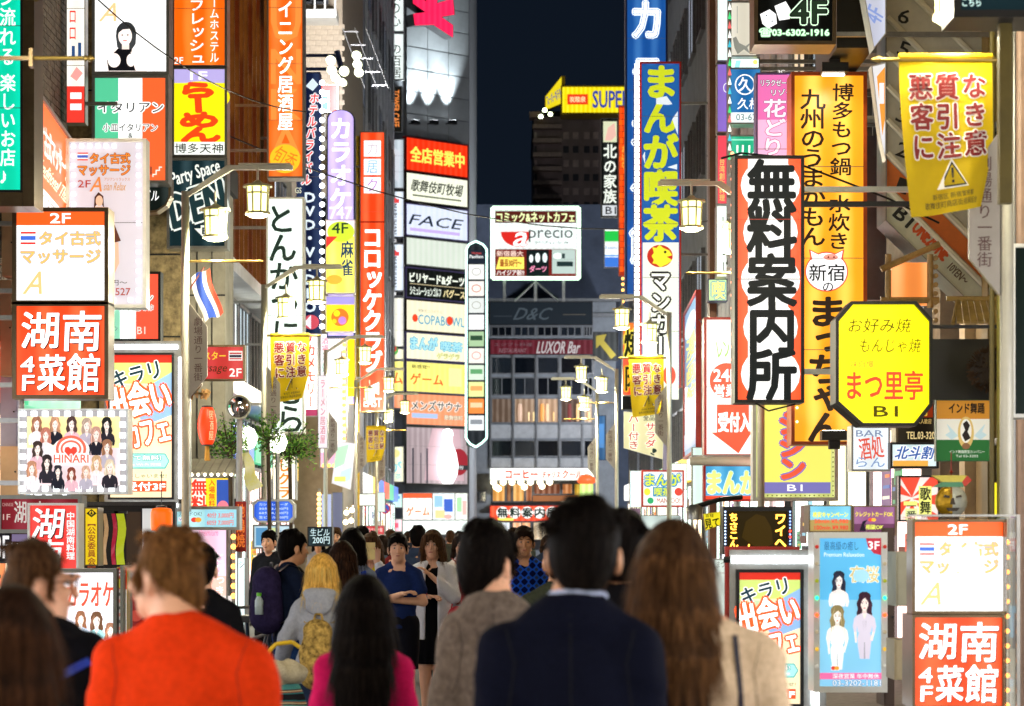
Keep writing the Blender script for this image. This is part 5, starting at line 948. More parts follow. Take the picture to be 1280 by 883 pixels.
sign('white_lower_strip', 'white narrow sign with thin black strokes behind the hanging lantern', 896, 258, 908, 346, 27.5, '#e6f2ee', ops(('t', 'いざ', 902, 264, 912, 346, '#202c28', v(b=.02))), k=1.0, wall=XR)
sign('calligraphy_strip', 'yellow-green and blue character panel low on the narrow strip signs', 886, 350, 908, 376, 27.8, '#b8dc9c', ops(('t', '喫', 890, 352, 906, 374, '#e8ec88', dict(b=.06, ol=('#58a0c0', 1)))), k=.9, fr='navy')
bs = thing('pennant_string', 'long vertical string of green and white party lights beside the lilac strip', 'string lights', (PX(912, 25.8), 25.8, PZ(200, 25.8)))
MB().box(-.012, 0, 0, .012, .02, 2.6).build('backing_strip', STEEL, bs)
for i in range(26): MB().add([(-.02, -.01, .1 * i), (.02, -.01, .1 * i), (.0, -.01, .1 * i + .08)], [(0, 1, 2)]).build('pennant', emis(('#40c878', '#f4fbf6', '#3cb0c8', '#f4fbf6', '#e86868')[i % 5], 1.2), bs)
bc = MB().box(PX(887, 29), 29, .12, PX(896, 29), 29.3, 16).build('bronze_column', mat('column_bronze', '#6a4a38', .4, .3, .15, 3)); tag(bc, 'brown bronze column running up between the metal cladding and the strip signs', 'column')
bs = thing('bulb_string', 'vertical row of peach bulbs along the edge of the red-edged information sign', 'string lights', (PX(915, 18.4), 18.4, PZ(455, 18.4)))
MB().box(-.01, 0, 0, .01, .015, 1.62).build('backing_strip', STEEL, bs); bulbs(bs, [(0, -.02, .03 + i * .098) for i in range(17)], .014, '#ff9c70', 3)
# 4F telephone board
def tel(f):
    f.poly([(950, 18), (962, 12), (970, 18), (971, 30), (960, 36), (953, 30)], WH); f.poly([(968, 8), (982, 2), (988, 12), (987, 24), (974, 26)], WH); f.ell(958, 20, 1.2, 1, '#607078', n=8); f.ell(965, 27, 1.2, 1, '#607078', n=8)
    f.text('4F', 988, 1, 1033, 30, '#101010', b=.07, ol=('#d8fcd8', 1.6)); f.text('4F', 989, 2, 1032, 29, '#203020', b=.02); f.text('☎03-6302-1916', 949, 36, 1036, 47, '#c8f4cc', b=.07, ol=('#6a9c74', .5), k=1.3); f.rect(945, -20, 1040, -8, '#a8d8a8')
sign('telephone_sign', 'black fourth-floor sign with white tiles and pale green telephone number', 947, -40, 1040, 52, 21, '#0c0e0c', tel, fr='bronze', fk=.4, k=1.1, wall=XR, d=.4)
# orange hotpot sign
def hotpot(f):
    f.text('博多もつ鍋 水炊き', 1037, 104, 1065, 313, '#2c1c14', v=1, b=.03, slant=.03); f.text('九州のうまかもん', 1001, 112, 1031, 308, '#2c1c14', v=1, b=.03, em=1.1)
    f.ell(1033, 340, 27, 25, '#e84c3c'); f.ell(1033, 340, 25.5, 23.5, WH)
    for q in (-1, 1): f.poly([(1033 + q * 9, 318), (1033 + q * 22, 312), (1033 + q * 20, 326)], '#e84c3c'); f.poly([(1033 + q * 10, 319), (1033 + q * 20, 314), (1033 + q * 18, 325)], WH)
    f.ell(1038, 322, 9, 4, '#f49c8c'); f.ell(1035, 322, 1, 1.6, '#8a2c20', n=8); f.ell(1042, 322, 1, 1.6, '#8a2c20', n=8)
    f.text('新宿', 1011, 331, 1055, 352, '#1c1c1c', b=.02); f.text('の', 1028, 354, 1041, 365, '#1c1c1c')
    f.text('まっちゃん', 1010, 372, 1056, 552, '#2c2018', v=1, b=.045, em=1.15)
s = sign('hotpot_sign', 'very tall glowing orange hotpot sign with black brush columns and a pig badge', 993, 95, 1079, 552, 22.5, '#f8a41c', hotpot, fr='orange', wall=XR, k=1.1, uneven=.34, d=.35)
bulbs(s, [(-s['w'] / 2 + .02, -.04, s['h'] * .55 - i * .13) for i in range(14)], .013, '#ffd8a0', 3)
for nm, lb, px, py, Y, dn in (('sign_floodlight', 'black floodlight clamped over the top edge of the orange hotpot sign', 1040, 90, 22.2, 1), ('sign_floodlight', 'black floodlight aimed up at the foot of the orange hotpot sign', 1040, 546, 22.0, -1)):
    g = thing(nm, lb, 'floodlight', (PX(px, Y), Y - .15, PZ(py, Y)))
    MB().box(-.12, -.08, -.04, .12, .08, .045).build('housing', BLACKP, g); MB().box(-.1, .03, -.052, .1, .079, -.041).build('lens', emis('#fffaf0', 9), g) if dn > 0 else MB().box(-.1, .03, .046, .1, .079, .052).build('lens', emis('#fffaf0', 9), g)
    MB().box(-.05, -.04, .046 if dn > 0 else -.12, .05, .04, .08 if dn > 0 else -.041).cyl((0, 0, .06 * dn), (0, .3, .06 * dn), .012).build('bracket', DARKM, g)
    l = bpy.data.lights.new('floodlight_beam', 'SPOT'); l.energy = 14; l.color = (1, .93, .8); l.spot_size = R(110); l.spot_blend = .8; l.shadow_soft_size = .05
    lo = bpy.data.objects.new('floodlight_beam', l); link(lo, g, (0, -.05, -.08 * dn)); lo.rotation_euler = (R(35) if dn > 0 else R(145), 0, 0)
# information sign
def info2(f):
    for i in range(5):
        t = '無料案内所'[i]; y = 204 + i * 59
        f.ell(963, y + 28, 37 - i % 2 * 3, 33, '#fcfcfa', n=20)
    for i in range(5):
        t = '無料案内所'[i]; y = 204 + i * 59; f.text(t, 936, y - 2, 993, y + 60, '#14181a', v=1, b=.055, em=1.12)
    f.rect(920, 274.5, 1002, 275.2, '#a8301c')
s = sign('information_sign', 'tall orange-red sign with five big black characters on a white cloud shape', 922, 199, 1001, 500, 18, '#f24e20', lambda f: (f.rect(935, 199, 985, 500, '#f8f4f0'), info2(f)), fr='dark', wall=XR, k=1.1, d=.28, uneven=.08)
W, H = s['w'], s['h']; mb = MB(); mb.tube([(-.35, .1, H + .02), (-.2, .1, H + .06), (.1, .1, H + .03), (.9, .1, H - .28), (1.3, .2, H - .45)], .008).tube([(-.1, .05, -.02), (0, .05, -.08), (.2, .05, -.03)], .006); mb.build('cable', BLACKP, s)
MB().box(W / 2 + .02, .1, H - .34, 1.35, .14, H - .3).build('arm', DARKM, s)
# okonomiyaki octagon
def octo(f):
    f.text('お好み焼', 1061, 398, 1139, 416, '#3c3408', b=.0, slant=.15); f.text('もんじゃ焼', 1075, 423, 1151, 441, '#3c3408', b=.0, slant=.15); f.text('味自慢', 1063, 451, 1092, 460, '#c88a20')
    f.text('まつ里亭', 1059, 464, 1153, 500, '#f4401c', b=.04); f.text('B1', 1092, 508, 1122, 521, '#4a4008', b=.06)
oc = [(1048, 402), (1066, 381), (1142, 381), (1161, 402), (1161, 505), (1142, 529), (1078, 529), (1048, 502)]
sign('okonomiyaki_sign', 'bright yellow octagonal okonomiyaki sign with orange brush characters', 1048, 381, 1161, 529, 15.5, '#fcf000', octo, shape=oc[::-1], fr='dark', fw=.02, k=1.1, uneven=.1, d=.25)
ar = MB().box(0, 0, 0, .02, .02, .02); o = MB().box(PX(1160, 15.7), 15.6, PZ(412, 15.7), XR + .2, 15.64, PZ(408, 15.7)).build('bracket', DARKM); o.parent = bpy.data.objects['okonomiyaki_sign']; o.matrix_parent_inverse = Matrix.Translation(-bpy.data.objects['okonomiyaki_sign'].location); 
# ---------------------------------------------------------------- near right
def stair(f):
    f.poly([(1108, -60), (1240, -60), (1240, 372), (1206, 372), (1108, 276)], '#cfcab6', name='panel')
    f.poly([(1108, 198), (1108, 234), (1212, 338), (1240, 366), (1240, 330)], '#e8782c', name='panel')
    f.poly([(1108, 240), (1108, 276), (1206, 372), (1238, 372)], '#e4e4c8', name='panel')
    for t, x, y in (('6', 1130, 21), ('5', 1130, 62), ('3', 1128, 145), ('2', 1128, 188), ('1', 1128, 233)): f.text(t, x - 7, y - 9, x + 7, y + 9, '#141410', b=.03, rot=-20)
    f.text('B1', 1118, 262, 1142, 280, '#141410', b=.06, rot=-42); f.text('ONE2ONE', 1136, 292, 1192, 310, '#e05a20', b=.09, rot=-45); f.text('THE GAMES', 1153, 296, 1193, 302, '#e05a20', b=.03, rot=-45); f.text('10YEN〜', 1182, 338, 1212, 348, '#6a5038', b=.04, rot=-45)
s = sign('stair_floor_sign', 'grey floor directory panel with bright diagonal bars and black floor numerals', 1108, -60, 1240, 372, 22.2, '#cfcab6', stair, lit=False, shape=[(1108, -60), (1240, -60), (1240, 372), (1206, 372), (1108, 276)][::-1], fr='steel', fw=.012, d=.5, wall=0)
fq = Face(s, 1108, -60, 1240, 372, s['w'], s['h'], 1)
BARM = mat('bar_cream', '#f0ead0', .35, .1, .05)
for (a, b_, c_, d_) in ((1109, -38, 1240, 93), (1127, -20, 1240, 93 + 0), (1163, -34, 1239, 42), (1109, 22, 1240, 153), (1109, 66, 1240, 197), (1109, 108, 1240, 239), (1109, 150, 1240, 281), (1109, 192, 1240, 323), (1109, 236, 1239, 366)):
    if (a, b_) == (1109, -38): continue
    p, q = fq.xy(a, b_), fq.xy(c_, d_); n_ = Vector((q[0] - p[0], 0, q[1] - p[1])).normalized(); o_ = Vector((n_.z, 0, -n_.x)) * .03
    P, Q = Vector((p[0], 0, p[1])), Vector((q[0], 0, q[1])); y0 = Vector((0, -.045, 0)); y1 = Vector((0, -.02, 0))
    MB().add([P + o_ + y1, Q + o_ + y1, Q - o_ + y1, P - o_ + y1, P + o_ * .5 + y0, Q + o_ * .5 + y0, Q - o_ * .5 + y0, P - o_ * .5 + y0], [(0, 1, 2, 3), (4, 5, 6, 7), (0, 4, 5, 1), (2, 6, 7, 3), (0, 3, 7, 4), (1, 5, 6, 2)]).build('diagonal_bar', BARM, s)
# warning banners on the lamp rods
BANY = mat('banner_yellow', '#e0c000', .6, 0, .05, 5, .1, c2='#d0b000')
_nt = BANY.node_tree; _b = _nt.nodes['Principled BSDF']; _t = _nt.nodes.new('ShaderNodeBsdfTranslucent'); _m = _nt.nodes.new('ShaderNodeMixShader')
_t.inputs[0].default_value = (.7, .48, .005, 1); _nt.links.new(_b.outputs[0], _m.inputs[1]); _nt.links.new(_t.outputs[0], _m.inputs[2]); _m.inputs[0].default_value = .45
_nt.links.new(_m.outputs[0], _nt.nodes['Material Output'].inputs[0])        # thin cloth lets light from behind through
def warning_banner(lamp_x, y, side, label, sway, alt=0):
    w_, h_ = .5, .84; x0 = lamp_x + (.62 * side if side > 0 else .62 * side); z0 = 4.19 + .015
    cx = lamp_x + side * (.08 + w_ / 2)
    r = thing('warning_banner', label, 'banner', (cx, y - .0, z0 - h_), 0, 'yellow warning banners along the street')
    def wp(u, t):        # u -1..1 across, t 0..1 down
        pinch = 1 - .07 * t * t - .05 * t * (1 if u * side > 0 else 0)
        x = u * w_ / 2 * pinch + sway * t * t; z = h_ - t * h_ * (1 + .035 * (-u)); yy = .028 * math.sin(4.2 * u + 3.6 * t + alt) * (.1 + t) - .02 * t
        if u > .3 and t > .62: yy -= .2 * (u - .3) * (t - .62) ; x -= .3 * (u - .3) * (t - .62)
        return (x, yy, z)
    N, Mn = 22, 30; vs = [wp(-1 + 2 * i / N, j / Mn) for j in range(Mn + 1) for i in range(N + 1)]
    MB().add(vs, [(j * (N + 1) + i, j * (N + 1) + i + 1, (j + 1) * (N + 1) + i + 1, (j + 1) * (N + 1) + i) for j in range(Mn) for i in range(N)]).build('cloth', BANY, r, smooth=True)
    red, wht, blk = mat('print_red', '#7c0a06', .6), mat('print_white', '#f0ece4', .6), mat('print_black', '#2a2408', .6)
    def put(polys, m, d, name='lettering'):
        mb = MB()
        for vv, ff in polys: mb.add([(lambda q: (q[0], q[1] - d, q[2]))(wp(a / 50 - 1, b / 164)) for a, b in vv], ff)
        mb.build(name, m, r)
    f = Face(None, 0, 0, 100, 164, 1, 1, 1)
    T = []; O = []
    for i, row in enumerate(('悪質な', '客引き', 'に注意')):
        for j, chh in enumerate(row):
            xx, yy = 9 + j * 29, 17 + i * 31
            base = f._lay(chh, xx, yy, xx + 27, yy + 29, 1, 0., 1.)
            for vv, ff in base:
                for k in range(4): T.append(([(a + .8 * math.cos(1.57 * k), b_ + .8 * math.sin(1.57 * k)) for a, b_ in vv], ff))
                for k in range(8): O.append(([(a + 2.1 * math.cos(.785 * k), b_ + 2.1 * math.sin(.785 * k)) for a, b_ in vv], ff))
    put(O, wht, .003, 'lettering_outline'); put(T, red, .005)
    def tri(sz): return [(54 + sz * math.sin(a) * 1.0, 128 - sz * math.cos(a)) for a in (0, 2.094, 4.189)]
    put([(tri(21), [(0, 1, 2)])], wht, .003, 'triangle'); put([(tri(18), [(0, 1, 2)])], blk, .004, 'triangle'); put([(tri(14.5), [(0, 1, 2)])], BANY, .005, 'triangle')
    put([([(52.5, 117), (55.5, 117), (54.8, 128), (53.2, 128)], [(0, 1, 2, 3)]), ([(52.8, 130), (55.2, 130), (55.2, 133), (52.8, 133)], [(0, 1, 2, 3)])], blk, .006, 'triangle')
    put(f._lay('新宿区 新宿警察署', 30, 143, 80, 149, 0, 0, 1) + f._lay('歌舞伎町商店街振興組合', 20, 151, 88, 158, 0, 0, 1), blk, .004)
    MB().cyl((-w_ / 2, 0, h_), (w_ / 2, 0, h_), .019, n=10).build('rod_sleeve', BANY, r)
    return r
warning_banner(2.66, 13, -1, 'largest and nearest yellow warning banner, its lower corner folded over', .03)
warning_banner(-3.16, 30.8, 1, 'yellow warning banner hanging in front of the pork cutlet sign', .02, 1)
warning_banner(2.25, 34.6, -1, 'yellow warning banner beside the manga cafe sign, above the salad banner', .03, 2)
w4 = warning_banner(-3.25, 58, 1, 'small far orange-lit warning banner below the red-orange croquette column', .0, 1)
w4.location = (PX(470, 55), 55, PZ(577, 55)); w4.scale = (.9, .9, .95)
# indian dance board etc.
def india(f):
    f.rect(1170, 501, 1240, 524, '#c88410'); f.rect(1170, 524, 1240, 550, '#e8e4d4'); f.rect(1170, 550, 1240, 577, '#2c6c34'); f.text('インド舞踊', 1186, 504, 1230, 517, '#141414', b=.05)
    f.ell(1207, 541, 10, 20, '#d8b868'); f.ell(1207, 539, 7, 15, '#f0ece0'); f.poly([(1203, 530), (1208, 526), (1212, 532), (1209, 540), (1213, 548), (1206, 552), (1202, 544), (1206, 538)], '#2c2420'); f.ell(1207, 558, 5, 4, '#8a5c34')
    for q in (-1, 1): f.poly([(1207 + q * 10, 545), (1207 + q * 24, 530), (1207 + q * 20, 540), (1207 + q * 26, 544), (1207 + q * 18, 550)], '#c0d8dc')
    f.text('インド舞踊教室カンパニー', 1186, 563, 1230, 567, '#dce8d8'); f.text('Tel 03-3202', 1194, 569, 1222, 572, '#dce8d8')
sign('indian_dance_board', 'orange, white and green Indian dance board hung over the entrance', 1170, 501, 1240, 576, 16.2, '#e8e4d4', india, k=.62, fr='green', fw=.004, d=.05, uneven=0)
sign('discount_sign', 'blue and white slanted discount lettering board behind the dance board', 1115, 556, 1170, 583, 18.2, '#cfe4e8', ops(('t', '北斗割引', 1120, 558, 1182, 574, '#2058a8', dict(b=.05, slant=.3, ol=(WH, 1.2))), ('r', 1116, 576, 1160, 583, '#f0b048')), k=.85, fr='dark', d=.15)
sign('phone_number_sign', 'black and gold rounded telephone sign behind the yellow octagon', 1122, 505, 1175, 556, 18.4, '#1c1408', ops(('r', 1124, 505, 1166, 522, '#8a2c0c'), ('t', '焼酎', 1134, 507, 1160, 520, '#e8c030', dict(b=.04)), ('t', 'TEL.03-3202', 1133, 540, 1172, 549, '#e8d090', dict(b=.04)), ('t', '大人歓迎', 1146, 524, 1164, 530, '#c8a860')), k=.8, fr='bronze', fk=.5)
sign('sake_sign', 'pale backlit board with red and blue scrawled characters below the octagon', 1066, 534, 1110, 587, 18.3, '#e4eef4', ops(('t', '酒処', 1074, 546, 1104, 574, '#d8503c', dict(b=.02, rot=8)), ('t', 'BAR', 1070, 538, 1104, 546, '#7888a8'), ('t', 'らん', 1070, 572, 1106, 584, '#8098c0', dict(b=.02))), k=.9, fr='steel')
def kabuki(f):
    f.rect(1122, 596, 1175, 650, '#f8e4e0')
    for p in ([(1125, 597), (1150, 597), (1140, 622)], [(1162, 597), (1172, 597), (1172, 606), (1140, 622)], [(1172, 618), (1172, 632), (1140, 624)], [(1125, 606), (1125, 618), (1140, 622)], [(1125, 628), (1125, 645), (1138, 624)], [(1132, 650), (1146, 650), (1140, 626)], [(1160, 650), (1172, 650), (1172, 644), (1142, 626)]): f.poly(p, '#ec4830')
    f.rect(1148, 608, 1164, 645, '#f0f080'); f.text('歌舞', 1149, 609, 1163, 643, '#141c14', v=1, b=.05); f.rect(1129, 627, 1146, 632, '#f0f080'); f.rect(1131, 636, 1146, 650, '#e0e8a0'); f.text('一番', 1132, 627, 1145, 650, '#1c241c', v=1, b=.03)
sg = sign('kabuki_sign', 'board with red sun rays and upright characters on a lime slip', 1125, 597, 1172, 650, 15.6, '#f8e4e0', kabuki, k=.85, fr='dark', fw=.012, d=.12)
mk = thing('theatre_mask', 'round gold and white half-and-half mask hanging beside the sun ray board', 'mask', (PX(1189, 14.8), 14.8, PZ(627, 14.8)))
vs = []; N = 20
for j in range(7):
    for i in range(N):
        a = 2 * math.pi * i / N; rr = math.sin(j / 6 * math.pi / 2); vs.append((.1 * rr * math.cos(a), -.05 * math.cos(j / 6 * math.pi / 2) - (.012 if abs(math.cos(a)) < .3 and j == 3 and math.sin(a) < .3 else 0), .1 * rr * math.sin(a)))
GOLD = mat('mask_gold', '#b8901c', .35, .6, .2, 12, .3); MWH = mat('mask_white', '#c8ccc0', .5, 0, .2, 10, .2)
mb = MB()
for j in range(6):
    for i in range(N):
        q = (j * N + i, j * N + (i + 1) % N, (j + 1) * N + (i + 1) % N, (j + 1) * N + i)
        mb.add([vs[k] for k in q], [(0, 1, 2, 3)], GOLD if 5 <= i < 15 else MWH)
mb.build('face', None, mk, smooth=True)
for nm, pts in (('eye', [(-.055, .025), (-.02, .02), (-.02, .032), (-.05, .04)]), ('eye', [(.055, .025), (.02, .02), (.02, .032), (.05, .04)]), ('mouth', [(-.04, -.04), (.04, -.04), (.025, -.06), (-.025, -.06)]), ('nose', [(-.015, -.02), (.015, -.02), (.006, .02), (-.006, .02)])):
    MB().prism(pts, -.062, -.04).build(nm, mat('mask_dark', '#3a2c10', .5), mk)
orn = thing('hanging_ornament', 'lozenge-shaped yellow, green and red paper ornament above the mask', 'ornament', (PX(1189, 14.6), 14.6, PZ(607, 14.6)))
for nm, pts, c_ in (('yellow_side', [(-.12, .06), (.09, .06), (.06, .02), (-.06, .02)], '#d8c850'), ('green_side', [(-.06, .0195), (.06, .0195), (.075, -.01), (-.11, -.01)], '#4c8c68'), ('red_side', [(.0905, .06), (.12, .03), (.0755, -.01), (.0605, .02)], '#c8341c')): MB().prism(pts, -.03, .03).build(nm, mat('paper_' + nm, c_, .5), orn)
MB().cyl((0, 0, .06), (0, 0, .2), .003, n=5).cyl((0, 0, -.01), (0, 0, -.05), .003, n=5).lathe([(.001, .07), (.014, .08), (.001, .094)], n=8).build('cord', mat('cord_red', '#8a1c14', .5), orn)
# the two right-hand box signs in a clear acrylic case
s1 = sign('massage_box', 'white and orange Thai massage box sign with a painted glare patch, inside the clear acrylic case', 1143, 653, 1254, 764, 12.2, WH, ops(
    ('r', 1143, 651, 1254, 671, '#f4581c'), ('t', '2F', 1185, 656, 1209, 668, WH, dict(b=.07)), ('g', 1149, 679, 1168, 694), ('t', 'タイ古式', 1174, 678, 1247, 695, '#f8b45c', dict(b=.03, ol=('#9aa0a4', 1.1))),
    ('t', 'マッサージ', 1150, 700, 1247, 717, '#f8b45c', dict(b=.03, ol=('#9aa0a4', 1.1))), ('p', [(1186, 684), (1196, 678), (1206, 690), (1212, 680), (1222, 682), (1226, 712), (1190, 716)], '#fbf0ee'), ('t', 'A', 1154, 728, 1180, 756, '#f6b878', dict(slant=.35)), ('t', 'Asian', 1186, 731, 1224, 740, '#f4efe6', dict(k=1.3)), ('t', 'Relax', 1192, 744, 1232, 754, '#f4efe6', dict(k=1.3))), fr='bronze', d=.16, k=1.25, fw=.014)  # pale polygon across the lettering is glare put into the face colour
hunan('restaurant_box', 'orange-red Hunan restaurant box sign inside clear acrylic on the east side', 1143, 772, 1252, 882, 12.2, k=1.05, fw=.014); bpy.data.objects['restaurant_box.001']['label'] = 'orange-red Hunan box sign at the bottom of the acrylic case'
ac = thing('acrylic_case', 'clear acrylic case with amber beads around the two east side box signs', 'case', (PX(1207, 12.1), 12.22, PZ(883, 12.1) - .5))
AM = bpy.data.materials.new('clear_acrylic'); AM.use_nodes = True; pb = AM.node_tree.nodes['Principled BSDF']; pb.inputs['Transmission Weight'].default_value = 1; pb.inputs['Roughness'].default_value = .03; pb.inputs['IOR'].default_value = 1.1; pb.inputs['Base Color'].default_value = (.93, .95, .95, 1)
MB().box(.205, -.08, .0, .212, .14, 1.44).build('side_panel', AM, ac); MB().box(-.27, -.08, 1.443, .275, .14, 1.449).build('top_panel', AM, ac); MB().box(.268, -.08, .0, .275, .14, 1.44).build('side_panel', AM, ac)
MB().box(-.28, -.09, 1.4495, .28, -.07, 1.46).box(.262, -.09, 0, .28, -.0705, 1.4494).build('edge_trim', STEEL, ac); MB().box(-.26, .05, -.35, .28, .14, 0).build('base', DARKM, ac)
bulbs(ac, [(.24, .03, .12 + i * .075) for i in range(17)] + [(-.16 + i * .1, .03, 1.425) for i in range(4)], .012, '#ffa050', 3, 'bead')
# bottom right: women poster, posters, led board, cafe sign
def sakura(f):
    f.rect(1024, 673, 1101, 858, '#5cb8e8'); f.rect(1024, 750, 1101, 858, '#88ccec'); f.text('最高級の癒し', 1030, 677, 1073, 688, '#1c5c90', b=.01); f.text('Premium Relaxation', 1030, 691, 1080, 696, '#e8f6fc'); f.poly([(1082, 673), (1101, 673), (1101, 694), (1092, 692), (1085, 684)], '#b82038'); f.text('3F', 1085, 677, 1099, 687, WH, b=.05)
    f.text('夜桜', 1062, 708, 1098, 728, '#d8c488', b=.02, ol=('#f0f4e8', .8)); f.ell(1076, 720, 10, 8, '#a8dcf4')
    f.lady(1048, 728, 46, hair='#2a2c3c', top='#f0f4f8', skin='#f4ecea', bare=True); f.lady(1080, 756, 52, hair='#3c2430', top='#d8d0e0', skin='#f6e4dc', full=True); f.lady(1046, 772, 50, hair='#8a7a50', top='#f4f8fa', skin='#f8f0e8', full=True, bare=True)
    f.rect(1024, 841, 1101, 849, '#f070a8'); f.text('深夜営業 年中無休', 1040, 842, 1098, 848, WH, b=.02); f.text('03-3202-1181', 1040, 850, 1100, 857, '#f0f8fc', b=.03, ol=('#2c70a8', .5)); f.rect(1038, 832, 1048, 838, '#e8e8e8'); f.ell(1041, 835, 3, 2.4, '#e04030'); f.ell(1045, 835, 3, 2.4, '#f0a838')
s = sign('women_poster_sign', 'sky blue poster sign with three posed women and a red corner flash', 1024, 673, 1101, 858, 14.2, '#78c4e8', sakura, fr='white', k=.85, uneven=.1, fw=.035, d=.25)
W, H = s['w'], s['h']
for i in range(8):
    for sx in (-1, 1): bulbs(s, [(sx * (W / 2 + .018), -.04, H - .05 - i * .1)], .012, ('#a82c20', '#c8b898', '#98a020', '#20e8a0', '#ff5020', '#c8b898', '#e0b030', '#d8d4c8')[i], (1, .5, .8, 2.5, 2.5, .5, 1, .5)[i], 'bulb')
sign('campaign_board', 'small sky-and-yellow campaign price board above the women poster', 1012, 633, 1063, 664, 14.6, '#6cc0e0', ops(('r', 1012, 650, 1063, 664, '#a89050'), ('t', '格安キャンペーン', 1016, 640, 1060, 647, '#f8f020', dict(b=.05)), ('t', '50min ¥5,980', 1018, 649, 1060, 655, '#e84828', dict(b=.05)), ('t', '100min ¥9,980', 1018, 657, 1060, 663, '#d82c20', dict(b=.05))), k=.9, fr='bronze', fw=.008)
sign('credit_board', 'small purple sunset credit card board beside the campaign board', 1067, 634, 1118, 668, 14.6, '#8a5080', ops(('r', 1067, 655, 1118, 668, '#6a3c5c'), ('t', 'クレジットカードOK', 1069, 640, 1116, 646, '#f8e820', dict(b=.04)), ('e', 1088, 650, 3, 2.2, '#e84030'), ('e', 1092, 650, 3, 2.2, '#f0b030'), ('t', '相談OK', 1082, 656, 1104, 662, '#e8f060', dict(b=.05)), ('p', [(1074, 664), (1078, 652), (1084, 650), (1080, 656), (1082, 664)], '#1c1424')), k=.85, fr='bronze', fw=.008)
def led(f):
    f.rect(909, 639, 984, 688, '#241a04')
    def dots(t, x0, y0, x1, y1): f.text(t, x0, y0, x1, y1, '#ffb43c', v=1, b=.06, k=4)
    dots('ちさこん', 911, 641, 923, 686); dots('ワイヘ', 968, 641, 983, 686); dots('!', 930, 656, 942, 688)
    f.poly([(927, 672), (932, 652), (945, 643), (956, 646), (964, 660), (966, 680), (950, 688)], '#3c2c08', k=.8)
s = sign('led_ticker', 'amber dot-matrix display with bright kana and small blue and red side lights', 909, 639, 984, 688, 16.5, '#241a04', led, fr='dark', k=1, fk=.5, uneven=0, fw=.03)
for sx, c_ in ((-1, '#b8d0ff'), (1, '#88a8ff')):
    bulbs(s, [(sx * (s['w'] / 2 + .016), -.035, .02 + i * .022) for i in range(12)], .006, c_, 3)
bulbs(s, [(s['w'] / 2 + .016, -.036, .09), (s['w'] / 2 + .016, -.036, .13)], .009, '#ff4030', 3)
sign('look_sign', 'small ragged yellow handwritten look-here sign', 879, 641, 903, 662, 17, '#f0e020', ops(('t', '見て!', 881, 648, 902, 660, '#201c08', dict(b=.05, rot=8)), ('t', '皆様', 882, 642, 892, 647, '#6a6010')), k=.85, shape=[(879, 643), (901, 640), (903, 655), (882, 663)][::-1], fw=.003, d=.03, fr='yellow')
sign('pale_notice', 'pale handwritten notice strip behind the long brown hair', 893, 700, 918, 770, 17.2, '#dce8e0', ops(('t', 'まつりん', 896, 702, 917, 710, '#8a9088'), ('r', 897, 716, 914, 717, '#b0a8a0')), k=.9, fr='white', fw=.008)
s = kirari('cafe_sign', 'colourful katakana cafe sign beside the cream-jacketed woman, red frame behind it', 924, 716, 1000, 880, 14.8)
MB().box(-s['w'] / 2 - .085, .02, -.1, s['w'] / 2 + .0, .06, s['h'] + .16).build('back_board', FR['red'], s)
sign('white_red_frame_sign', 'pale bright sign head in a red and black frame above the katakana cafe sign', 926, 700, 975, 712, 15.4, '#d8ecf4', ops(('r', 930, 702, 942, 712, '#e87868'), ('r', 958, 702, 970, 712, '#e87868')), fr='red', k=1.1, fw=.02)
sign('okonomi_strip', 'bright yellow handwritten okonomiyaki strip at the east edge of the view', 1242, 604, 1284, 645, 15.8, '#f8e800', ops(('t', 'お好み焼', 1262, 609, 1300, 620, '#3c3408'), ('t', 'もんじゃ焼', 1258, 626, 1300, 636, '#3c3408')), k=.95, fr='yellow', fw=.006, d=.05)
sign('dark_edge_sign', 'dark teal unlit display with pale edge at the east edge of the view', 1268, 310, 1300, 518, 13.5, '#0c1c18', k=.5, uneven=0, fr='white', fw=.02)
sc = sign('dark_screen', 'dark rounded display unit hanging in the top east corner', 1200, -30, 1310, 14, 11.5, '#142c34', ops(('t', 'こちら', 1203, -2, 1226, 8, '#c8ece8', dict(b=.05, k=.9))), k=.6, uneven=0, fr='dark', fw=.035, d=.3)
MB().box(-.0, .1, -.9, .06, .16, -.036).build('post', mat('olive_post', '#5c5020', .5, .2), sc)
pn = thing('utility_pipes', 'olive and grey conduit pipes running down beside the nearest lamp pole', 'pipes', (0, 14.5, .12))
for px, r_, m_ in ((1240, .016, mat('olive_post', '#5c5020')), (1252, .03, mat('olive_painted_lit', '#7c7430', .5)), (1268, .012, STEEL), (1276, .03, mat('pinkish_channel', '#a88a78', .5))): MB().cyl((PX(px, 14.5), 0, 0), (PX(px, 14.5), 0, 8), r_, n=10).build('pipe', m_, pn)  # one pipe has its olive lightened, light put into the paint
for nm, lb, px, py0, py1, Y, w_ in (('awning_recess_box', 'box painted as a shaded recess under the tiled little roof beside the yellow octagon', 1200, 424, 500, 17.5, .42),):
    o = MB().box(PX(px, Y) - w_ / 2, Y, PZ(py1, Y), PX(px, Y) + w_ / 2, Y + .4, PZ(py0, Y)).build(nm, mat('awning_recess_dark', '#1c1a10', .4)); tag(o, lb, 'awning')  # solid box in dark paint stands in for the shade of a recess
rf = thing('miniature_roof', 'little wooden gabled roof ornament over the dark recess', 'roof ornament', (PX(1222, 17.2), 17.2, PZ(396, 17.2)))
TR = mat('roof_wood', '#a88a4c', .6, 0, .2, 8, .2)
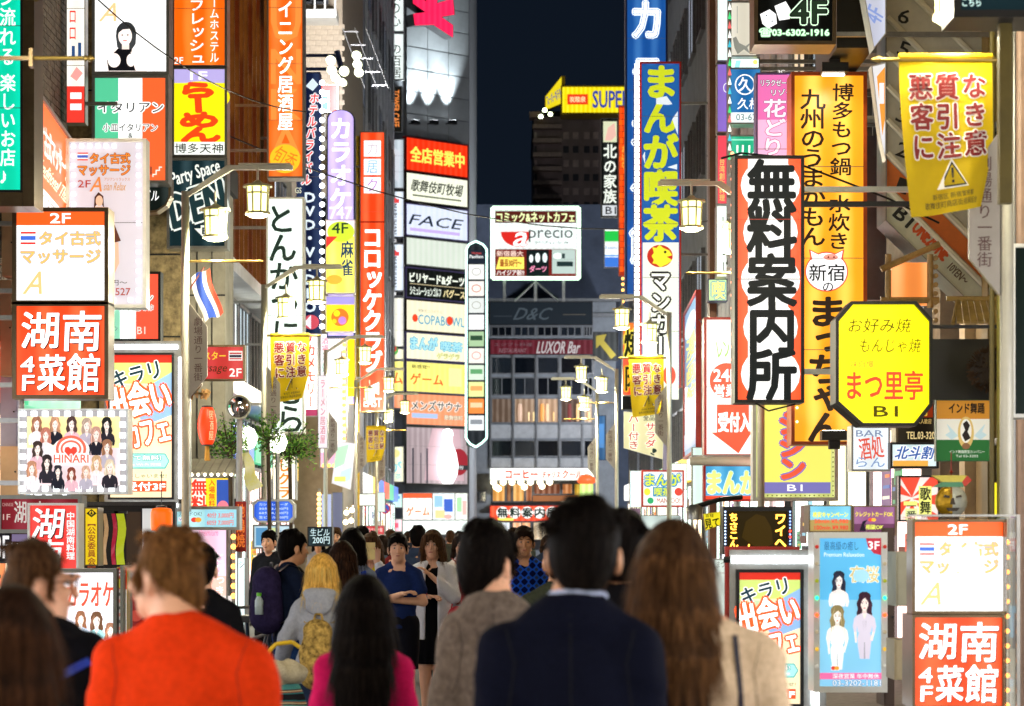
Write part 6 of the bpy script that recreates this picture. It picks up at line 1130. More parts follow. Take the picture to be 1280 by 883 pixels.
for i in range(7): MB().add([(-.17 + i * .05, -.12, -.06), (-.125 + i * .05, -.12, -.06), (-.1 + i * .045, .12, .12), (-.14 + i * .045, .12, .12), (-.17 + i * .05, -.12, -.045), (-.125 + i * .05, -.12, -.045), (-.1 + i * .045, .12, .135), (-.14 + i * .045, .12, .135)], [(0, 1, 2, 3), (4, 7, 6, 5), (0, 4, 5, 1), (1, 5, 6, 2), (3, 2, 6, 7), (0, 3, 7, 4)]).build('roof_board', TR, rf)
MB().cyl((-.2, .12, .14), (.2, .12, .14), .018, n=8).cyl((-.2, -.13, -.06), (-.12, .12, .13), .014, n=6).build('ridge', TR, rf)
bl = thing('cedar_ball', 'dark brown round cedar ball hanging under the little roof', 'cedar ball', (PX(1238, 17), 17.0, PZ(462, 17)))
mb = MB(); rs = random.Random(4)
for i in range(500):
    d = Vector((rs.gauss(0, 1), rs.gauss(0, 1), rs.gauss(0, 1))).normalized(); a = d.orthogonal().normalized() * .01
    mb.add([d * .13 - a, d * .13 + a, d * (.17 + .01 * rs.random())], [(0, 1, 2)])
o = mb.build('needles', mat('cedar', '#4a3420', .9), bl); o['kind'] = 'stuff'; MB().lathe([(.001, -.145), (.1, -.105), (.145, 0), (.1, .105), (.001, .145)], n=14).cyl((0, 0, .14), (0, 0, .4), .005, n=5).build('core', mat('cedar_core', '#2c2014', .9), bl)
bf = thing('bamboo_frame', 'bamboo pole frame round a small orange lit poster above the octagon', 'frame', (PX(1142, 19), 19, PZ(385, 19)))
BAM = mat('bamboo', '#b08a50', .5, 0, .2, 12)
for p, q in (((-.2, 0, 0), (-.2, 0, .42)), ((.13, 0, 0), (.13, 0, .42)), ((-.26, -.02, .3), (.2, -.02, .5)), ((-.26, 0, .06), (.2, 0, .06))): MB().cyl(p, q, .025, n=8).build('pole', BAM, bf)
MB().box(-.17, .03, .02, .11, .05, .36).build('poster', emis('#f08a3c', .9, .4), bf)
for i in range(8): MB().cyl((.17, -.03, -.1 + i * .07), (.17, .03, -.1 + i * .07), .02, n=8).build('pole_end', BAM, bf)
sign('slanted_tall_sign', 'pale lilac slanted sign box with faint fourth-floor letters beside the floor directory', 1078, -20, 1106, 50, 20.5, '#ccd0e4', ops(('t', '4F', 1084, 8, 1102, 30, '#8aa0dc', dict(rot=70, slant=.2))), k=.8, shape=[(1078, -20), (1106, -20), (1106, 42), (1092, 60)][::-1], fr='white', fw=.01)
sign('slanted_tall_sign', 'white and orange tapering sign edge between the hotpot sign and the directory', 1090, 80, 1106, 200, 20.6, '#f0f0f4', ops(('p', [(1096, 96), (1106, 84), (1106, 150), (1103, 170)], '#f0a040'), ('r', 1099, 104, 1105, 130, '#f4f4f8')), k=.85, shape=[(1090, 84), (1106, 80), (1106, 200), (1100, 170)][::-1], fr='white', fw=.008, d=.15)
o = MB().box(PX(1046, 21.5), 21.5, PZ(60, 21.5), PX(1092, 21.5), 23, PZ(-40, 21.5)).build('awning_recess_box', mat('awning_recess_dark', '#1c1a10')); tag(o, 'black slanted awning box between the telephone sign and the floor directory', 'awning')
o = MB().box(PX(1081, 23.2), 23.2, PZ(375, 23.2), PX(1108, 23.2), 23.4, PZ(170, 23.2)).build('slate_sheet', mat('panel_slate', '#4a5668', .5)); tag(o, 'blank slate panel between the hotpot sign and the floor directory', 'panel')
vt = thing('ventilation_hood', 'pale ribbed metal air hood and black arm bracket under the pipe canopy', 'air hood', (PX(868, 19), 19, PZ(650, 19)))
MB().lathe([(.06, 0), (.07, .1), (.03, .12)], n=14).build('hood', STEEL, vt, smooth=True); MB().tube([(0, 0, .1), (.2, 0, .16), (.38, .1, .18)], .02).build('arm', BLACKP, vt)
# AC units, conduits and ledges on the east facades
ACM = mat('ac_white', '#b8b6ac', .5, 0, .1, 6)
def ac_unit(x, y, z, facing, lb):
    r = thing('air_conditioner', lb, 'air conditioner', (x, y, z), 0, 'air conditioners on the facades'); r.rotation_euler = (0, 0, R(90) * (-facing)) 
    MB().box(-.4, -.3, 0, .4, 0, .56).build('casing', ACM, r); g = MB()
    for i in range(6): g.lathe([(.04 + i * .035, 0), (.045 + i * .035, .006)], n=20)
    gg = g.build('fan_grille', DARKM, r, (-.12, -.305, .28)); gg.rotation_euler = (R(90), 0, 0); MB().box(-.35, -.3, -.03, -.3, 0, -.001).box(.3, -.3, -.03, .35, 0, -.001).build('bracket', STEEL, r)
for i, (x, y, z, fc_, lb) in enumerate(((XR, 26.8, 5.2, -1, 'air conditioner on the east facade beside the pink flower sign'), (XR, 30.5, 6.1, -1, 'air conditioner high on the east facade behind the entrance sign'), (XR, 33.2, 4.4, -1, 'air conditioner low on the east facade behind the entrance sign'), (XR, 24.9, 3.4, -1, 'air conditioner on the east facade just behind the hotpot sign'), (XB, 23.3, 4.3, 1, 'air conditioner on the brick wall beside the white massage box'))): ac_unit(x - .0 if fc_ < 0 else x, y, z, fc_, lb)
# beige service boxes behind the box signs
for i, (px0, py0, px1, py1, Y, colr, lb) in enumerate(((2, 262, 18, 345, 22, '#a89070', 'beige metal service box behind the white massage box, upper one'), (0, 350, 16, 470, 22.2, '#97886c', 'beige metal service box behind the restaurant box, lower one'), (0, 470, 22, 560, 22.4, '#8f94b8', 'pale lilac wall cabinet beside the women photo board'), (0, 558, 24, 622, 22.3, '#c8a888', 'peach wall panel beside the women photo board'), (1120, 690, 1140, 758, 13.6, '#a8a48c', 'pale electrical box beside the acrylic case, upper one'), (1118, 800, 1138, 850, 13.6, '#b8a884', 'beige electrical box beside the acrylic case, lower one'),
    (1105, 660, 1118, 883, 14.5, '#4a3424', 'dark brown plank post between the women poster and the electrical boxes'))):
    r = thing('service_box', lb, 'service box', (PX((px0 + px1) / 2, Y), Y, PZ(py1, Y))); w_, h_ = (px1 - px0) * Y / F, (py1 - py0) * Y / F
    MB().box(-w_ / 2, 0, 0, w_ / 2, .3, h_).build('body', mat('box_%d' % i, colr, .6, 0, .1, 4), r); MB().box(-w_ / 2 + .01, -.006, .01, w_ / 2 - .01, -.0005, h_ - .01).build('door', mat('boxdoor_%d' % i, colr, .5, 0, .06, 6), r); MB().cyl((w_ * .3, -.007, h_ * .5), (w_ * .3, -.02, h_ * .5), .008, n=8).build('knob', DARKM, r)
# floodlights on the west side
def flood_heads(root, pts, k):
    for (x, y, z, rx) in pts:
        h = MB().lathe([(.02, .12), (.06, .08), (.11, 0)], n=14).build('lamp_head', DARKM, root, (x, y, z), smooth=True); h.rotation_euler = (R(-rx), R(20), 0)
        MB().lathe([(.001, -.01), (.105, 0.005)], n=14).build('lens', emis('#fbffd8', k), h)
fa = thing('floodlight_cluster', 'cluster of five white floodlights on blue arms above the lilac karaoke sign', 'floodlight', (PX(421, 50), 50, PZ(88, 50)))
BLUEA = mat('blue_arm', '#2c3c70', .5, .3)
MB().box(-1.1, .0, .28, .05, .06, .34).build('arm', BLUEA, fa); MB().box(-1.1, .0, .0, .05, .06, .06).build('arm', BLUEA, fa); MB().tube([(0, 0, .4), (.1, 0, .0), (.05, 0, -.2)], .06).build('joint', BLUEA, fa)
flood_heads(fa, ((-.12, -.1, .18, 60), (-.1, -.1, -.02, 60), (-.02, -.1, -.18, 50), (.16, -.15, -.05, 70), (.12, -.15, -.28, 40)), 3)
fb = thing('floodlight_rack', 'rack of three stacked floodlights on a lattice arm beside the floodlight cluster', 'floodlight', (PX(446, 54), 54, PZ(82, 54)))
flood_heads(fb, ((0, -.1, .2, 60), (.02, -.1, 0, 60), (.05, -.1, -.18, 60)), 3)
lt = MB()
for i in range(5): lt.box(-.3 + i * .16 + .0, .05, .75 - i * .3, -.27 + i * .16 + .3, .08, .78 - i * .3)
for sx in (-.32, -.05, .2): lt.cyl((sx, .06, .85), (sx + .5, .06, -.5), .012, n=6)
lt.build('lattice_arm', STEEL, fb)
for o_, e_ in ((fa, 1500), (fb, 500)):
    l = bpy.data.lights.new('floodlight_beam', 'SPOT'); l.energy = e_; l.color = (.95, .95, 1); l.spot_size = R(130); l.spot_blend = .9; l.shadow_soft_size = .15
    lo = bpy.data.objects.new('floodlight_beam', l); link(lo, o_, (0, .35, .6)); lo.rotation_euler = (R(112), 0, R(12))
# Thai flag
fl = thing('thai_flag', 'hanging red, white and blue striped flag on a slanting pole', 'flag', (PX(238, 23.6), 23.6, PZ(350, 23.6)))
MB().cyl((-.03, 0, -.12), (.13, 0, .12), .008, n=8).build('pole', mat('pole_brown', '#6a3020', .5), fl)
FC = [mat('flag_red', '#c8442c', .7), mat('flag_white', '#d8d8dc', .7), mat('flag_blue', '#2044a0', .7)]
def fwp(u, t): return (.01 + u * .17 + t * .11 - .02 * math.sin(5 * t), .03 * math.sin(7 * u + 4 * t), .02 + u * .1 - t * .42 + .02 * math.sin(6 * u))
for i, (a, c_, mi) in enumerate(((0, .16, 0), (.16, .32, 1), (.32, .66, 2), (.66, .83, 1), (.83, 1, 0))):
    if i == 0: continue
    n1, n2 = 4, 14; vs = [fwp((a + (c_ - a) * p / n1 - .16) / .84, q / n2) for q in range(n2 + 1) for p in range(n1 + 1)]
    MB().add(vs, [(q * (n1 + 1) + p, q * (n1 + 1) + p + 1, (q + 1) * (n1 + 1) + p + 1, (q + 1) * (n1 + 1) + p) for q in range(n2) for p in range(n1)]).build('stripe', FC[mi], fl, smooth=True)
fl.scale = (1.05, 1.05, 1.05)
# red lantern, wooden ornament, round mirror, foliage, awning roof
rl = thing('paper_lantern', 'round-ended orange-red paper lantern under the star sign', 'lantern', (PX(259, 24), 24, PZ(556, 24)))
pr = [(.05, .0)] + [(.06 + .035 * math.sin(math.pi * i / 16) + (.003 if i % 2 else 0), .01 + .35 * i / 16) for i in range(17)] + [(.05, .37)]
MB().lathe(pr, n=20).build('shade', emis('#f43c10', 1.0, .15), rl, smooth=True); MB().lathe([(.001, .37), (.055, .37), (.055, .385), (.001, .39)], n=12).lathe([(.001, -.015), (.055, -.01), (.055, .0), (.001, .001)], n=12).build('rim', BLACKP, rl)
MB().cyl((0, 0, -.16), (0, 0, -.015), .03, n=10, r2=.02).build('tassel', mat('tassel', '#b8862c', .7), rl)
f_ = Face(rl, 0, 0, 10, 80, .05, .3, 1, False, 0); t_ = f_.text('居酒屋', 0, 0, 10, 80, '#e8c8a8', v=1, b=.03); t_.location = (.05, -.082, .04)
wd = thing('wooden_tag_ring', 'ring of small lit wooden tags hanging above the orange-red lantern', 'ornament', (PX(246, 24.2), 24.2, PZ(493, 24.2)))
for i in range(12):
    a = 2 * math.pi * i / 12; t_ = MB().box(-.02, -.006, -.035, .02, .006, .035).build('tag', mat('tag_wood', '#c89a60', .6), wd, (.11 * math.cos(a), .05 * math.sin(a), .02 * math.sin(a * 2))); t_.rotation_euler = (0, .4 * math.cos(a), a)
MB().lathe([(.11, 0), (.12, .006), (.11, .012)], n=20).cyl((0, 0, 0), (0, 0, .2), .003, n=4).build('ring', BRASS, wd)
bl_ = MB().lathe([(.001, -.02), (.016, 0), (.001, .02)], n=8).build('lamp', emis('#fff0c0', 4), wd, (-.07, -.03, -.06))
mr_ = thing('traffic_mirror', 'round convex mirror on the west pavement reflecting the bright signs', 'mirror', (PX(298, 25), 25, .12))
z_ = PZ(509, 25) - .12; MB().cyl((.0, .1, 0), (.0, .1, z_), .03).build('pole', STEEL, mr_)
cv = MB().lathe([(.001, .05), (.05, .045), (.09, .03), (.115, 0)], n=24).build('mirror', mat('mirror_face', '#e8e8e8', .03, 1, .0), mr_, (0, .02, z_), smooth=True); cv.rotation_euler = (R(90), 0, 0)
rm = MB().lathe([(.113, -.02), (.128, -.01), (.122, .01), (.113, .0)], n=24).build('rim', mat('rim_white', '#b8b8a8', .4), mr_, (0, .02, z_)); rm.rotation_euler = (R(90), 0, 0)
LEAFM = [mat('leaf_dark', '#3c7a24', .5, 0, .2), mat('leaf_light', '#8cc048', .5, 0, .2)]
def plant(name, lb, px, py, Y, n, rx, rz, seed):
    r = thing(name, lb, 'plant', (PX(px, Y), Y, .12)); rs = random.Random(seed); z0 = PZ(py, Y) - .12
    st = MB().tube([(0, 0, 0), (.02, .02, z0 * .5), (0, 0, z0 - rz * .3)], .025, n=6)
    mbs = [MB(), MB()]
    for i in range(n):
        a, q = rs.random() * 6.28, rs.random() ** .5; x, y, z = rx * q * math.cos(a), rx * .5 * q * math.sin(a), z0 + rs.gauss(0, rz * .45)
        if i % 14 == 0: st.cyl((0, 0, z0 - rz * .5), (x, y, z), .006, n=4)
        d = Vector((rs.uniform(-1, 1), rs.uniform(-1, 1), rs.uniform(-1, .6))).normalized(); u = d.orthogonal().normalized(); L = rs.uniform(.03, .06); p = Vector((x, y, z))
        mbs[rs.random() < .45].add([p, p + d * L * .5 + u * L * .28, p + d * L, p + d * L * .5 - u * L * .28], [(0, 1, 2, 3)])
    st.build('stem', mat('bark', '#4a3c2c', .8), r)
    for m_, l_ in zip(mbs, LEAFM): o = m_.build('foliage', l_, r); o['kind'] = 'stuff'
plant('shrub', 'leafy green street shrub between the round mirror and the chalk sign', 287, 552, 27, 700, .22, .3, 1)
plant('shrub', 'leafy green shrub spreading in front of the foot of the pork cutlet sign', 362, 558, 29.5, 1100, .34, .22, 2)
plant('shrub', 'small leafy shrub beside the lamp pole at the foot of the pork cutlet sign', 335, 540, 28.5, 400, .16, .22, 3)
for nm, (px, py, Y), lb in (('globe_lamp', (347, 553, 29), 'large glowing white globe lamp among the shrub leaves'), ('globe_lamp', (309, 548, 27.2), 'tall glowing white globe lamp left of the shrub')):
    g = thing(nm, lb, 'lamp', (PX(px, Y), Y, .12)); z_ = PZ(py, Y) - .12
    MB().lathe([(.001, -.14), (.08, -.1), (.12, 0), (.08, .1), (.001, .14)], n=16).build('globe', emis('#fdffe8', 4), g, (0, 0, z_), smooth=True); MB().cyl((0, 0, 0), (0, 0, z_ - .13), .025).build('pole', STEEL, g)
aw = thing('lantern_awning', 'pale wooden awning with small lights under the orange-red lantern', 'awning', (PX(262, 26), 26, PZ(590, 26)))
for i in range(8): MB().box(-.3 + i * .085, -.4, .06 - .0, -.225 + i * .085, .3, .08).build('slat', mat('slat_pale', '#b8b09c', .6), aw).rotation_euler = (R(14), 0, 0)
bulbs(aw, [(-.28 + i * .07, -.4, -.04) for i in range(9)], .018, '#fffbe0', 5)
cj = thing('cloth_pennant', 'rolled lime and white cloth pennant drooping beside the yellow free entry sign', 'pennant', (PX(310, 25.4), 25.4, PZ(615, 25.4)))
MB().add([(-.1 + .12 * t + .03 * math.sin(6 * t), .03 * math.sin(9 * t), .4 - .4 * t) for t in [i / 8 for i in range(9)]] + [(.0 + .15 * t + .02 * math.sin(7 * t), .02, .42 - .36 * t) for t in [i / 8 for i in range(9)]], [(i, i + 1, 10 + i, 9 + i) for i in range(8)]).build('cloth', mat('pennant_lime', '#b8b838', .6, 0, .4, 6, c2='#d8d8cc'), cj, smooth=True)
MB().cyl((-.12, 0, .4), (-.12, 0, -.6), .01, n=6).build('pole', STEEL, cj)
# red hanging banners low on the west side
for px, c_, lb in ((301, '#a81c14', 'dark red upright cloth banner with gold marks beside the pink poster'),):
    r = thing('upright_banner', lb, 'banner', (PX(px, 25), 25, PZ(690, 25))); MB().box(-.055, 0, 0, .055, .01, .52).build('cloth', mat('banner_dkred', c_, .6), r); f_ = Face(r, 0, 0, 10, 50, .11, .52, .8, True, -.002); f_.text('地鶏焼', 1, 2, 9, 46, '#e87830', v=1, b=.04); MB().cyl((-.06, .005, -.6), (-.06, .005, .55), .008, n=6).build('pole', BLACKP, r)
# bicycle
bk = thing('bicycle', 'dark parked bicycle half hidden behind the white glowing stand panel', 'bicycle', (PX(318, 18.5), 18.5, .12), R(80))
RUB = mat('rubber', '#0c0c0c', .7)
for x in (-.5, .52):
    wh = MB()
    for i in range(24):
        a, c_ = 2 * math.pi * i / 24, 2 * math.pi * (i + 1) / 24; wh.cyl((.32 * math.cos(a), 0, .32 * math.sin(a)), (.32 * math.cos(c_), 0, .32 * math.sin(c_)), .018, n=6, caps=False)
    W_ = wh.build('wheel', RUB, bk, (x, 0, .34)); sp = MB()
    for i in range(16): a = 2 * math.pi * i / 16; sp.cyl((0, 0, 0), (.31 * math.cos(a), 0, .31 * math.sin(a)), .002, n=3)
    sp.cyl((0, -.04, 0), (0, .04, 0), .025).build('spokes', STEEL, W_)
MB().tube([(-.5, 0, .34), (-.1, 0, .3), (.36, 0, .75), (-.18, 0, .72), (-.5, 0, .34)], .014).tube([(-.1, 0, .3), (-.2, 0, .86)], .014).tube([(.52, 0, .34), (.34, 0, .92)], .014).build('frame', mat('bike_blue', '#2c3c50', .4, .5), bk)
MB().box(-.34, -.06, .86, -.08, .06, .91).build('saddle', BLACKP, bk); MB().tube([(.22, -.26, .95), (.36, -.1, .96), (.36, .1, .96), (.22, .26, .95)], .012).build('handlebar', STEEL, bk); MB().cyl((-.1, -.12, .3), (-.1, .12, .3), .02).box(-.14, -.2, .2, -.04, -.12, .22).box(-.16, .12, .38, -.06, .2, .4).build('pedals', STEEL, bk)

# overhead cables
for i, (x0, y0, z0, x1, y1, z1, sag, lb) in enumerate(((XL, 26, 7.4, XL + 1.9, 30, 6.9, .25, 'black cable sagging from the portrait sign towards the lamp'), (XR, 25, 6.6, XR - 1.1, 18.3, 5.2, .3, 'black cable drooping from the east facade to the information sign'), (XL, 36, 7.7, XR, 50, 8.2, .7, 'long thin cable strung across the street beyond the dining sign'), (XR, 44, 5.4, XR - 1.7, 33, 4.6, .25, 'thin cable from the metal cladding to the manga cafe lamp'), (XR, 19, 5.2, XR - .9, 15.7, 3.9, .12, 'loose cable above the yellow octagonal sign'))):
    pts = [(x0 + (x1 - x0) * t, y0 + (y1 - y0) * t, z0 + (z1 - z0) * t - sag * 4 * t * (1 - t)) for t in [j / 12 for j in range(13)]]
    tag(MB().tube(pts, .008 if i != 2 else .012, n=5).build('overhead_cable', BLACKP), lb, 'cable')
# ================================================================== PEOPLE
class SDF:
    """Smooth union of tapered limbs and ellipsoids on a grid; meshed as ONE continuous surface."""
    def __init__(s, lo, hi, h):
        s.lo = np.array(lo, float); s.h = h; s.n = np.ceil((np.array(hi) - s.lo) / h).astype(int) + 1
        s.d = np.full(s.n, .2, np.float32)
    def _sub(s, lo, hi, pad):
        a = np.maximum(0, np.floor((np.array(lo) - pad - s.lo) / s.h).astype(int)); b = np.minimum(s.n, np.ceil((np.array(hi) + pad - s.lo) / s.h).astype(int) + 1)
        if (b <= a).any(): return None
        g = [s.lo[i] + s.h * np.arange(a[i], b[i], dtype=np.float32) for i in range(3)]
        return tuple(slice(x, y) for x, y in zip(a, b)), np.meshgrid(*g, indexing='ij', sparse=True)
    def _put(s, sl, d, k):
        c = s.d[sl]
        if k > 0: hh = np.clip(.5 + .5 * (c - d) / k, 0, 1); s.d[sl] = c * (1 - hh) + d * hh - k * hh * (1 - hh)
        else: s.d[sl] = np.minimum(c, d)
    def limb(s, a, b, r1, r2, k=.03, fx=1.0):
        a, b = np.array(a, float), np.array(b, float); m = max(r1, r2)
        q = s._sub(np.minimum(a, b) - m, np.maximum(a, b) + m, k + .05)
        if not q: return s
        sl, (X, Y, Z) = q; ab = b - a; L = (ab ** 2).sum() + 1e-9
        t = np.clip(((X - a[0]) * ab[0] + (Y - a[1]) * ab[1] + (Z - a[2]) * ab[2]) / L, 0, 1)
        d = np.sqrt((X - a[0] - t * ab[0]) ** 2 + ((Y - a[1] - t * ab[1]) / fx) ** 2 + (Z - a[2] - t * ab[2]) ** 2) - (r1 + (r2 - r1) * t)
        s._put(sl, d.astype(np.float32), k); return s
    def chain(s, pts, k=.03, fx=1.0):
        for (a, ra), (b, rb) in zip(pts[:-1], pts[1:]): s.limb(a, b, ra, rb, k, fx)
        return s
    def ell(s, c, r, k=.03, rot=None):
        c, r = np.array(c, float), np.array(r, float); q = s._sub(c - r.max(), c + r.max(), k + .05)
        if not q: return s
        sl, (X, Y, Z) = q; x, y, z = X - c[0], Y - c[1], Z - c[2]
        if rot is not None: x, y, z = [rot[0][i] * x + rot[1][i] * y + rot[2][i] * z for i in range(3)]
        k0 = np.sqrt((x / r[0]) ** 2 + (y / r[1]) ** 2 + (z / r[2]) ** 2); k1 = np.sqrt((x / r[0] ** 2) ** 2 + (y / r[1] ** 2) ** 2 + (z / r[2] ** 2) ** 2)
        d = k0 * (k0 - 1) / np.maximum(k1, 1e-6); s._put(sl, d.astype(np.float32), k); return s
    def carve(s, c, r, k=.01):
        c, r = np.array(c, float), np.array(r, float); q = s._sub(c - r, c + r, k + .02)
        if not q: return s
        sl, (X, Y, Z) = q; k0 = np.sqrt(((X - c[0]) / r[0]) ** 2 + ((Y - c[1]) / r[1]) ** 2 + ((Z - c[2]) / r[2]) ** 2); d = -(k0 - 1) * r.min(); cc = s.d[sl]
        hh = np.clip(.5 - .5 * (cc - d) / k, 0, 1); s.d[sl] = cc * (1 - hh) + d * hh + k * hh * (1 - hh); return s
    def plane(s, p, n):      # keep the side where (x-p).n < 0
        n = np.array(n, float); n /= np.linalg.norm(n)
        g = [s.lo[i] + s.h * np.arange(s.n[i], dtype=np.float32) for i in range(3)]; X, Y, Z = np.meshgrid(*g, indexing='ij', sparse=True)
        s.d = np.maximum(s.d, ((X - p[0]) * n[0] + (Y - p[1]) * n[1] + (Z - p[2]) * n[2]).astype(np.float32)); return s
    def grid(s):
        g = [s.lo[i] + s.h * np.arange(s.n[i], dtype=np.float32) for i in range(3)]; return np.meshgrid(*g, indexing='ij', sparse=True)
    def wrinkle(s, amp, f=9., seed=0., zs=1.0):
        X, Y, Z = s.grid(); p = seed * 1.7
        w1 = np.sin(f * 1.3 * X + 2.1 * np.sin(f * .7 * Z * zs + p) + p) ; w2 = np.sin(f * 2.1 * Z * zs + 2.6 * np.sin(f * .9 * X + 1.3 * p) + 1.8 * np.sin(f * .8 * Y + p))
        w3 = np.sin(f * 3.3 * (X + .6 * Z * zs) + 2.0 * np.sin(f * 1.7 * (Z * zs - Y) + p))
        s.d = s.d + (amp * (.35 * w1 * w2 + .45 * np.abs(w2 * .6 + w3 * .4) + .25 * w3 * w1)).astype(np.float32); return s
    def strands(s, amp, f=70., seed=0.):
        X, Y, Z = s.grid(); a = np.arctan2(X, -(Y) + .02) * .1
        s.d = s.d + (amp * (np.sin(f * 1.9 * a * 10 / 1 + 3 * np.sin(5 * Z + seed)) * .5 + .5 * np.sin(f * 3.7 * a * 10 + 4 * np.sin(7 * Z + seed * 2)) )).astype(np.float32); return s
    def mesh(s, name, m, parent, adapt=0.):
        g = vdb.FloatGrid(float(.2)); g.copyFromArray(np.clip(s.d, -.2, .2).astype(np.float64))
        p, t, q = g.convertToPolygons(0., adapt); p = p * s.h + s.lo
        me = bpy.data.meshes.new(name); nf, nq = len(t), len(q)
        me.vertices.add(len(p)); me.vertices.foreach_set('co', p.astype(np.float32).ravel())
        lp = np.concatenate([t[:, ::-1].ravel(), q[:, ::-1].ravel()]).astype(np.int32); me.loops.add(len(lp)); me.loops.foreach_set('vertex_index', lp)
        me.polygons.add(nf + nq); st = np.concatenate([np.arange(nf) * 3, nf * 3 + np.arange(nq) * 4]).astype(np.int32); me.polygons.foreach_set('loop_start', st)
        me.update(calc_edges=True); me.validate(); me.polygons.foreach_set('use_smooth', [True] * len(me.polygons)); me.materials.append(m)
        return link(bpy.data.objects.new(name, me), parent)
SKINS = [mat('skin_light', '#dfa98a', .5, 0, .06, 8, .03), mat('skin_tan', '#c8906a', .5, 0, .06, 8, .03)]
def hairmat(nm, c, c2, sc=60):
    return mat(nm, c, .55, 0, .3, sc, .4, stretch=(1, 1, .06), spec=.03, c2=c2)
HAIR = dict(black=hairmat('hair_black', '#0b0808', '#030202'), dark=hairmat('hair_dark', '#261a14', '#0c0806'), brown=hairmat('hair_brown', '#46301f', '#150c07'), ginger=hairmat('hair_light_brown', '#6c4828', '#2a1a0e'), blonde=hairmat('hair_blonde', '#d8a850', '#7a5420'), auburn=hairmat('hair_auburn', '#2a1a12', '#0c0705'))
STRAND = {'hair_black': hairmat('strand_black', '#1e1815', '#060404'), 'hair_brown': hairmat('strand_brown', '#6e4c30', '#1c110a'), 'hair_light_brown': hairmat('strand_light_brown', '#94683c', '#2a1a0e'), 'hair_auburn': hairmat('strand_auburn', '#4c3020', '#0c0705'), 'hair_blonde': hairmat('strand_blonde', '#ecc470', '#8a6428')}
def cloth(nm, c, noise=.1, sc=90, bump=.25, rough=.9, sheen=.0, c2=None, stretch=(1, 1, 1)): return mat('cloth_' + nm, c, rough, 0, noise, sc, bump, sheen=sheen, c2=c2, stretch=stretch, spec=.06)
EYEW, EYED, LIP = mat('eye_white', '#b0a8a4', .3, 0, .02), mat('eye_dark', '#1a1210', .2), mat('lip', '#b05a50', .5)
def hand(g, wr, d, n, th, s, curl=.5, spread=.1):
    """palm + five unequal bent fingers. wr wrist, d direction of the fingers, n palm normal (towards what it grips), th thumb side"""
    d = Vector(d).normalized(); th = (Vector(th) - d * Vector(th).dot(d)).normalized(); n = d.cross(th) if Vector(n).dot(d.cross(th)) > 0 else -d.cross(th); wr = Vector(wr)
    r = .0088 * s; pc = wr + d * .045 * s
    for off in (-.027, -.009, .009, .027): g.limb(wr + th * off * .6 * s, wr + d * .085 * s + th * off * s, .014 * s, .011 * s, .012)
    for off, L in ((.03, .07), (.01, .08), (-.01, .074), (-.03, .058)):
        b = wr + d * .088 * s + th * off * s; e1 = (d + n * curl * .9 + th * spread * off * 20).normalized(); e2 = (d * (1 - curl) + n * curl * 1.6).normalized(); m_ = b + e1 * L * .5 * s; e = m_ + e2 * L * .5 * s
        g.limb(b, m_, r * 1.05, r, .004); g.limb(m_, e, r, r * .85, .003)
    b = wr + d * .03 * s + th * .028 * s; m_ = b + (th * .75 + d * .7 + n * .2).normalized() * .035 * s; e = m_ + (d * .9 + n * curl + th * .1).normalized() * .032 * s
    g.limb(b, m_, r * 1.4, r * 1.15, .008); g.limb(m_, e, r * 1.15, r * .9, .003)
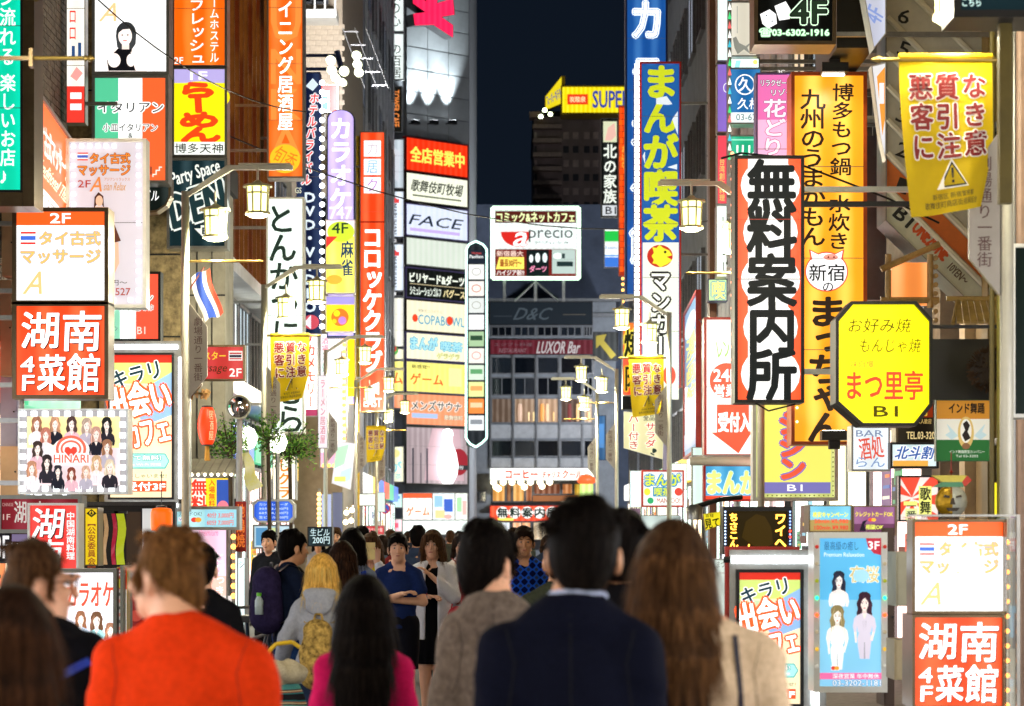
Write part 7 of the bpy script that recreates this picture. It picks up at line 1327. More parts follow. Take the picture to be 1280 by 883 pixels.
def person(label, x, Y, top, yaw=0., sex='m', skin=0, hair='black', hstyle='short', head_yaw=0., lean=0., arms=None, legs=None, h=None, near=False, outfit=None, group=None, z=0., hands=True, build=1.0, blen=None, tilt=0.):
    """x: photo column of the spine, top: photo row of the crown (without hair volume). yaw 0 = walking away from the camera, 180 = facing it."""
    Ht = PZ(top, Y) - .02 if h is None else h; s = Ht / 1.70
    r = thing('person', label, 'person', (PX(x, Y), Y, .012 if abs(PX(x, Y)) < 2 and Y < 84 else .13), R(yaw), group)
    Ht = Ht - r.location.z; s = Ht / 1.70; r.scale = (s, s, s)
    f = sex == 'f'; sw = (.132 if f else .152) * build; hv = .011 if near else .0125
    o = dict(top=('jacket', cloth('plain', '#222222')), bottom=('trousers', cloth('trouser_black', '#15151a'))); o.update(outfit or {})
    hy = R(head_yaw); hc = Vector((0 + tilt, .035, 1.585)); Rm = Matrix.Rotation(hy, 3, 'Z')
    def H(x_, y_, z_): v_ = Rm @ Vector((x_, y_, z_)); return (hc.x + v_.x, hc.y + v_.y, hc.z + v_.z)
    sh = [Vector((-sw, -.01, 1.352)), Vector((sw, -.01, 1.352))]
    ar = arms or [((-sw - .05, -.03, 1.08), (-sw - .05, .05, .84)), ((sw + .05, -.03, 1.08), (sw + .05, .05, .84))]
    lg = legs or [((-.095, .02, .50), (-.1, -.03, .09)), ((.095, .02, .50), (.1, -.01, .09))]
    hipw = .088 if not f else .082
    # ---- body: one surface from crown to soles, grown at the pelvis
    W_ = max(.36, max(abs(p[0]) for a in ar for p in a) + .12)
    g = SDF((-W_, -.3, -.01), (W_, .48, 1.76), hv * (.62 if near else .8) if False else (.0085 if near else .0105))
    g.ell((0, 0, .95), (.15 * build, .1, .12), .05).ell((0, .0, 1.1), ((.118 if f else .135) * build, .085, .14), .06).ell((0, -.005, 1.27), (sw * .95, .098, .17), .06)
    if f: g.ell((-.065, .075, 1.255), (.06, .05, .06), .04).ell((.065, .075, 1.255), (.06, .05, .06), .04)
    g.limb((0, -.02, 1.40), (0 + tilt * .7, .01, 1.54), .056 if f else .064, .05 if f else .058, .04)
    for i, sd in enumerate((-1, 1)):
        g.limb((sd * .03, -.025, 1.43), tuple(sh[i]), .045, .05, .05)
        e, w_ = ar[i]; g.limb(tuple(sh[i]), e, .05 if not f else .042, .04 if not f else .034, .03); g.limb(e, w_, .039 if not f else .033, .026 if not f else .022, .02)
        if hands:
            d_ = (Vector(w_) - Vector(e)).normalized()
            hp = (arms_hand or {}).get(i) if (arms_hand := (outfit or {}).get('hands')) else None
            if hp: hand(g, w_, *hp)
            else: hand(g, w_, d_, (-sd, 0, 0), (0, 1, .0), 1., .45)
        kn, an = lg[i]; g.limb((sd * hipw, 0, .9), kn, .083, .056, .05); g.limb(kn, an, .054, .037, .02); g.ell(((kn[0] + an[0]) / 2, (kn[1] + an[1]) / 2 - .018, kn[2] * .72 + an[2] * .2), (.045, .05, .11), .03)
        g.chain([((an[0], an[1] - .02, .05), .04), ((an[0], an[1] + .1, .035), .038), ((an[0] + sd * .012, an[1] + .17, .025), .028)], .02)
    # head: skull, jaw, nose, brow, ears
    g.ell(H(0, -.012, .025), (.076, .098, .1), .02).ell(H(0, .03, -.05), (.055, .06, .07), .035).ell(H(0, .055, -.088), (.026, .022, .022), .025)
    g.limb(H(0, .093, .01), H(0, .108, -.028), .009, .013, .012).ell(H(0, .083, .03), (.05, .014, .012), .015)
    for sd in (-1, 1): g.ell(H(sd * .036, .07, -.02), (.024, .02, .022), .02); g.carve(H(sd * .031, .101, .012), (.017, .014, .011), .01)
    for sd in (-1, 1): g.ell(H(sd * .084, -.012, -.008), (.012, .02, .034), .006, None); g.ell(H(sd * .081, -.006, -.036), (.009, .011, .012), .006)
    g.ell(H(0, .094, -.055), (.022, .011, .008), .008)
    # keep the body just inside the clothes
    body = g.mesh('body', SKINS[skin], r, 0.)
    # ---- face parts
    for sd in (-1, 1):
        e_ = MB().lathe([(.001, -.009), (.008, -.005), (.0105, 0), (.008, .005), (.001, .009)], n=10).build('eye', EYEW, r, H(sd * .031, .083, .012), smooth=True)
        ir = MB().lathe([(.001, 0), (.006, -.0015)], n=8).build('iris', EYED, e_, (0, 0, 0)); ir.rotation_euler = (R(-90), 0, 0); e_.rotation_euler = (0, 0, hy); ir.location = (0, .0108, 0)
        b_ = MB().box(-.016, -.003, -.002, .016, .004, .003).build('eyebrow', HAIR['dark'], r, H(sd * .032, .096, .034)); b_.rotation_euler = (0, R(6 * sd), hy - R(14 * sd))
    m_ = MB().lathe([(.001, -.004), (.018, -.002), (.02, .0), (.018, .002), (.001, .004)], n=12).build('mouth', LIP, r, H(0, .1, -.056), smooth=True); m_.scale = (1, .35, 1.3); m_.rotation_euler = (0, 0, hy)
    # ---- hair
    hm = HAIR[hair]; hg = SDF((-.2 + tilt, -.27, .95 if hstyle in ('long', 'xlong') else 1.3), (.2 + tilt, .2, 1.76), .0062 if near else .0095)
    vol = .012 if hstyle == 'crop' else .022
    rv = random.Random(int(x * 7 + Y))
    if hstyle in ('short', 'crop'):
        hg.ell(H(0, -.014, .042), (.073 + vol * .75, .094 + vol * .8, .092 + vol * .8), .01).ell(H(0, -.05, -.005), (.068 + vol * .3, .065 + vol * .4, .075), .03)
        hg.ell(H(.012, -.03, .078), (.07, .075, .06 + vol * .5), .02).ell(H(0, -.07, -.05), (.05, .036 + vol * .3, .05), .03)
        n_ = Rm @ Vector((0, .72, -.69)); hg.plane(H(0, -.012, -.03 if hstyle == 'short' else -.018), n_)
        hg.plane(H(0, 0, -.1 if hstyle == 'short' else -.07), (0, 0, -1))
        for sd in (-1, 1): hg.carve(H(sd * .092, .0, -.02), (.026, .036, .058), .01)
        for k_ in range(9 if hstyle == 'short' else 0):
            bx = -.056 + .014 * k_; dx = rv.uniform(-.02, .02); hg.limb(H(bx, .064 - bx * bx * 5, .1), H(bx + dx, .098 - (bx + dx) ** 2 * 6, (.05 if hstyle == 'short' else .075) + rv.uniform(-.012, .02)), .013, .004, .008)
        for k_ in range(26 if hstyle == 'short' else 8):
            a_ = rv.uniform(0, 6.28); b_ = rv.uniform(.25, 1.25); q_ = Vector((math.cos(a_) * math.sin(b_) * .085, math.sin(a_) * math.sin(b_) * .105 - .02, .045 + math.cos(b_) * .1)); t2 = q_ + Vector((q_.x * .22 + rv.uniform(-.01, .01), q_.y * .2 + rv.uniform(-.01, .01), rv.uniform(-.012, .012)))
            hg.limb(H(*q_), H(*t2), .016, .005, .012)
        for sd in (-1, 1): hg.limb(H(sd * .074, .028, .03), H(sd * .077, .024, -.022), .012, .006, .006)
    else:
        hg.ell(H(0, -.018, .034), (.078 + vol * .8, .1 + vol, .1 + vol * .9), .01)
        L = {'bob': 1.46, 'long': 1.22, 'xlong': 1.06, 'pony': 1.5}[hstyle] if blen is None else blen
        wd = .062 if near else .068
        for a_ in (-1, -.5, 0, .5, 1):
            bx = a_ * wd; by = -.06 - .035 * (1 - abs(a_)); tr_ = .042
            p0 = Vector(H(bx, by, .03)); p1 = Vector(H(bx * 1.12, by - .02, -.1)); p2 = Vector((p1.x * 1.03 + tilt * 0, min(p1.y, -.05) - .045, 1.36)); p3 = Vector((p1.x * (.95 if hstyle == 'long' else .5), -.115 - .01 * (1 - abs(a_)), L + .04 * abs(a_)))
            ch_ = [(p0, tr_), (p1, tr_)]
            if L < 1.40: ch_ += [(p2, tr_ * .95), (p3, .022)]
            else: ch_ += [(Vector((p1.x, p1.y, L)), .03)]
            hg.chain([(tuple(p), q) for p, q in ch_], .03, 1.0)
        for sd in (-1, 1): hg.chain([(H(sd * .07, .02, .06), .03), (H(sd * .088, .03, -.03), .022), (H(sd * .088, .015, -.12 if L < 1.45 else -.09), .016)], .02)
        n_ = Rm @ Vector((0, .86, -.2)); hg.carve(H(0, .125, -.04), (.064, .085, .115), .012); hg.ell(H(0, .065, .085), (.065, .03, .03), .02)
        hg.carve(H(0, .14, -.01), (.058, .06, .07), .012)
        for k_ in range(8):
            bx = -.055 + .0157 * k_; hg.limb(H(bx, .08 - bx * bx * 5, .1), H(bx * 1.15 + rv.uniform(-.01, .01), .1 - bx * bx * 7, .045 - abs(bx) * .6 + rv.uniform(-.01, .012)), .012, .004, .008)
        if L < 1.4:
            for k_ in range(16):
                a_ = rv.uniform(-1, 1); xx = a_ * .085 + tilt; z1_ = rv.uniform(L, L + .25); pts_ = [((xx + .012 * math.sin(j * 1.1 + k_), -.1 - .035 * (1 - a_ * a_) - .012 * (j % 2), z1_ + .12 - j * .055), .013 * (1 - j / 6.) + .003) for j in range(5)]
                hg.chain(pts_, .014)
    X, Yg, Z = hg.grid(); ang = np.arctan2(X - hc.x, -(Yg - hc.y) + .001)
    hg.d = hg.d + (.0009 * np.sin(31 * ang + 5 * np.sin(9 * Z + x) + 3 * np.sin(21 * Z)) + .0007 * np.sin(67 * ang + 6 * np.sin(13 * Z + x))).astype(np.float32)
    ho = hg.mesh('hair', hm, r)
    if near or Y < 23: strands(ho, hm, hstyle, Vector(H(0, -.03, .12)), int(x), 13000 if near else 1500)
    # ---- clothes
    def upper(nm, m, t, zlo, sleeve=1.0, amp=.006, zt=1.455, k=.05, collar=None, seed=1., flare=0.):
        q = SDF((-W_, -.3, .4 if zlo < .6 else .6), (W_, .4, 1.56), hv)
        q.ell((0, 0, .93), (.155 * build + t + flare, .105 + t + flare, .14), k).ell((0, .0, 1.1), ((.125 if f else .145) * build + t, .092 + t, .16), .07).ell((0, -.005, 1.26), (sw * .98 + t, .104 + t, .17), .07).ell((tilt * .3, -.03, 1.425), (.075 + t * .5, .06 + t * .5, .042 + t * .3), .04)
        if f: q.ell((-.065, .075, 1.255), (.06 + t * .6, .05 + t * .6, .06 + t * .5), .05).ell((.065, .075, 1.255), (.06 + t * .6, .05 + t * .6, .06 + t * .5), .05)
        if zlo < .85: q.limb((0, 0, .93), (0, 0, zlo - .02), .16 + t + flare * .6, .17 + t + flare, .05, .72)
        for i, sd in enumerate((-1, 1)):
            q.limb((sd * .04 + tilt * .3, -.022, 1.435), (sh[i][0], sh[i][1], sh[i][2] + .004), .046 + t * .6, .048 + t * .75, .05)
            e, w_ = Vector(ar[i][0]), Vector(ar[i][1])
            r0 = (.05 if not f else .043) + t
            if sleeve >= .5:
                q.limb(tuple(sh[i]), tuple(e), r0, r0 * .88, .03); wv = e + (w_ - e) * min(1., (sleeve - .5) * 2) * .97
                if sleeve > .55: q.limb(tuple(e), tuple(wv), r0 * .87, (.034 if not f else .03) + t * .8, .015)
            elif sleeve > 0: q.limb(tuple(sh[i]), tuple(sh[i] + (e - sh[i]) * sleeve * 2), r0 * 1.02, r0 * 1.02, .03)
        if collar: q.chain([((tilt * .5 + .064 * math.cos(a), -.012 + .062 * math.sin(a), 1.468 + .012 * -math.sin(a)), collar) for a in [R(40 - d_) for d_ in range(0, 261, 26)]], .012)
        q.wrinkle(min(amp * 3., .016) if near else amp * 1.3, 8., seed); q.wrinkle(amp * .8, 21., seed + 2); q.plane((0, 0, zlo), (0, 0, -1))
        return q.mesh(nm, m, r)
    def lower(nm, m, t=.014, zh=.02, amp=.005):
        q = SDF((-.32, -.3, 0), (.32, .42, 1.06), hv * 1.1)
        q.ell((0, 0, .95), (.152 * build + t, .102 + t, .1), .05)
        for i, sd in enumerate((-1, 1)):
            kn, an = lg[i]; q.limb((sd * hipw, 0, .9), kn, .088 + t, .066 + t, .04); q.limb(kn, an, .064 + t, .05 + t * 1.6, .02)
        q.wrinkle(amp, 10., 3.); q.plane((0, 0, zh), (0, 0, -1)); q.plane((0, 0, 1.03), (0, 0, 1)); return q.mesh(nm, m, r)
    def skirt(m, z0, t=.03):
        q = SDF((-.35, -.3, z0 - .05), (.35, .35, 1.1), hv); q.ell((0, 0, .96), (.15 + t * .5, .1 + t * .5, .12), .05).limb((0, 0, .95), (0, 0, z0 - .03), .15 + t * .4, .18 + t, .05, .74)
        X, Yq, Z = q.grid(); q.d = q.d + (.009 * np.clip(1.0 - Z, 0, 1) * 2 * np.sin(14 * np.arctan2(X, Yq) + 1)).astype(np.float32); q.plane((0, 0, z0), (0, 0, -1)); q.plane((0, 0, 1.08), (0, 0, 1)); return q.mesh('skirt', m, r)
    kind, m = o['top'][:2]; kw = o['top'][2] if len(o['top']) > 2 else {}
    P = dict(jacket=dict(nm='jacket', t=.022, zlo=.80, amp=.005, k=.06, collar=.017), coat=dict(nm='coat', t=.03, zlo=.62, amp=.006, collar=.018, flare=.02), tee=dict(nm='shirt', t=.012, zlo=.88, sleeve=.28, amp=.007), shirt=dict(nm='shirt', t=.014, zlo=.85, amp=.007, collar=.011), hoodie=dict(nm='hoodie', t=.024, zlo=.84, amp=.009), cardigan=dict(nm='cardigan', t=.02, zlo=.78, amp=.01), sweater=dict(nm='sweater', t=.02, zlo=.86, amp=.007))[kind]
    P.update(kw); nm = P.pop('nm'); t_ = P.pop('t'); zl = P.pop('zlo'); upper(nm, m, t_, zl, seed=x * .13, **P)
    if 'hood' in o:
        q = SDF((-.2, -.28, 1.25), (.2, .15, 1.6), hv)
        q.chain([((.09 * math.cos(a), -.03 + .075 * math.sin(a), 1.455 + .0 * math.sin(a)), .03 - .012 * math.sin(a)) for a in [R(50 - d_) for d_ in range(0, 281, 28)]], .03); q.ell((0, -.125, 1.39), (.1, .035, .085), .04); q.wrinkle(.006, 14., 2.); q.mesh('hood', o['hood'], r)
    if 'shirt_collar' in o:
        q = SDF((-.12, -.12, 1.4), (.12, .12, 1.56), .006); q.chain([((tilt * .55 + .06 * math.cos(a), -.004 + .06 * math.sin(a), 1.488 - .006 * math.sin(a)), .014) for a in [R(60 - d_) for d_ in range(0, 301, 25)]], .006); q.mesh('shirt_collar', o['shirt_collar'], r)
    if o.get('bottom'):
        bk_, bm_ = o['bottom'][:2]
        if bk_ == 'trousers': lower('trousers', bm_)
        elif bk_ == 'shorts': lower('shorts', bm_, .02, .52)
        elif bk_ == 'skirt': skirt(bm_, o['bottom'][2] if len(o['bottom']) > 2 else .55)
    for i in (0, 1):
        an = lg[i][1]; sd = (-1, 1)[i]; q = SDF((an[0] - .09, an[1] - .1, -.01), (an[0] + .1, an[1] + .26, .14), .009)
        q.chain([((an[0], an[1] - .02, .055), .05), ((an[0], an[1] + .1, .04), .048), ((an[0] + sd * .012, an[1] + .18, .032), .036)], .03); q.plane((0, 0, .0), (0, 0, -1)); q.plane((0, 0, .095), (0, 0, 1)); q.mesh('shoe', o.get('shoes', BLACKP), r)
    r['s'] = s
    return r
def strands(ho, m, style, crown, seed, n):
    """fine hair ribbons lying on and lifting off the hair surface"""
    me = ho.data; nv = len(me.vertices); co = np.empty(nv * 3, np.float32); no = np.empty(nv * 3, np.float32); me.vertices.foreach_get('co', co); me.vertices.foreach_get('normal', no)
    co = co.reshape(-1, 3); no = no.reshape(-1, 3); rg = np.random.default_rng(seed); ok = np.where((no[:, 2] > -.45))[0]; ix = rg.choice(ok, n)
    p = co[ix] + no[ix] * .0008; nn = no[ix]; long = style in ('long', 'xlong', 'bob', 'pony')
    away = p - np.array(crown)[None]; away[:, 2] *= .6; g_ = np.array([0, 0, -1.]) 
    d = (away / (np.linalg.norm(away, axis=1)[:, None] + 1e-6) * (.5 if long else 1.) + g_ * (1.1 if long else .45)) + rg.normal(0, .07 if long else .32, (n, 3))
    d = d - nn * (d * nn).sum(1)[:, None]; d /= np.linalg.norm(d, axis=1)[:, None] + 1e-6
    L = rg.uniform(.06, .16, n) if long else rg.uniform(.015, .045, n); K = 5; side = np.cross(d, nn); wd = .0013 if long else .0011
    V_ = []; lift = (rg.random(n) ** (4 if long else 2)) * (.06 if long else .6)
    for j in range(K):
        t = j / (K - 1); c = p + d * (L * t)[:, None] + nn * ((lift * L * t)[:, None] - (0 if not long else 0)) + np.array([0, 0, -1.]) * (L * .15 * t * t)[:, None]
        ww = wd * (1 - .8 * t); V_ += [c - side * ww, c + side * ww]
    V_ = np.stack(V_, 1).reshape(-1, 3); b = (np.arange(n) * 2 * K)[:, None]
    F_ = np.concatenate([np.stack([b[:, 0] + 2 * j, b[:, 0] + 2 * j + 1, b[:, 0] + 2 * j + 3, b[:, 0] + 2 * j + 2], 1) for j in range(K - 1)])
    q = bpy.data.meshes.new('hair_strands'); q.vertices.add(len(V_)); q.vertices.foreach_set('co', V_.astype(np.float32).ravel()); q.loops.add(F_.size); q.loops.foreach_set('vertex_index', F_.ravel().astype(np.int32)); q.polygons.add(len(F_)); q.polygons.foreach_set('loop_start', (np.arange(len(F_)) * 4).astype(np.int32)); q.update(calc_edges=True); q.materials.append(m)
    q.materials.clear(); q.materials.append(STRAND.get(m.name, m)); o = link(bpy.data.objects.new('hair_strands', q), ho); o['kind'] = 'stuff'
def lathe_strap(r, pts, w_, m, nm='strap'):
    """flat strap following points (local), width along x"""
    mb = MB(); vs = []
    for p in pts: vs += [(p[0] - w_, p[1], p[2]), (p[0] + w_, p[1], p[2])]
    for i in range(len(pts) - 1): mb.add([vs[2 * i], vs[2 * i + 1], vs[2 * i + 3], vs[2 * i + 2]] + [(a, b + .006, c) for a, b, c in (vs[2 * i], vs[2 * i + 1], vs[2 * i + 3], vs[2 * i + 2])], [(0, 1, 2, 3), (7, 6, 5, 4), (0, 4, 5, 1), (1, 5, 6, 2), (2, 6, 7, 3), (3, 7, 4, 0)])
    return mb.build(nm, m, r)
def backpack(label, p, m, yaw, m2=None, sz=(.16, .09, .23), top=None):
    """p: the wearer. The pack rests on the wearer's back."""
    r = thing('backpack', label, 'backpack', p.matrix_basis @ Vector((0, -.185, 1.0)), yaw)
    q = SDF((-.25, -.2, -.08), (.25, .2, .52), .012); q.ell((0, 0, .2), sz, .05).ell((0, 0, .06), (sz[0] * .95, sz[1], .1), .06).ell((0, -.05, .12), (sz[0] * .75, .07, .11), .03).ell((0, 0, .36), (sz[0] * .8, sz[1] * .85, .09), .05); q.wrinkle(.008, 12., 2.)
    q.mesh('bag', m, r); MB().tube([(-.03, .04, .44), (-.02, .04, .48), (.02, .04, .48), (.03, .04, .44)], .008).build('handle', m2 or m, r)
    for sx in (-1, 1): lathe_strap(r, [(sx * .08, .07, .42), (sx * .1, .13, .47), (sx * .11, .21, .45), (sx * .12, .29, .36), (sx * .14, .28, .24), (sx * .16, .2, .1), (sx * .13, .05, .03)], .022, m2 or m, 'strap')
    r.scale = p.scale
    return r

# ---- the six people nearest the camera
NAVY = cloth('navy_suit', '#0b0e1e', .12, 120, .2); WSH = cloth('pale_blue_shirt', '#b8c4e8', .05, 60, .1)
navy = person('man in a navy suit with a pale blue shirt collar, seen from behind', 712, 5.8, 627, 0, 'm', 1, 'black', 'short', head_yaw=-6, near=True, build=.96, tilt=.036, outfit=dict(top=('jacket', NAVY, dict(t=.03, zt=1.46)), shirt_collar=WSH, bottom=('trousers', cloth('navy_trouser', '#12162c'))))
grey = person('man in a grey-brown wool coat with black hair, just west of the navy suit', 624, 7.6, 655, -10, 'm', 0, 'black', 'short', head_yaw=-24, near=True, build=.78, tilt=-.045, outfit=dict(top=('coat', cloth('grey_wool', '#6e625a', .22, 45, .4, .95, .1), dict(t=.036))))
pink = person('woman in a magenta jacket with long straight black hair', 455, 8.2, 722, 0, 'f', 0, 'black', 'long', near=True, blen=1.06, outfit=dict(top=('jacket', cloth('magenta', '#c01858', .1, 60, .2), dict(t=.022, collar=None)), bottom=('skirt', cloth('dark_skirt', '#18141c'), .6)))
org = person('young man in an orange-red sweatshirt with short light brown hair, face turned west', 232, 6.3, 662, -8, 'm', 0, 'ginger', 'crop', head_yaw=70, near=True, build=1.22, tilt=-.07, outfit=dict(top=('sweater', cloth('orange_red', '#e03a10', .08, 50, .25), dict(t=.026, collar=.012)), bottom=('trousers', cloth('jeans_far', '#28344c'))))
gls = person('man with glasses in a black hooded top with a blue strap, face turned east', 50, 6.9, 678, 10, 'm', 0, 'brown', 'crop', head_yaw=-88, near=True, outfit=dict(top=('hoodie', cloth('black_hood', '#101116', .1, 60, .2), dict(t=.036))))
drk = person('person with long dark hair at the bottom west corner of the view', 14, 5.2, 738, 0, 'f', 0, 'auburn', 'long', near=True, blen=1.0, outfit=dict(top=('coat', cloth('black_coat', '#14110f', .1, 60, .2))))
crm = person('woman in a cream jacket with long reddish-brown hair and a dark shoulder strap', 880, 6.2, 656, 0, 'f', 0, 'brown', 'xlong', near=True, tilt=-.08, build=1.08, blen=1.02, outfit=dict(top=('jacket', cloth('cream', '#d8c0a4', .08, 70, .25, c2='#b8a084'), dict(t=.03, collar=.014)), bottom=('skirt', cloth('beige_skirt', '#8a7460'), .6)))
# glasses
gl = thing('glasses', 'thin reddish metal glasses worn by the man in the black hooded top', 'glasses', gls.matrix_basis @ Vector((0, .035, 1.585)), R(10 - 88)); gl.scale = gls.scale
gm = mat('glasses_frame', '#5c2c20', .3, .5)
for sd in (-1, 1):
    MB().tube([(sd * .033 + .026 * math.cos(a), .112, .01 + .018 * math.sin(a)) for a in [2 * math.pi * i / 14 for i in range(15)]], .0016, n=5).build('rim', gm, gl); MB().tube([(sd * .06, .11, .016), (sd * .082, .02, .012), (sd * .083, -.03, -.0)], .0018, n=5).build('temple', gm, gl)
MB().cyl((-.008, .114, .013), (.008, .114, .013), .0016, n=5).build('bridge', gm, gl)
blk = person('man in a black jacket with a white diamond badge on the back', 775, 7.8, 642, 0, 'm', 1, 'black', 'short', near=True, outfit=dict(top=('jacket', cloth('black_jacket', '#101014', .1, 60, .2), dict(collar=.013))))
f_ = Face(blk, 0, 0, 100, 60, .17, .09, 1, False, -.142); 
for o_ in (f_.poly([(0, 30), (40, 2), (100, 14), (62, 58)], '#d8dce4'), f_.poly([(14, 30), (43, 11), (84, 18), (58, 48)], '#101014'), f_.poly([(30, 30), (46, 20), (68, 24), (54, 39)], '#d8dce4')): o_.location = (-.03, 0, 1.29); o_.name = 'badge'
from mathutils.bvhtree import BVHTree
def seam(p, garment, lines, w_=.0022, m=None, nm='seam'):
    g = next(c for c in p.children if c.name.split('.')[0] == garment); bv = BVHTree.FromPolygons([v_.co for v_ in g.data.vertices], [tuple(f.vertices) for f in g.data.polygons])
    for ln in lines:
        pts = []
        for i in range(len(ln) - 1):
            for j in range(9):
                x_ = ln[i][0] + (ln[i + 1][0] - ln[i][0]) * j / 9; z_ = ln[i][1] + (ln[i + 1][1] - ln[i][1]) * j / 9; h_ = bv.ray_cast(Vector((x_, -1, z_)), Vector((0, 1, 0)))
                if h_[0] is not None: pts.append(tuple(h_[0]))
        if len(pts) > 2: MB().tube(pts, w_, n=4).build(nm, m, g)
SM = mat('seam_dark', '#06070c', .9)
for p_, gn, sw_, m_ in ((navy, 'jacket', .152, SM), (grey, 'coat', .12, mat('seam_brown', '#2c2622', .9)), (org, 'shirt' if False else 'sweater', .186, mat('seam_orange', '#8a1c06', .9)), (blk, 'jacket', .152, SM), (crm, 'jacket', .142, mat('seam_cream', '#8a7862', .9)), (pink, 'jacket', .132, mat('seam_magenta', '#6a0c30', .9))):
    L_ = [[(sd * (sw_ + .002), 1.41), (sd * (sw_ - .018), 1.33), (sd * (sw_ - .004), 1.22), (sd * (sw_ + .02), 1.16)] for sd in (-1, 1)]
    if gn != 'sweater': L_.append([(0, 1.45), (0, 1.2), (0, .85)])
    seam(p_, gn, L_, .0016, m_)
seam(crm, 'jacket', [[(.075, 1.425), (.085, 1.3), (.1, 1.1), (.115, .88)]], .009, mat('strap_navy', '#10183c', .5), 'strap')
seam(gls, 'hoodie', [[(.15, 1.36), (.05, 1.31), (-.06, 1.24), (-.16, 1.15)]], .017, mat('strap_blue', '#1440b8', .5), 'strap')
# ---- people in the middle distance
phone_hands = {0: ((0, .1, 1), (0, 1, 0), (.9, 0, .2), 1., .5), 1: ((0, .1, 1), (0, 1, 0), (-.9, 0, .2), 1., .5)}
yel = person('woman in a yellow top and white cardigan holding a phone up to her face', 464, 21.5, 668, 178, 'f', 0, 'brown', 'long', arms=[((-.2, .06, 1.17), (-.075, .24, 1.46)), ((.2, .06, 1.17), (.075, .24, 1.46))], outfit=dict(top=('tee', cloth('yellow_top', '#e8d428', .05), dict(zlo=.85)), bottom=('shorts', cloth('white_shorts', '#c8ccd4')), hands=phone_hands))
def cardigan(r, m, sw, ar, zlo=.8):
    sw = .135
    q = SDF((-.42, -.3, zlo - .03), (.42, .4, 1.52), .0115)
    q.ell((0, 0, .95), (.19, .14, .15), .06).ell((0, 0, 1.1), (.17, .135, .16), .06).ell((0, -.005, 1.27), (sw * 1.18, .165, .18), .06).limb((0, 0, .95), (0, 0, zlo), .18, .19, .05, .75)
    for i, sd in enumerate((-1, 1)): q.limb((sd * .045, -.022, 1.425), (sd * sw, -.01, 1.355), .055, .06, .05); q.limb((sd * sw, -.01, 1.352), ar[i][0], .074, .064, .03); q.limb(ar[i][0], tuple(Vector(ar[i][0]).lerp(Vector(ar[i][1]), .9)), .062, .05, .02)
    q.wrinkle(.006, 11., 4.); X, Y_, Z = q.grid(); q.d = np.maximum(q.d, (np.minimum(.3, (.055 + .0 * Z) - np.abs(X)) + np.minimum(0, (Y_ - .05)) * 4).astype(np.float32)); q.plane((0, 0, zlo), (0, 0, -1)); return q.mesh('cardigan', m, r)
WCARD = cloth('white_cardigan', '#dcdce4', .04, 60, .2)
cardigan(yel, WCARD, .155, [((-.2, .06, 1.17), (-.075, .24, 1.46)), ((.2, .06, 1.17), (.075, .24, 1.46))], .62)
ph = thing('phone', 'pale gold phone case held up in front of the face of the woman in yellow', 'phone', yel.matrix_basis @ Vector((0, .285, 1.56)), R(178)); MB().box(-.06, -.004, -.07, .06, .004, .08).build('case', mat('phone_gold', '#c8b070', .35, .3), ph); MB().box(-.055, -.0065, -.065, .055, -.0041, .075).build('screen', emis('#c8d8f0', .8), ph)
nav = person('man in a navy T-shirt with folded arms, facing the camera', 498, 20.5, 668, 175, 'm', 0, 'black', 'short', head_yaw=8, arms=[((-.23, .06, 1.12), (.06, .19, 1.14)), ((.23, .06, 1.1), (-.06, .21, 1.19))], outfit=dict(top=('tee', cloth('navy_tee', '#1c2c5c', .08, 50, .25), dict(t=.018)), bottom=('shorts', cloth('black_shorts', '#14141c'))), )
wht = person('woman in a long open white cardigan over a black dress, one hand at her chest', 541, 21.2, 664, 176, 'f', 0, 'brown', 'long', head_yaw=-4, blen=1.3, arms=[((-.2, .1, 1.13), (.0, .17, 1.32)), ((.2, .05, 1.12), (.02, .19, 1.13))], legs=[((-.06, .02, .50), (-.05, -.0, .09)), ((.07, .04, .5), (.06, .0, .09))], outfit=dict(top=('tee', cloth('black_dress', '#0c0c10', .1, 60, .2), dict(zlo=.8, nm='dress')), bottom=('skirt', cloth('black_dress', '#0c0c10'), .52), shoes=mat('shoe_black', '#101012', .3)))
cardigan(wht, WCARD, .155, [((-.2, .1, 1.13), (.0, .17, 1.32)), ((.2, .05, 1.12), (.02, .19, 1.13))], .74)
bg_ = thing('handbag', 'red handbag on the arm of the woman in the white cardigan', 'handbag', wht.matrix_basis @ Vector((-.23, .1, .83)), R(176)); q = SDF((-.15, -.1, -.02), (.15, .1, .3), .01); q.ell((0, 0, .1), (.09, .04, .11), .03).limb((-.07, 0, .03), (.07, 0, .03), .04, .04, .03); q.mesh('bag', mat('bag_red', '#c01c34', .4), bg_); MB().tube([(-.05, 0, .18), (-.03, 0, .3), (.03, 0, .3), (.05, 0, .18)], .007).build('handle', mat('bag_red', '#c01c34'), bg_)
wa = thing('wristwatch', 'small dark red watch on the wrist of the woman in the white cardigan', 'watch', wht.matrix_basis @ Vector((.04, .19, 1.13)), 0); MB().lathe([(.03, -.008), (.034, -.008), (.034, .008), (.03, .008)], n=14).build('band', mat('bag_red', '#c01c34'), wa).rotation_euler = (0, R(90), 0); MB().cyl((0, -.03, 0), (0, -.042, 0), .014, n=12).build('dial', STEEL, wa)
pld = person('man in a blue plaid shirt facing the camera, head above the crowd', 655, 20.5, 660, 182, 'm', 1, 'dark', 'short', outfit=dict(top=('shirt', cloth('blue_plaid', '#1848c0', .3, 14, .1, c2='#0c1c50'), dict(zlo=.8)),))
pm_ = bpy.data.materials['cloth_blue_plaid']; nt = pm_.node_tree; N_ = nt.nodes; L_ = nt.links; tc = N_.new('ShaderNodeTexCoord'); mx = N_.new('ShaderNodeMixRGB'); wvs = []
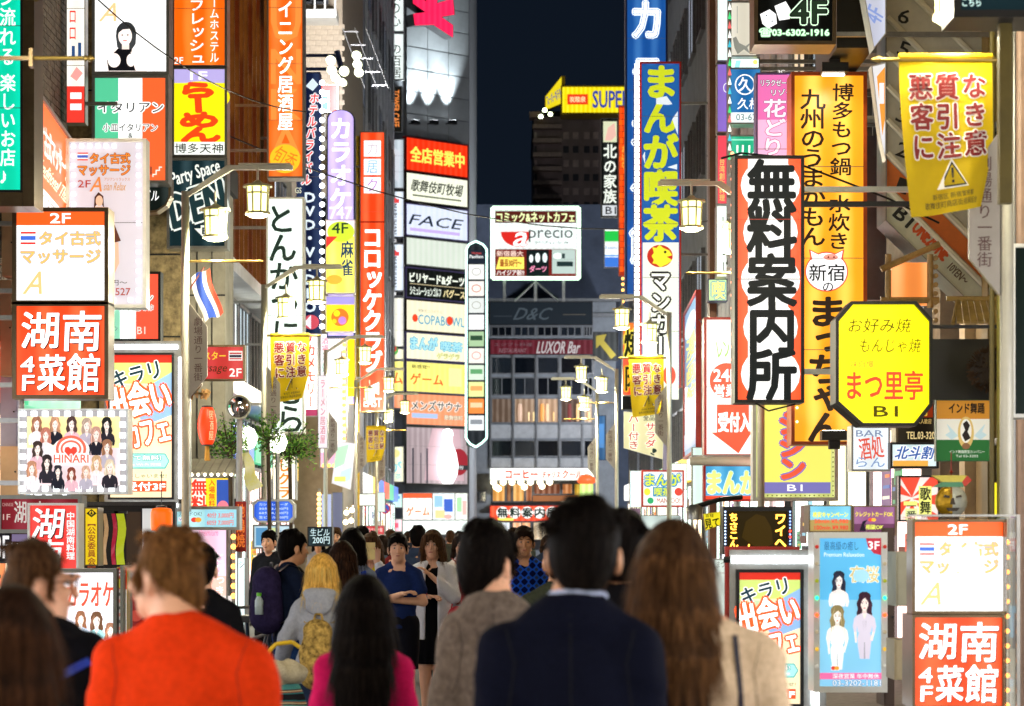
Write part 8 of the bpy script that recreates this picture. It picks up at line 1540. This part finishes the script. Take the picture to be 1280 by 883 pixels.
for ax in ('X', 'Z'):
    wv = N_.new('ShaderNodeTexWave'); wv.bands_direction = ax; wv.inputs['Scale'].default_value = 4.5; L_.new(tc.outputs['Object'], wv.inputs[0]); wvs.append(wv)
mu_ = N_.new('ShaderNodeMath'); mu_.operation = 'ADD'; L_.new(wvs[0].outputs['Fac'], mu_.inputs[0]); L_.new(wvs[1].outputs['Fac'], mu_.inputs[1]); cr_ = N_.new('ShaderNodeValToRGB'); cr_.color_ramp.interpolation = 'CONSTANT'
for p_, c_ in ((0, '#081440'), (.45, '#1c50c8'), (.8, '#2c3c58'),): 
    e_ = cr_.color_ramp.elements[0] if p_ == 0 else cr_.color_ramp.elements.new(p_); e_.color = (*lin(c_), 1)
cr_.color_ramp.elements[-1].color = (*lin('#a8c0f0'), 1); hv_ = N_.new('ShaderNodeMath'); hv_.operation = 'MULTIPLY'; hv_.inputs[1].default_value = .5; L_.new(mu_.outputs[0], hv_.inputs[0]); L_.new(hv_.outputs[0], cr_.inputs[0]); L_.new(cr_.outputs[0], N_['Principled BSDF'].inputs['Base Color'])
hood = cloth('grey_hoodie', '#9a9ca4', .08, 50, .25)
bld = person('blonde woman in a grey hooded top with a leopard-print backpack, seen from behind', 402, 14.5, 694, -4, 'f', 0, 'blonde', 'bob', arms=[((-.24, -.02, 1.15), (-.3, .14, 1.0)), ((.21, -.03, 1.1), (.2, .06, .86))], outfit=dict(top=('hoodie', hood, dict(t=.03)), hood=hood, bottom=('trousers', cloth('jeans_far', '#28344c'))))
leo = cloth('leopard', '#b0904c', .5, 26, .1, c2='#2c2010'); backpack('leopard-print backpack on the blonde woman in the grey hooded top', bld, leo, R(-4), sz=(.13, .08, .16)); bpy.data.objects['backpack'].location = bld.matrix_basis @ Vector((0, -.19, .84))
bkp = person('man in a dark T-shirt carrying a purple backpack, side view, looking east', 362, 17.5, 664, -62, 'm', 1, 'black', 'short', arms=[((-.2, .06, 1.13), (-.1, .3, 1.05)), ((.2, .06, 1.13), (.12, .3, 1.04))], outfit=dict(top=('tee', cloth('dark_tee', '#141c30', .1, 50, .2), dict(t=.018)), bottom=('trousers', cloth('jeans', '#1c3460', .15, 60))))
backpack('purple backpack with a green bottle, worn by the man in the dark T-shirt', bkp, cloth('purple_pack', '#2c2444', .2, 20), R(-62), BLACKP, sz=(.17, .11, .24))
bt = thing('water_bottle', 'small clear bottle with a lime cap in the side pocket of the purple backpack', 'bottle', bkp.matrix_basis @ Vector((.13, -.3, 1.1)), 0); MB().lathe([(.001, 0), (.03, .0), (.03, .1), (.015, .13)], n=12).build('bottle', mat('bottle_clear', '#b8c8c8', .1), bt, smooth=True); MB().lathe([(.015, .13), (.018, .135), (.018, .155), (.001, .156)], n=12).build('cap', mat('cap_lime', '#60c020', .4), bt)
sut = person('small distant man in a dark suit facing the camera beside the blue menu sign', 337, 26, 664, 165, 'm', 0, 'black', 'short', outfit=dict(top=('jacket', cloth('dark_suit', '#1c1e24')), shirt_collar=mat('shirt_white', '#d8d8dc', .6)))
elb = person('person in black with one bent arm showing past the orange sweatshirt', 250, 12, 682, 0, 'm', 0, 'black', 'short', arms=[((-.24, -.03, 1.11), (-.2, .05, .9)), ((.235, -.08, 1.13), (.09, .1, 1.02))], outfit=dict(top=('sweater', cloth('black_sweater', '#0e0e12'))))
olv = person('person in a dark olive top between the grey coat and navy suit', 700, 12, 672, 0, 'm', 1, 'dark', 'short', build=1.1, outfit=dict(top=('sweater', cloth('olive', '#34382c', .12, 50)),))
r1 = person('woman in pale blue-grey with a blue bag strap, seen from behind among the crowd', 440, 18.5, 662, 0, 'f', 0, 'black', 'bob', outfit=dict(top=('shirt', cloth('blue_grey_shirt', '#7c88a4', .08)),)); lathe_strap(r1, [(.07, .1, 1.36), (.08, .02, 1.47), (.1, -.11, 1.36), (.12, -.13, 1.15), (.12, -.13, .95)], .022, mat('strap_blue', '#1440b8'))
r2 = person('woman with long auburn hair in a dark plum top, seen from behind near the chalkboard', 428, 17.2, 678, 8, 'f', 0, 'auburn', 'long', outfit=dict(top=('sweater', cloth('plum', '#4a2c38', .1)),))
r3 = person('woman in white carrying a dark red bag just behind the woman in the white cardigan', 577, 25, 668, 180, 'f', 0, 'dark', 'long', outfit=dict(top=('shirt', cloth('white_blouse', '#d8d4d4')), bottom=('skirt', cloth('grey_skirt', '#7a7c84'), .5)))
bg2 = thing('handbag', 'dark red shoulder bag of the woman in white behind the white cardigan', 'handbag', r3.matrix_basis @ Vector((.02, .2, .98)), R(180)); q = SDF((-.16, -.1, -.12), (.16, .1, .3), .01); q.ell((0, 0, .1), (.12, .05, .12), .03); q.mesh('bag', mat('bag_dark_red', '#7c1c24', .45), bg2); lathe_strap(bg2, [(-.05, 0, .2), (-.03, -.05, .36), (.08, -.1, .46)], .01, mat('bag_dark_red', '#7c1c24'))
r4 = person('man with tousled dark hair in dark clothes just east of the black jacket', 800, 10.5, 680, 0, 'm', 1, 'dark', 'short', outfit=dict(top=('jacket', cloth('dark_teal', '#1c2c30')),))
# trolley bag in front of the blonde woman
tb_ = thing('striped_bag', 'big teal, rust and cream striped bag with a yellow handle beside the blonde woman', 'bag', (PX(352, 13.4), 13.4, .13), R(10))
q = SDF((-.3, -.25, -.02), (.3, .25, .86), .013); q.ell((0, 0, .35), (.17, .13, .4), .05).limb((-.12, 0, .1), (.12, 0, .1), .12, .12, .08); q.wrinkle(.016, 13., 5.); q.plane((0, 0, 0), (0, 0, -1))
stm = cloth('striped', '#5c5044', .3, 30); nt = stm.node_tree; N_ = nt.nodes; wv = N_.new('ShaderNodeTexWave'); wv.bands_direction = 'Z'; wv.inputs['Scale'].default_value = 2.6; wv.inputs['Distortion'].default_value = 1.2; tc = N_.new('ShaderNodeTexCoord'); cr_ = N_.new('ShaderNodeValToRGB'); cr_.color_ramp.interpolation = 'CONSTANT'
for p_, c_ in ((0, '#1c1c20'), (.2, '#2c6c70'), (.4, '#8a4428'), (.55, '#b8a884'), (.7, '#3c3430'), (.85, '#4c8a84')): e_ = cr_.color_ramp.elements[0] if p_ == 0 else cr_.color_ramp.elements.new(p_); e_.color = (*lin(c_), 1)
nt.links.new(tc.outputs['Object'], wv.inputs[0]); nt.links.new(wv.outputs['Fac'], cr_.inputs[0]); nt.links.new(cr_.outputs[0], N_['Principled BSDF'].inputs['Base Color'])
q.mesh('bag', stm, tb_); q = SDF((-.25, -.2, .6), (.25, .2, .95), .013); q.ell((0, 0, .74), (.15, .11, .08), .03); q.wrinkle(.02, 16., 3.); q.mesh('cream_lining', cloth('cream_lining', '#b8ac90'), tb_); MB().tube([(-.09 + .0, 0, .76), (-.07, 0, .86), (-.03, 0, .9), (.06, 0, .91), (.1, 0, .88)], .012).build('handle', mat('handle_yellow', '#d8b020', .4), tb_)
# ---- far crowd
FARC = ['#1c1e28', '#5c6070', '#c8c4bc', '#2c3850', '#7c2c30', '#3a3c34', '#101014', '#8a8c94']
far = [(452, 28, 668, 'm', 0), (478, 34, 667, 'f', 0), (488, 40, 666, 'm', 0), (522, 27, 660, 'm', 0), (495, 30, 672, 'f', 1), (563, 46, 662, 'm', 0), (574, 50, 667, 'm', 0), (590, 38, 674, 'f', 0), (534, 44, 667, 'f', 1), (628, 40, 668, 'm', 0), (642, 33, 657, 'm', 0), (684, 36, 664, 'f', 1), (745, 30, 664, 'm', 0), (815, 26, 668, 'f', 0), (420, 32, 668, 'm', 1), (398, 36, 672, 'f', 1), (510, 52, 668, 'm', 0), (466, 48, 668, 'm', 0), (600, 56, 666, 'm', 1), (548, 60, 668, 'f', 0), (618, 62, 668, 'm', 0), (660, 58, 668, 'f', 1), (580, 66, 668, 'm', 1), (500, 68, 668, 'f', 0)]
LBF = ['far pedestrian in a %s top walking away, over by %s']
wh = ['the pink shop board', 'the game entrance', 'the white entrance strip', 'the red shop board', 'the office block corner', 'the folded-arms man', 'the amber bulbs', 'the office block shopfront']
base = {}
for i, (px, Yf, tp, sx_, fcg) in enumerate(far):
    cnm = ('near-black', 'slate grey', 'cream', 'navy', 'brick red', 'dark olive', 'black', 'light grey')[i % 8]
    lb = '%s pedestrian in a %s top %s, seen small between columns %s' % (('first', 'second', 'third')[i // 8 % 3], cnm, 'facing the camera' if fcg else 'walking away', '')
    lb = 'distant pedestrian in a %s top, %s, %s' % (cnm, 'facing the camera' if fcg else 'walking away', ('nearer part of the crowd', 'middle of the far crowd', 'farthest part of the crowd')[i // 8])
    person(lb, px, Yf, tp, 180 if fcg else 0, sx_, i % 2, ('black', 'dark', 'brown')[i % 3], 'short' if sx_ == 'm' else 'bob', h=1.72 if sx_ == 'm' else 1.62, group='distant pedestrians', outfit=dict(top=('shirt', cloth('far%d' % (i % 8), FARC[i % 8]))), hands=True)
# cap worn by a man in the crowd
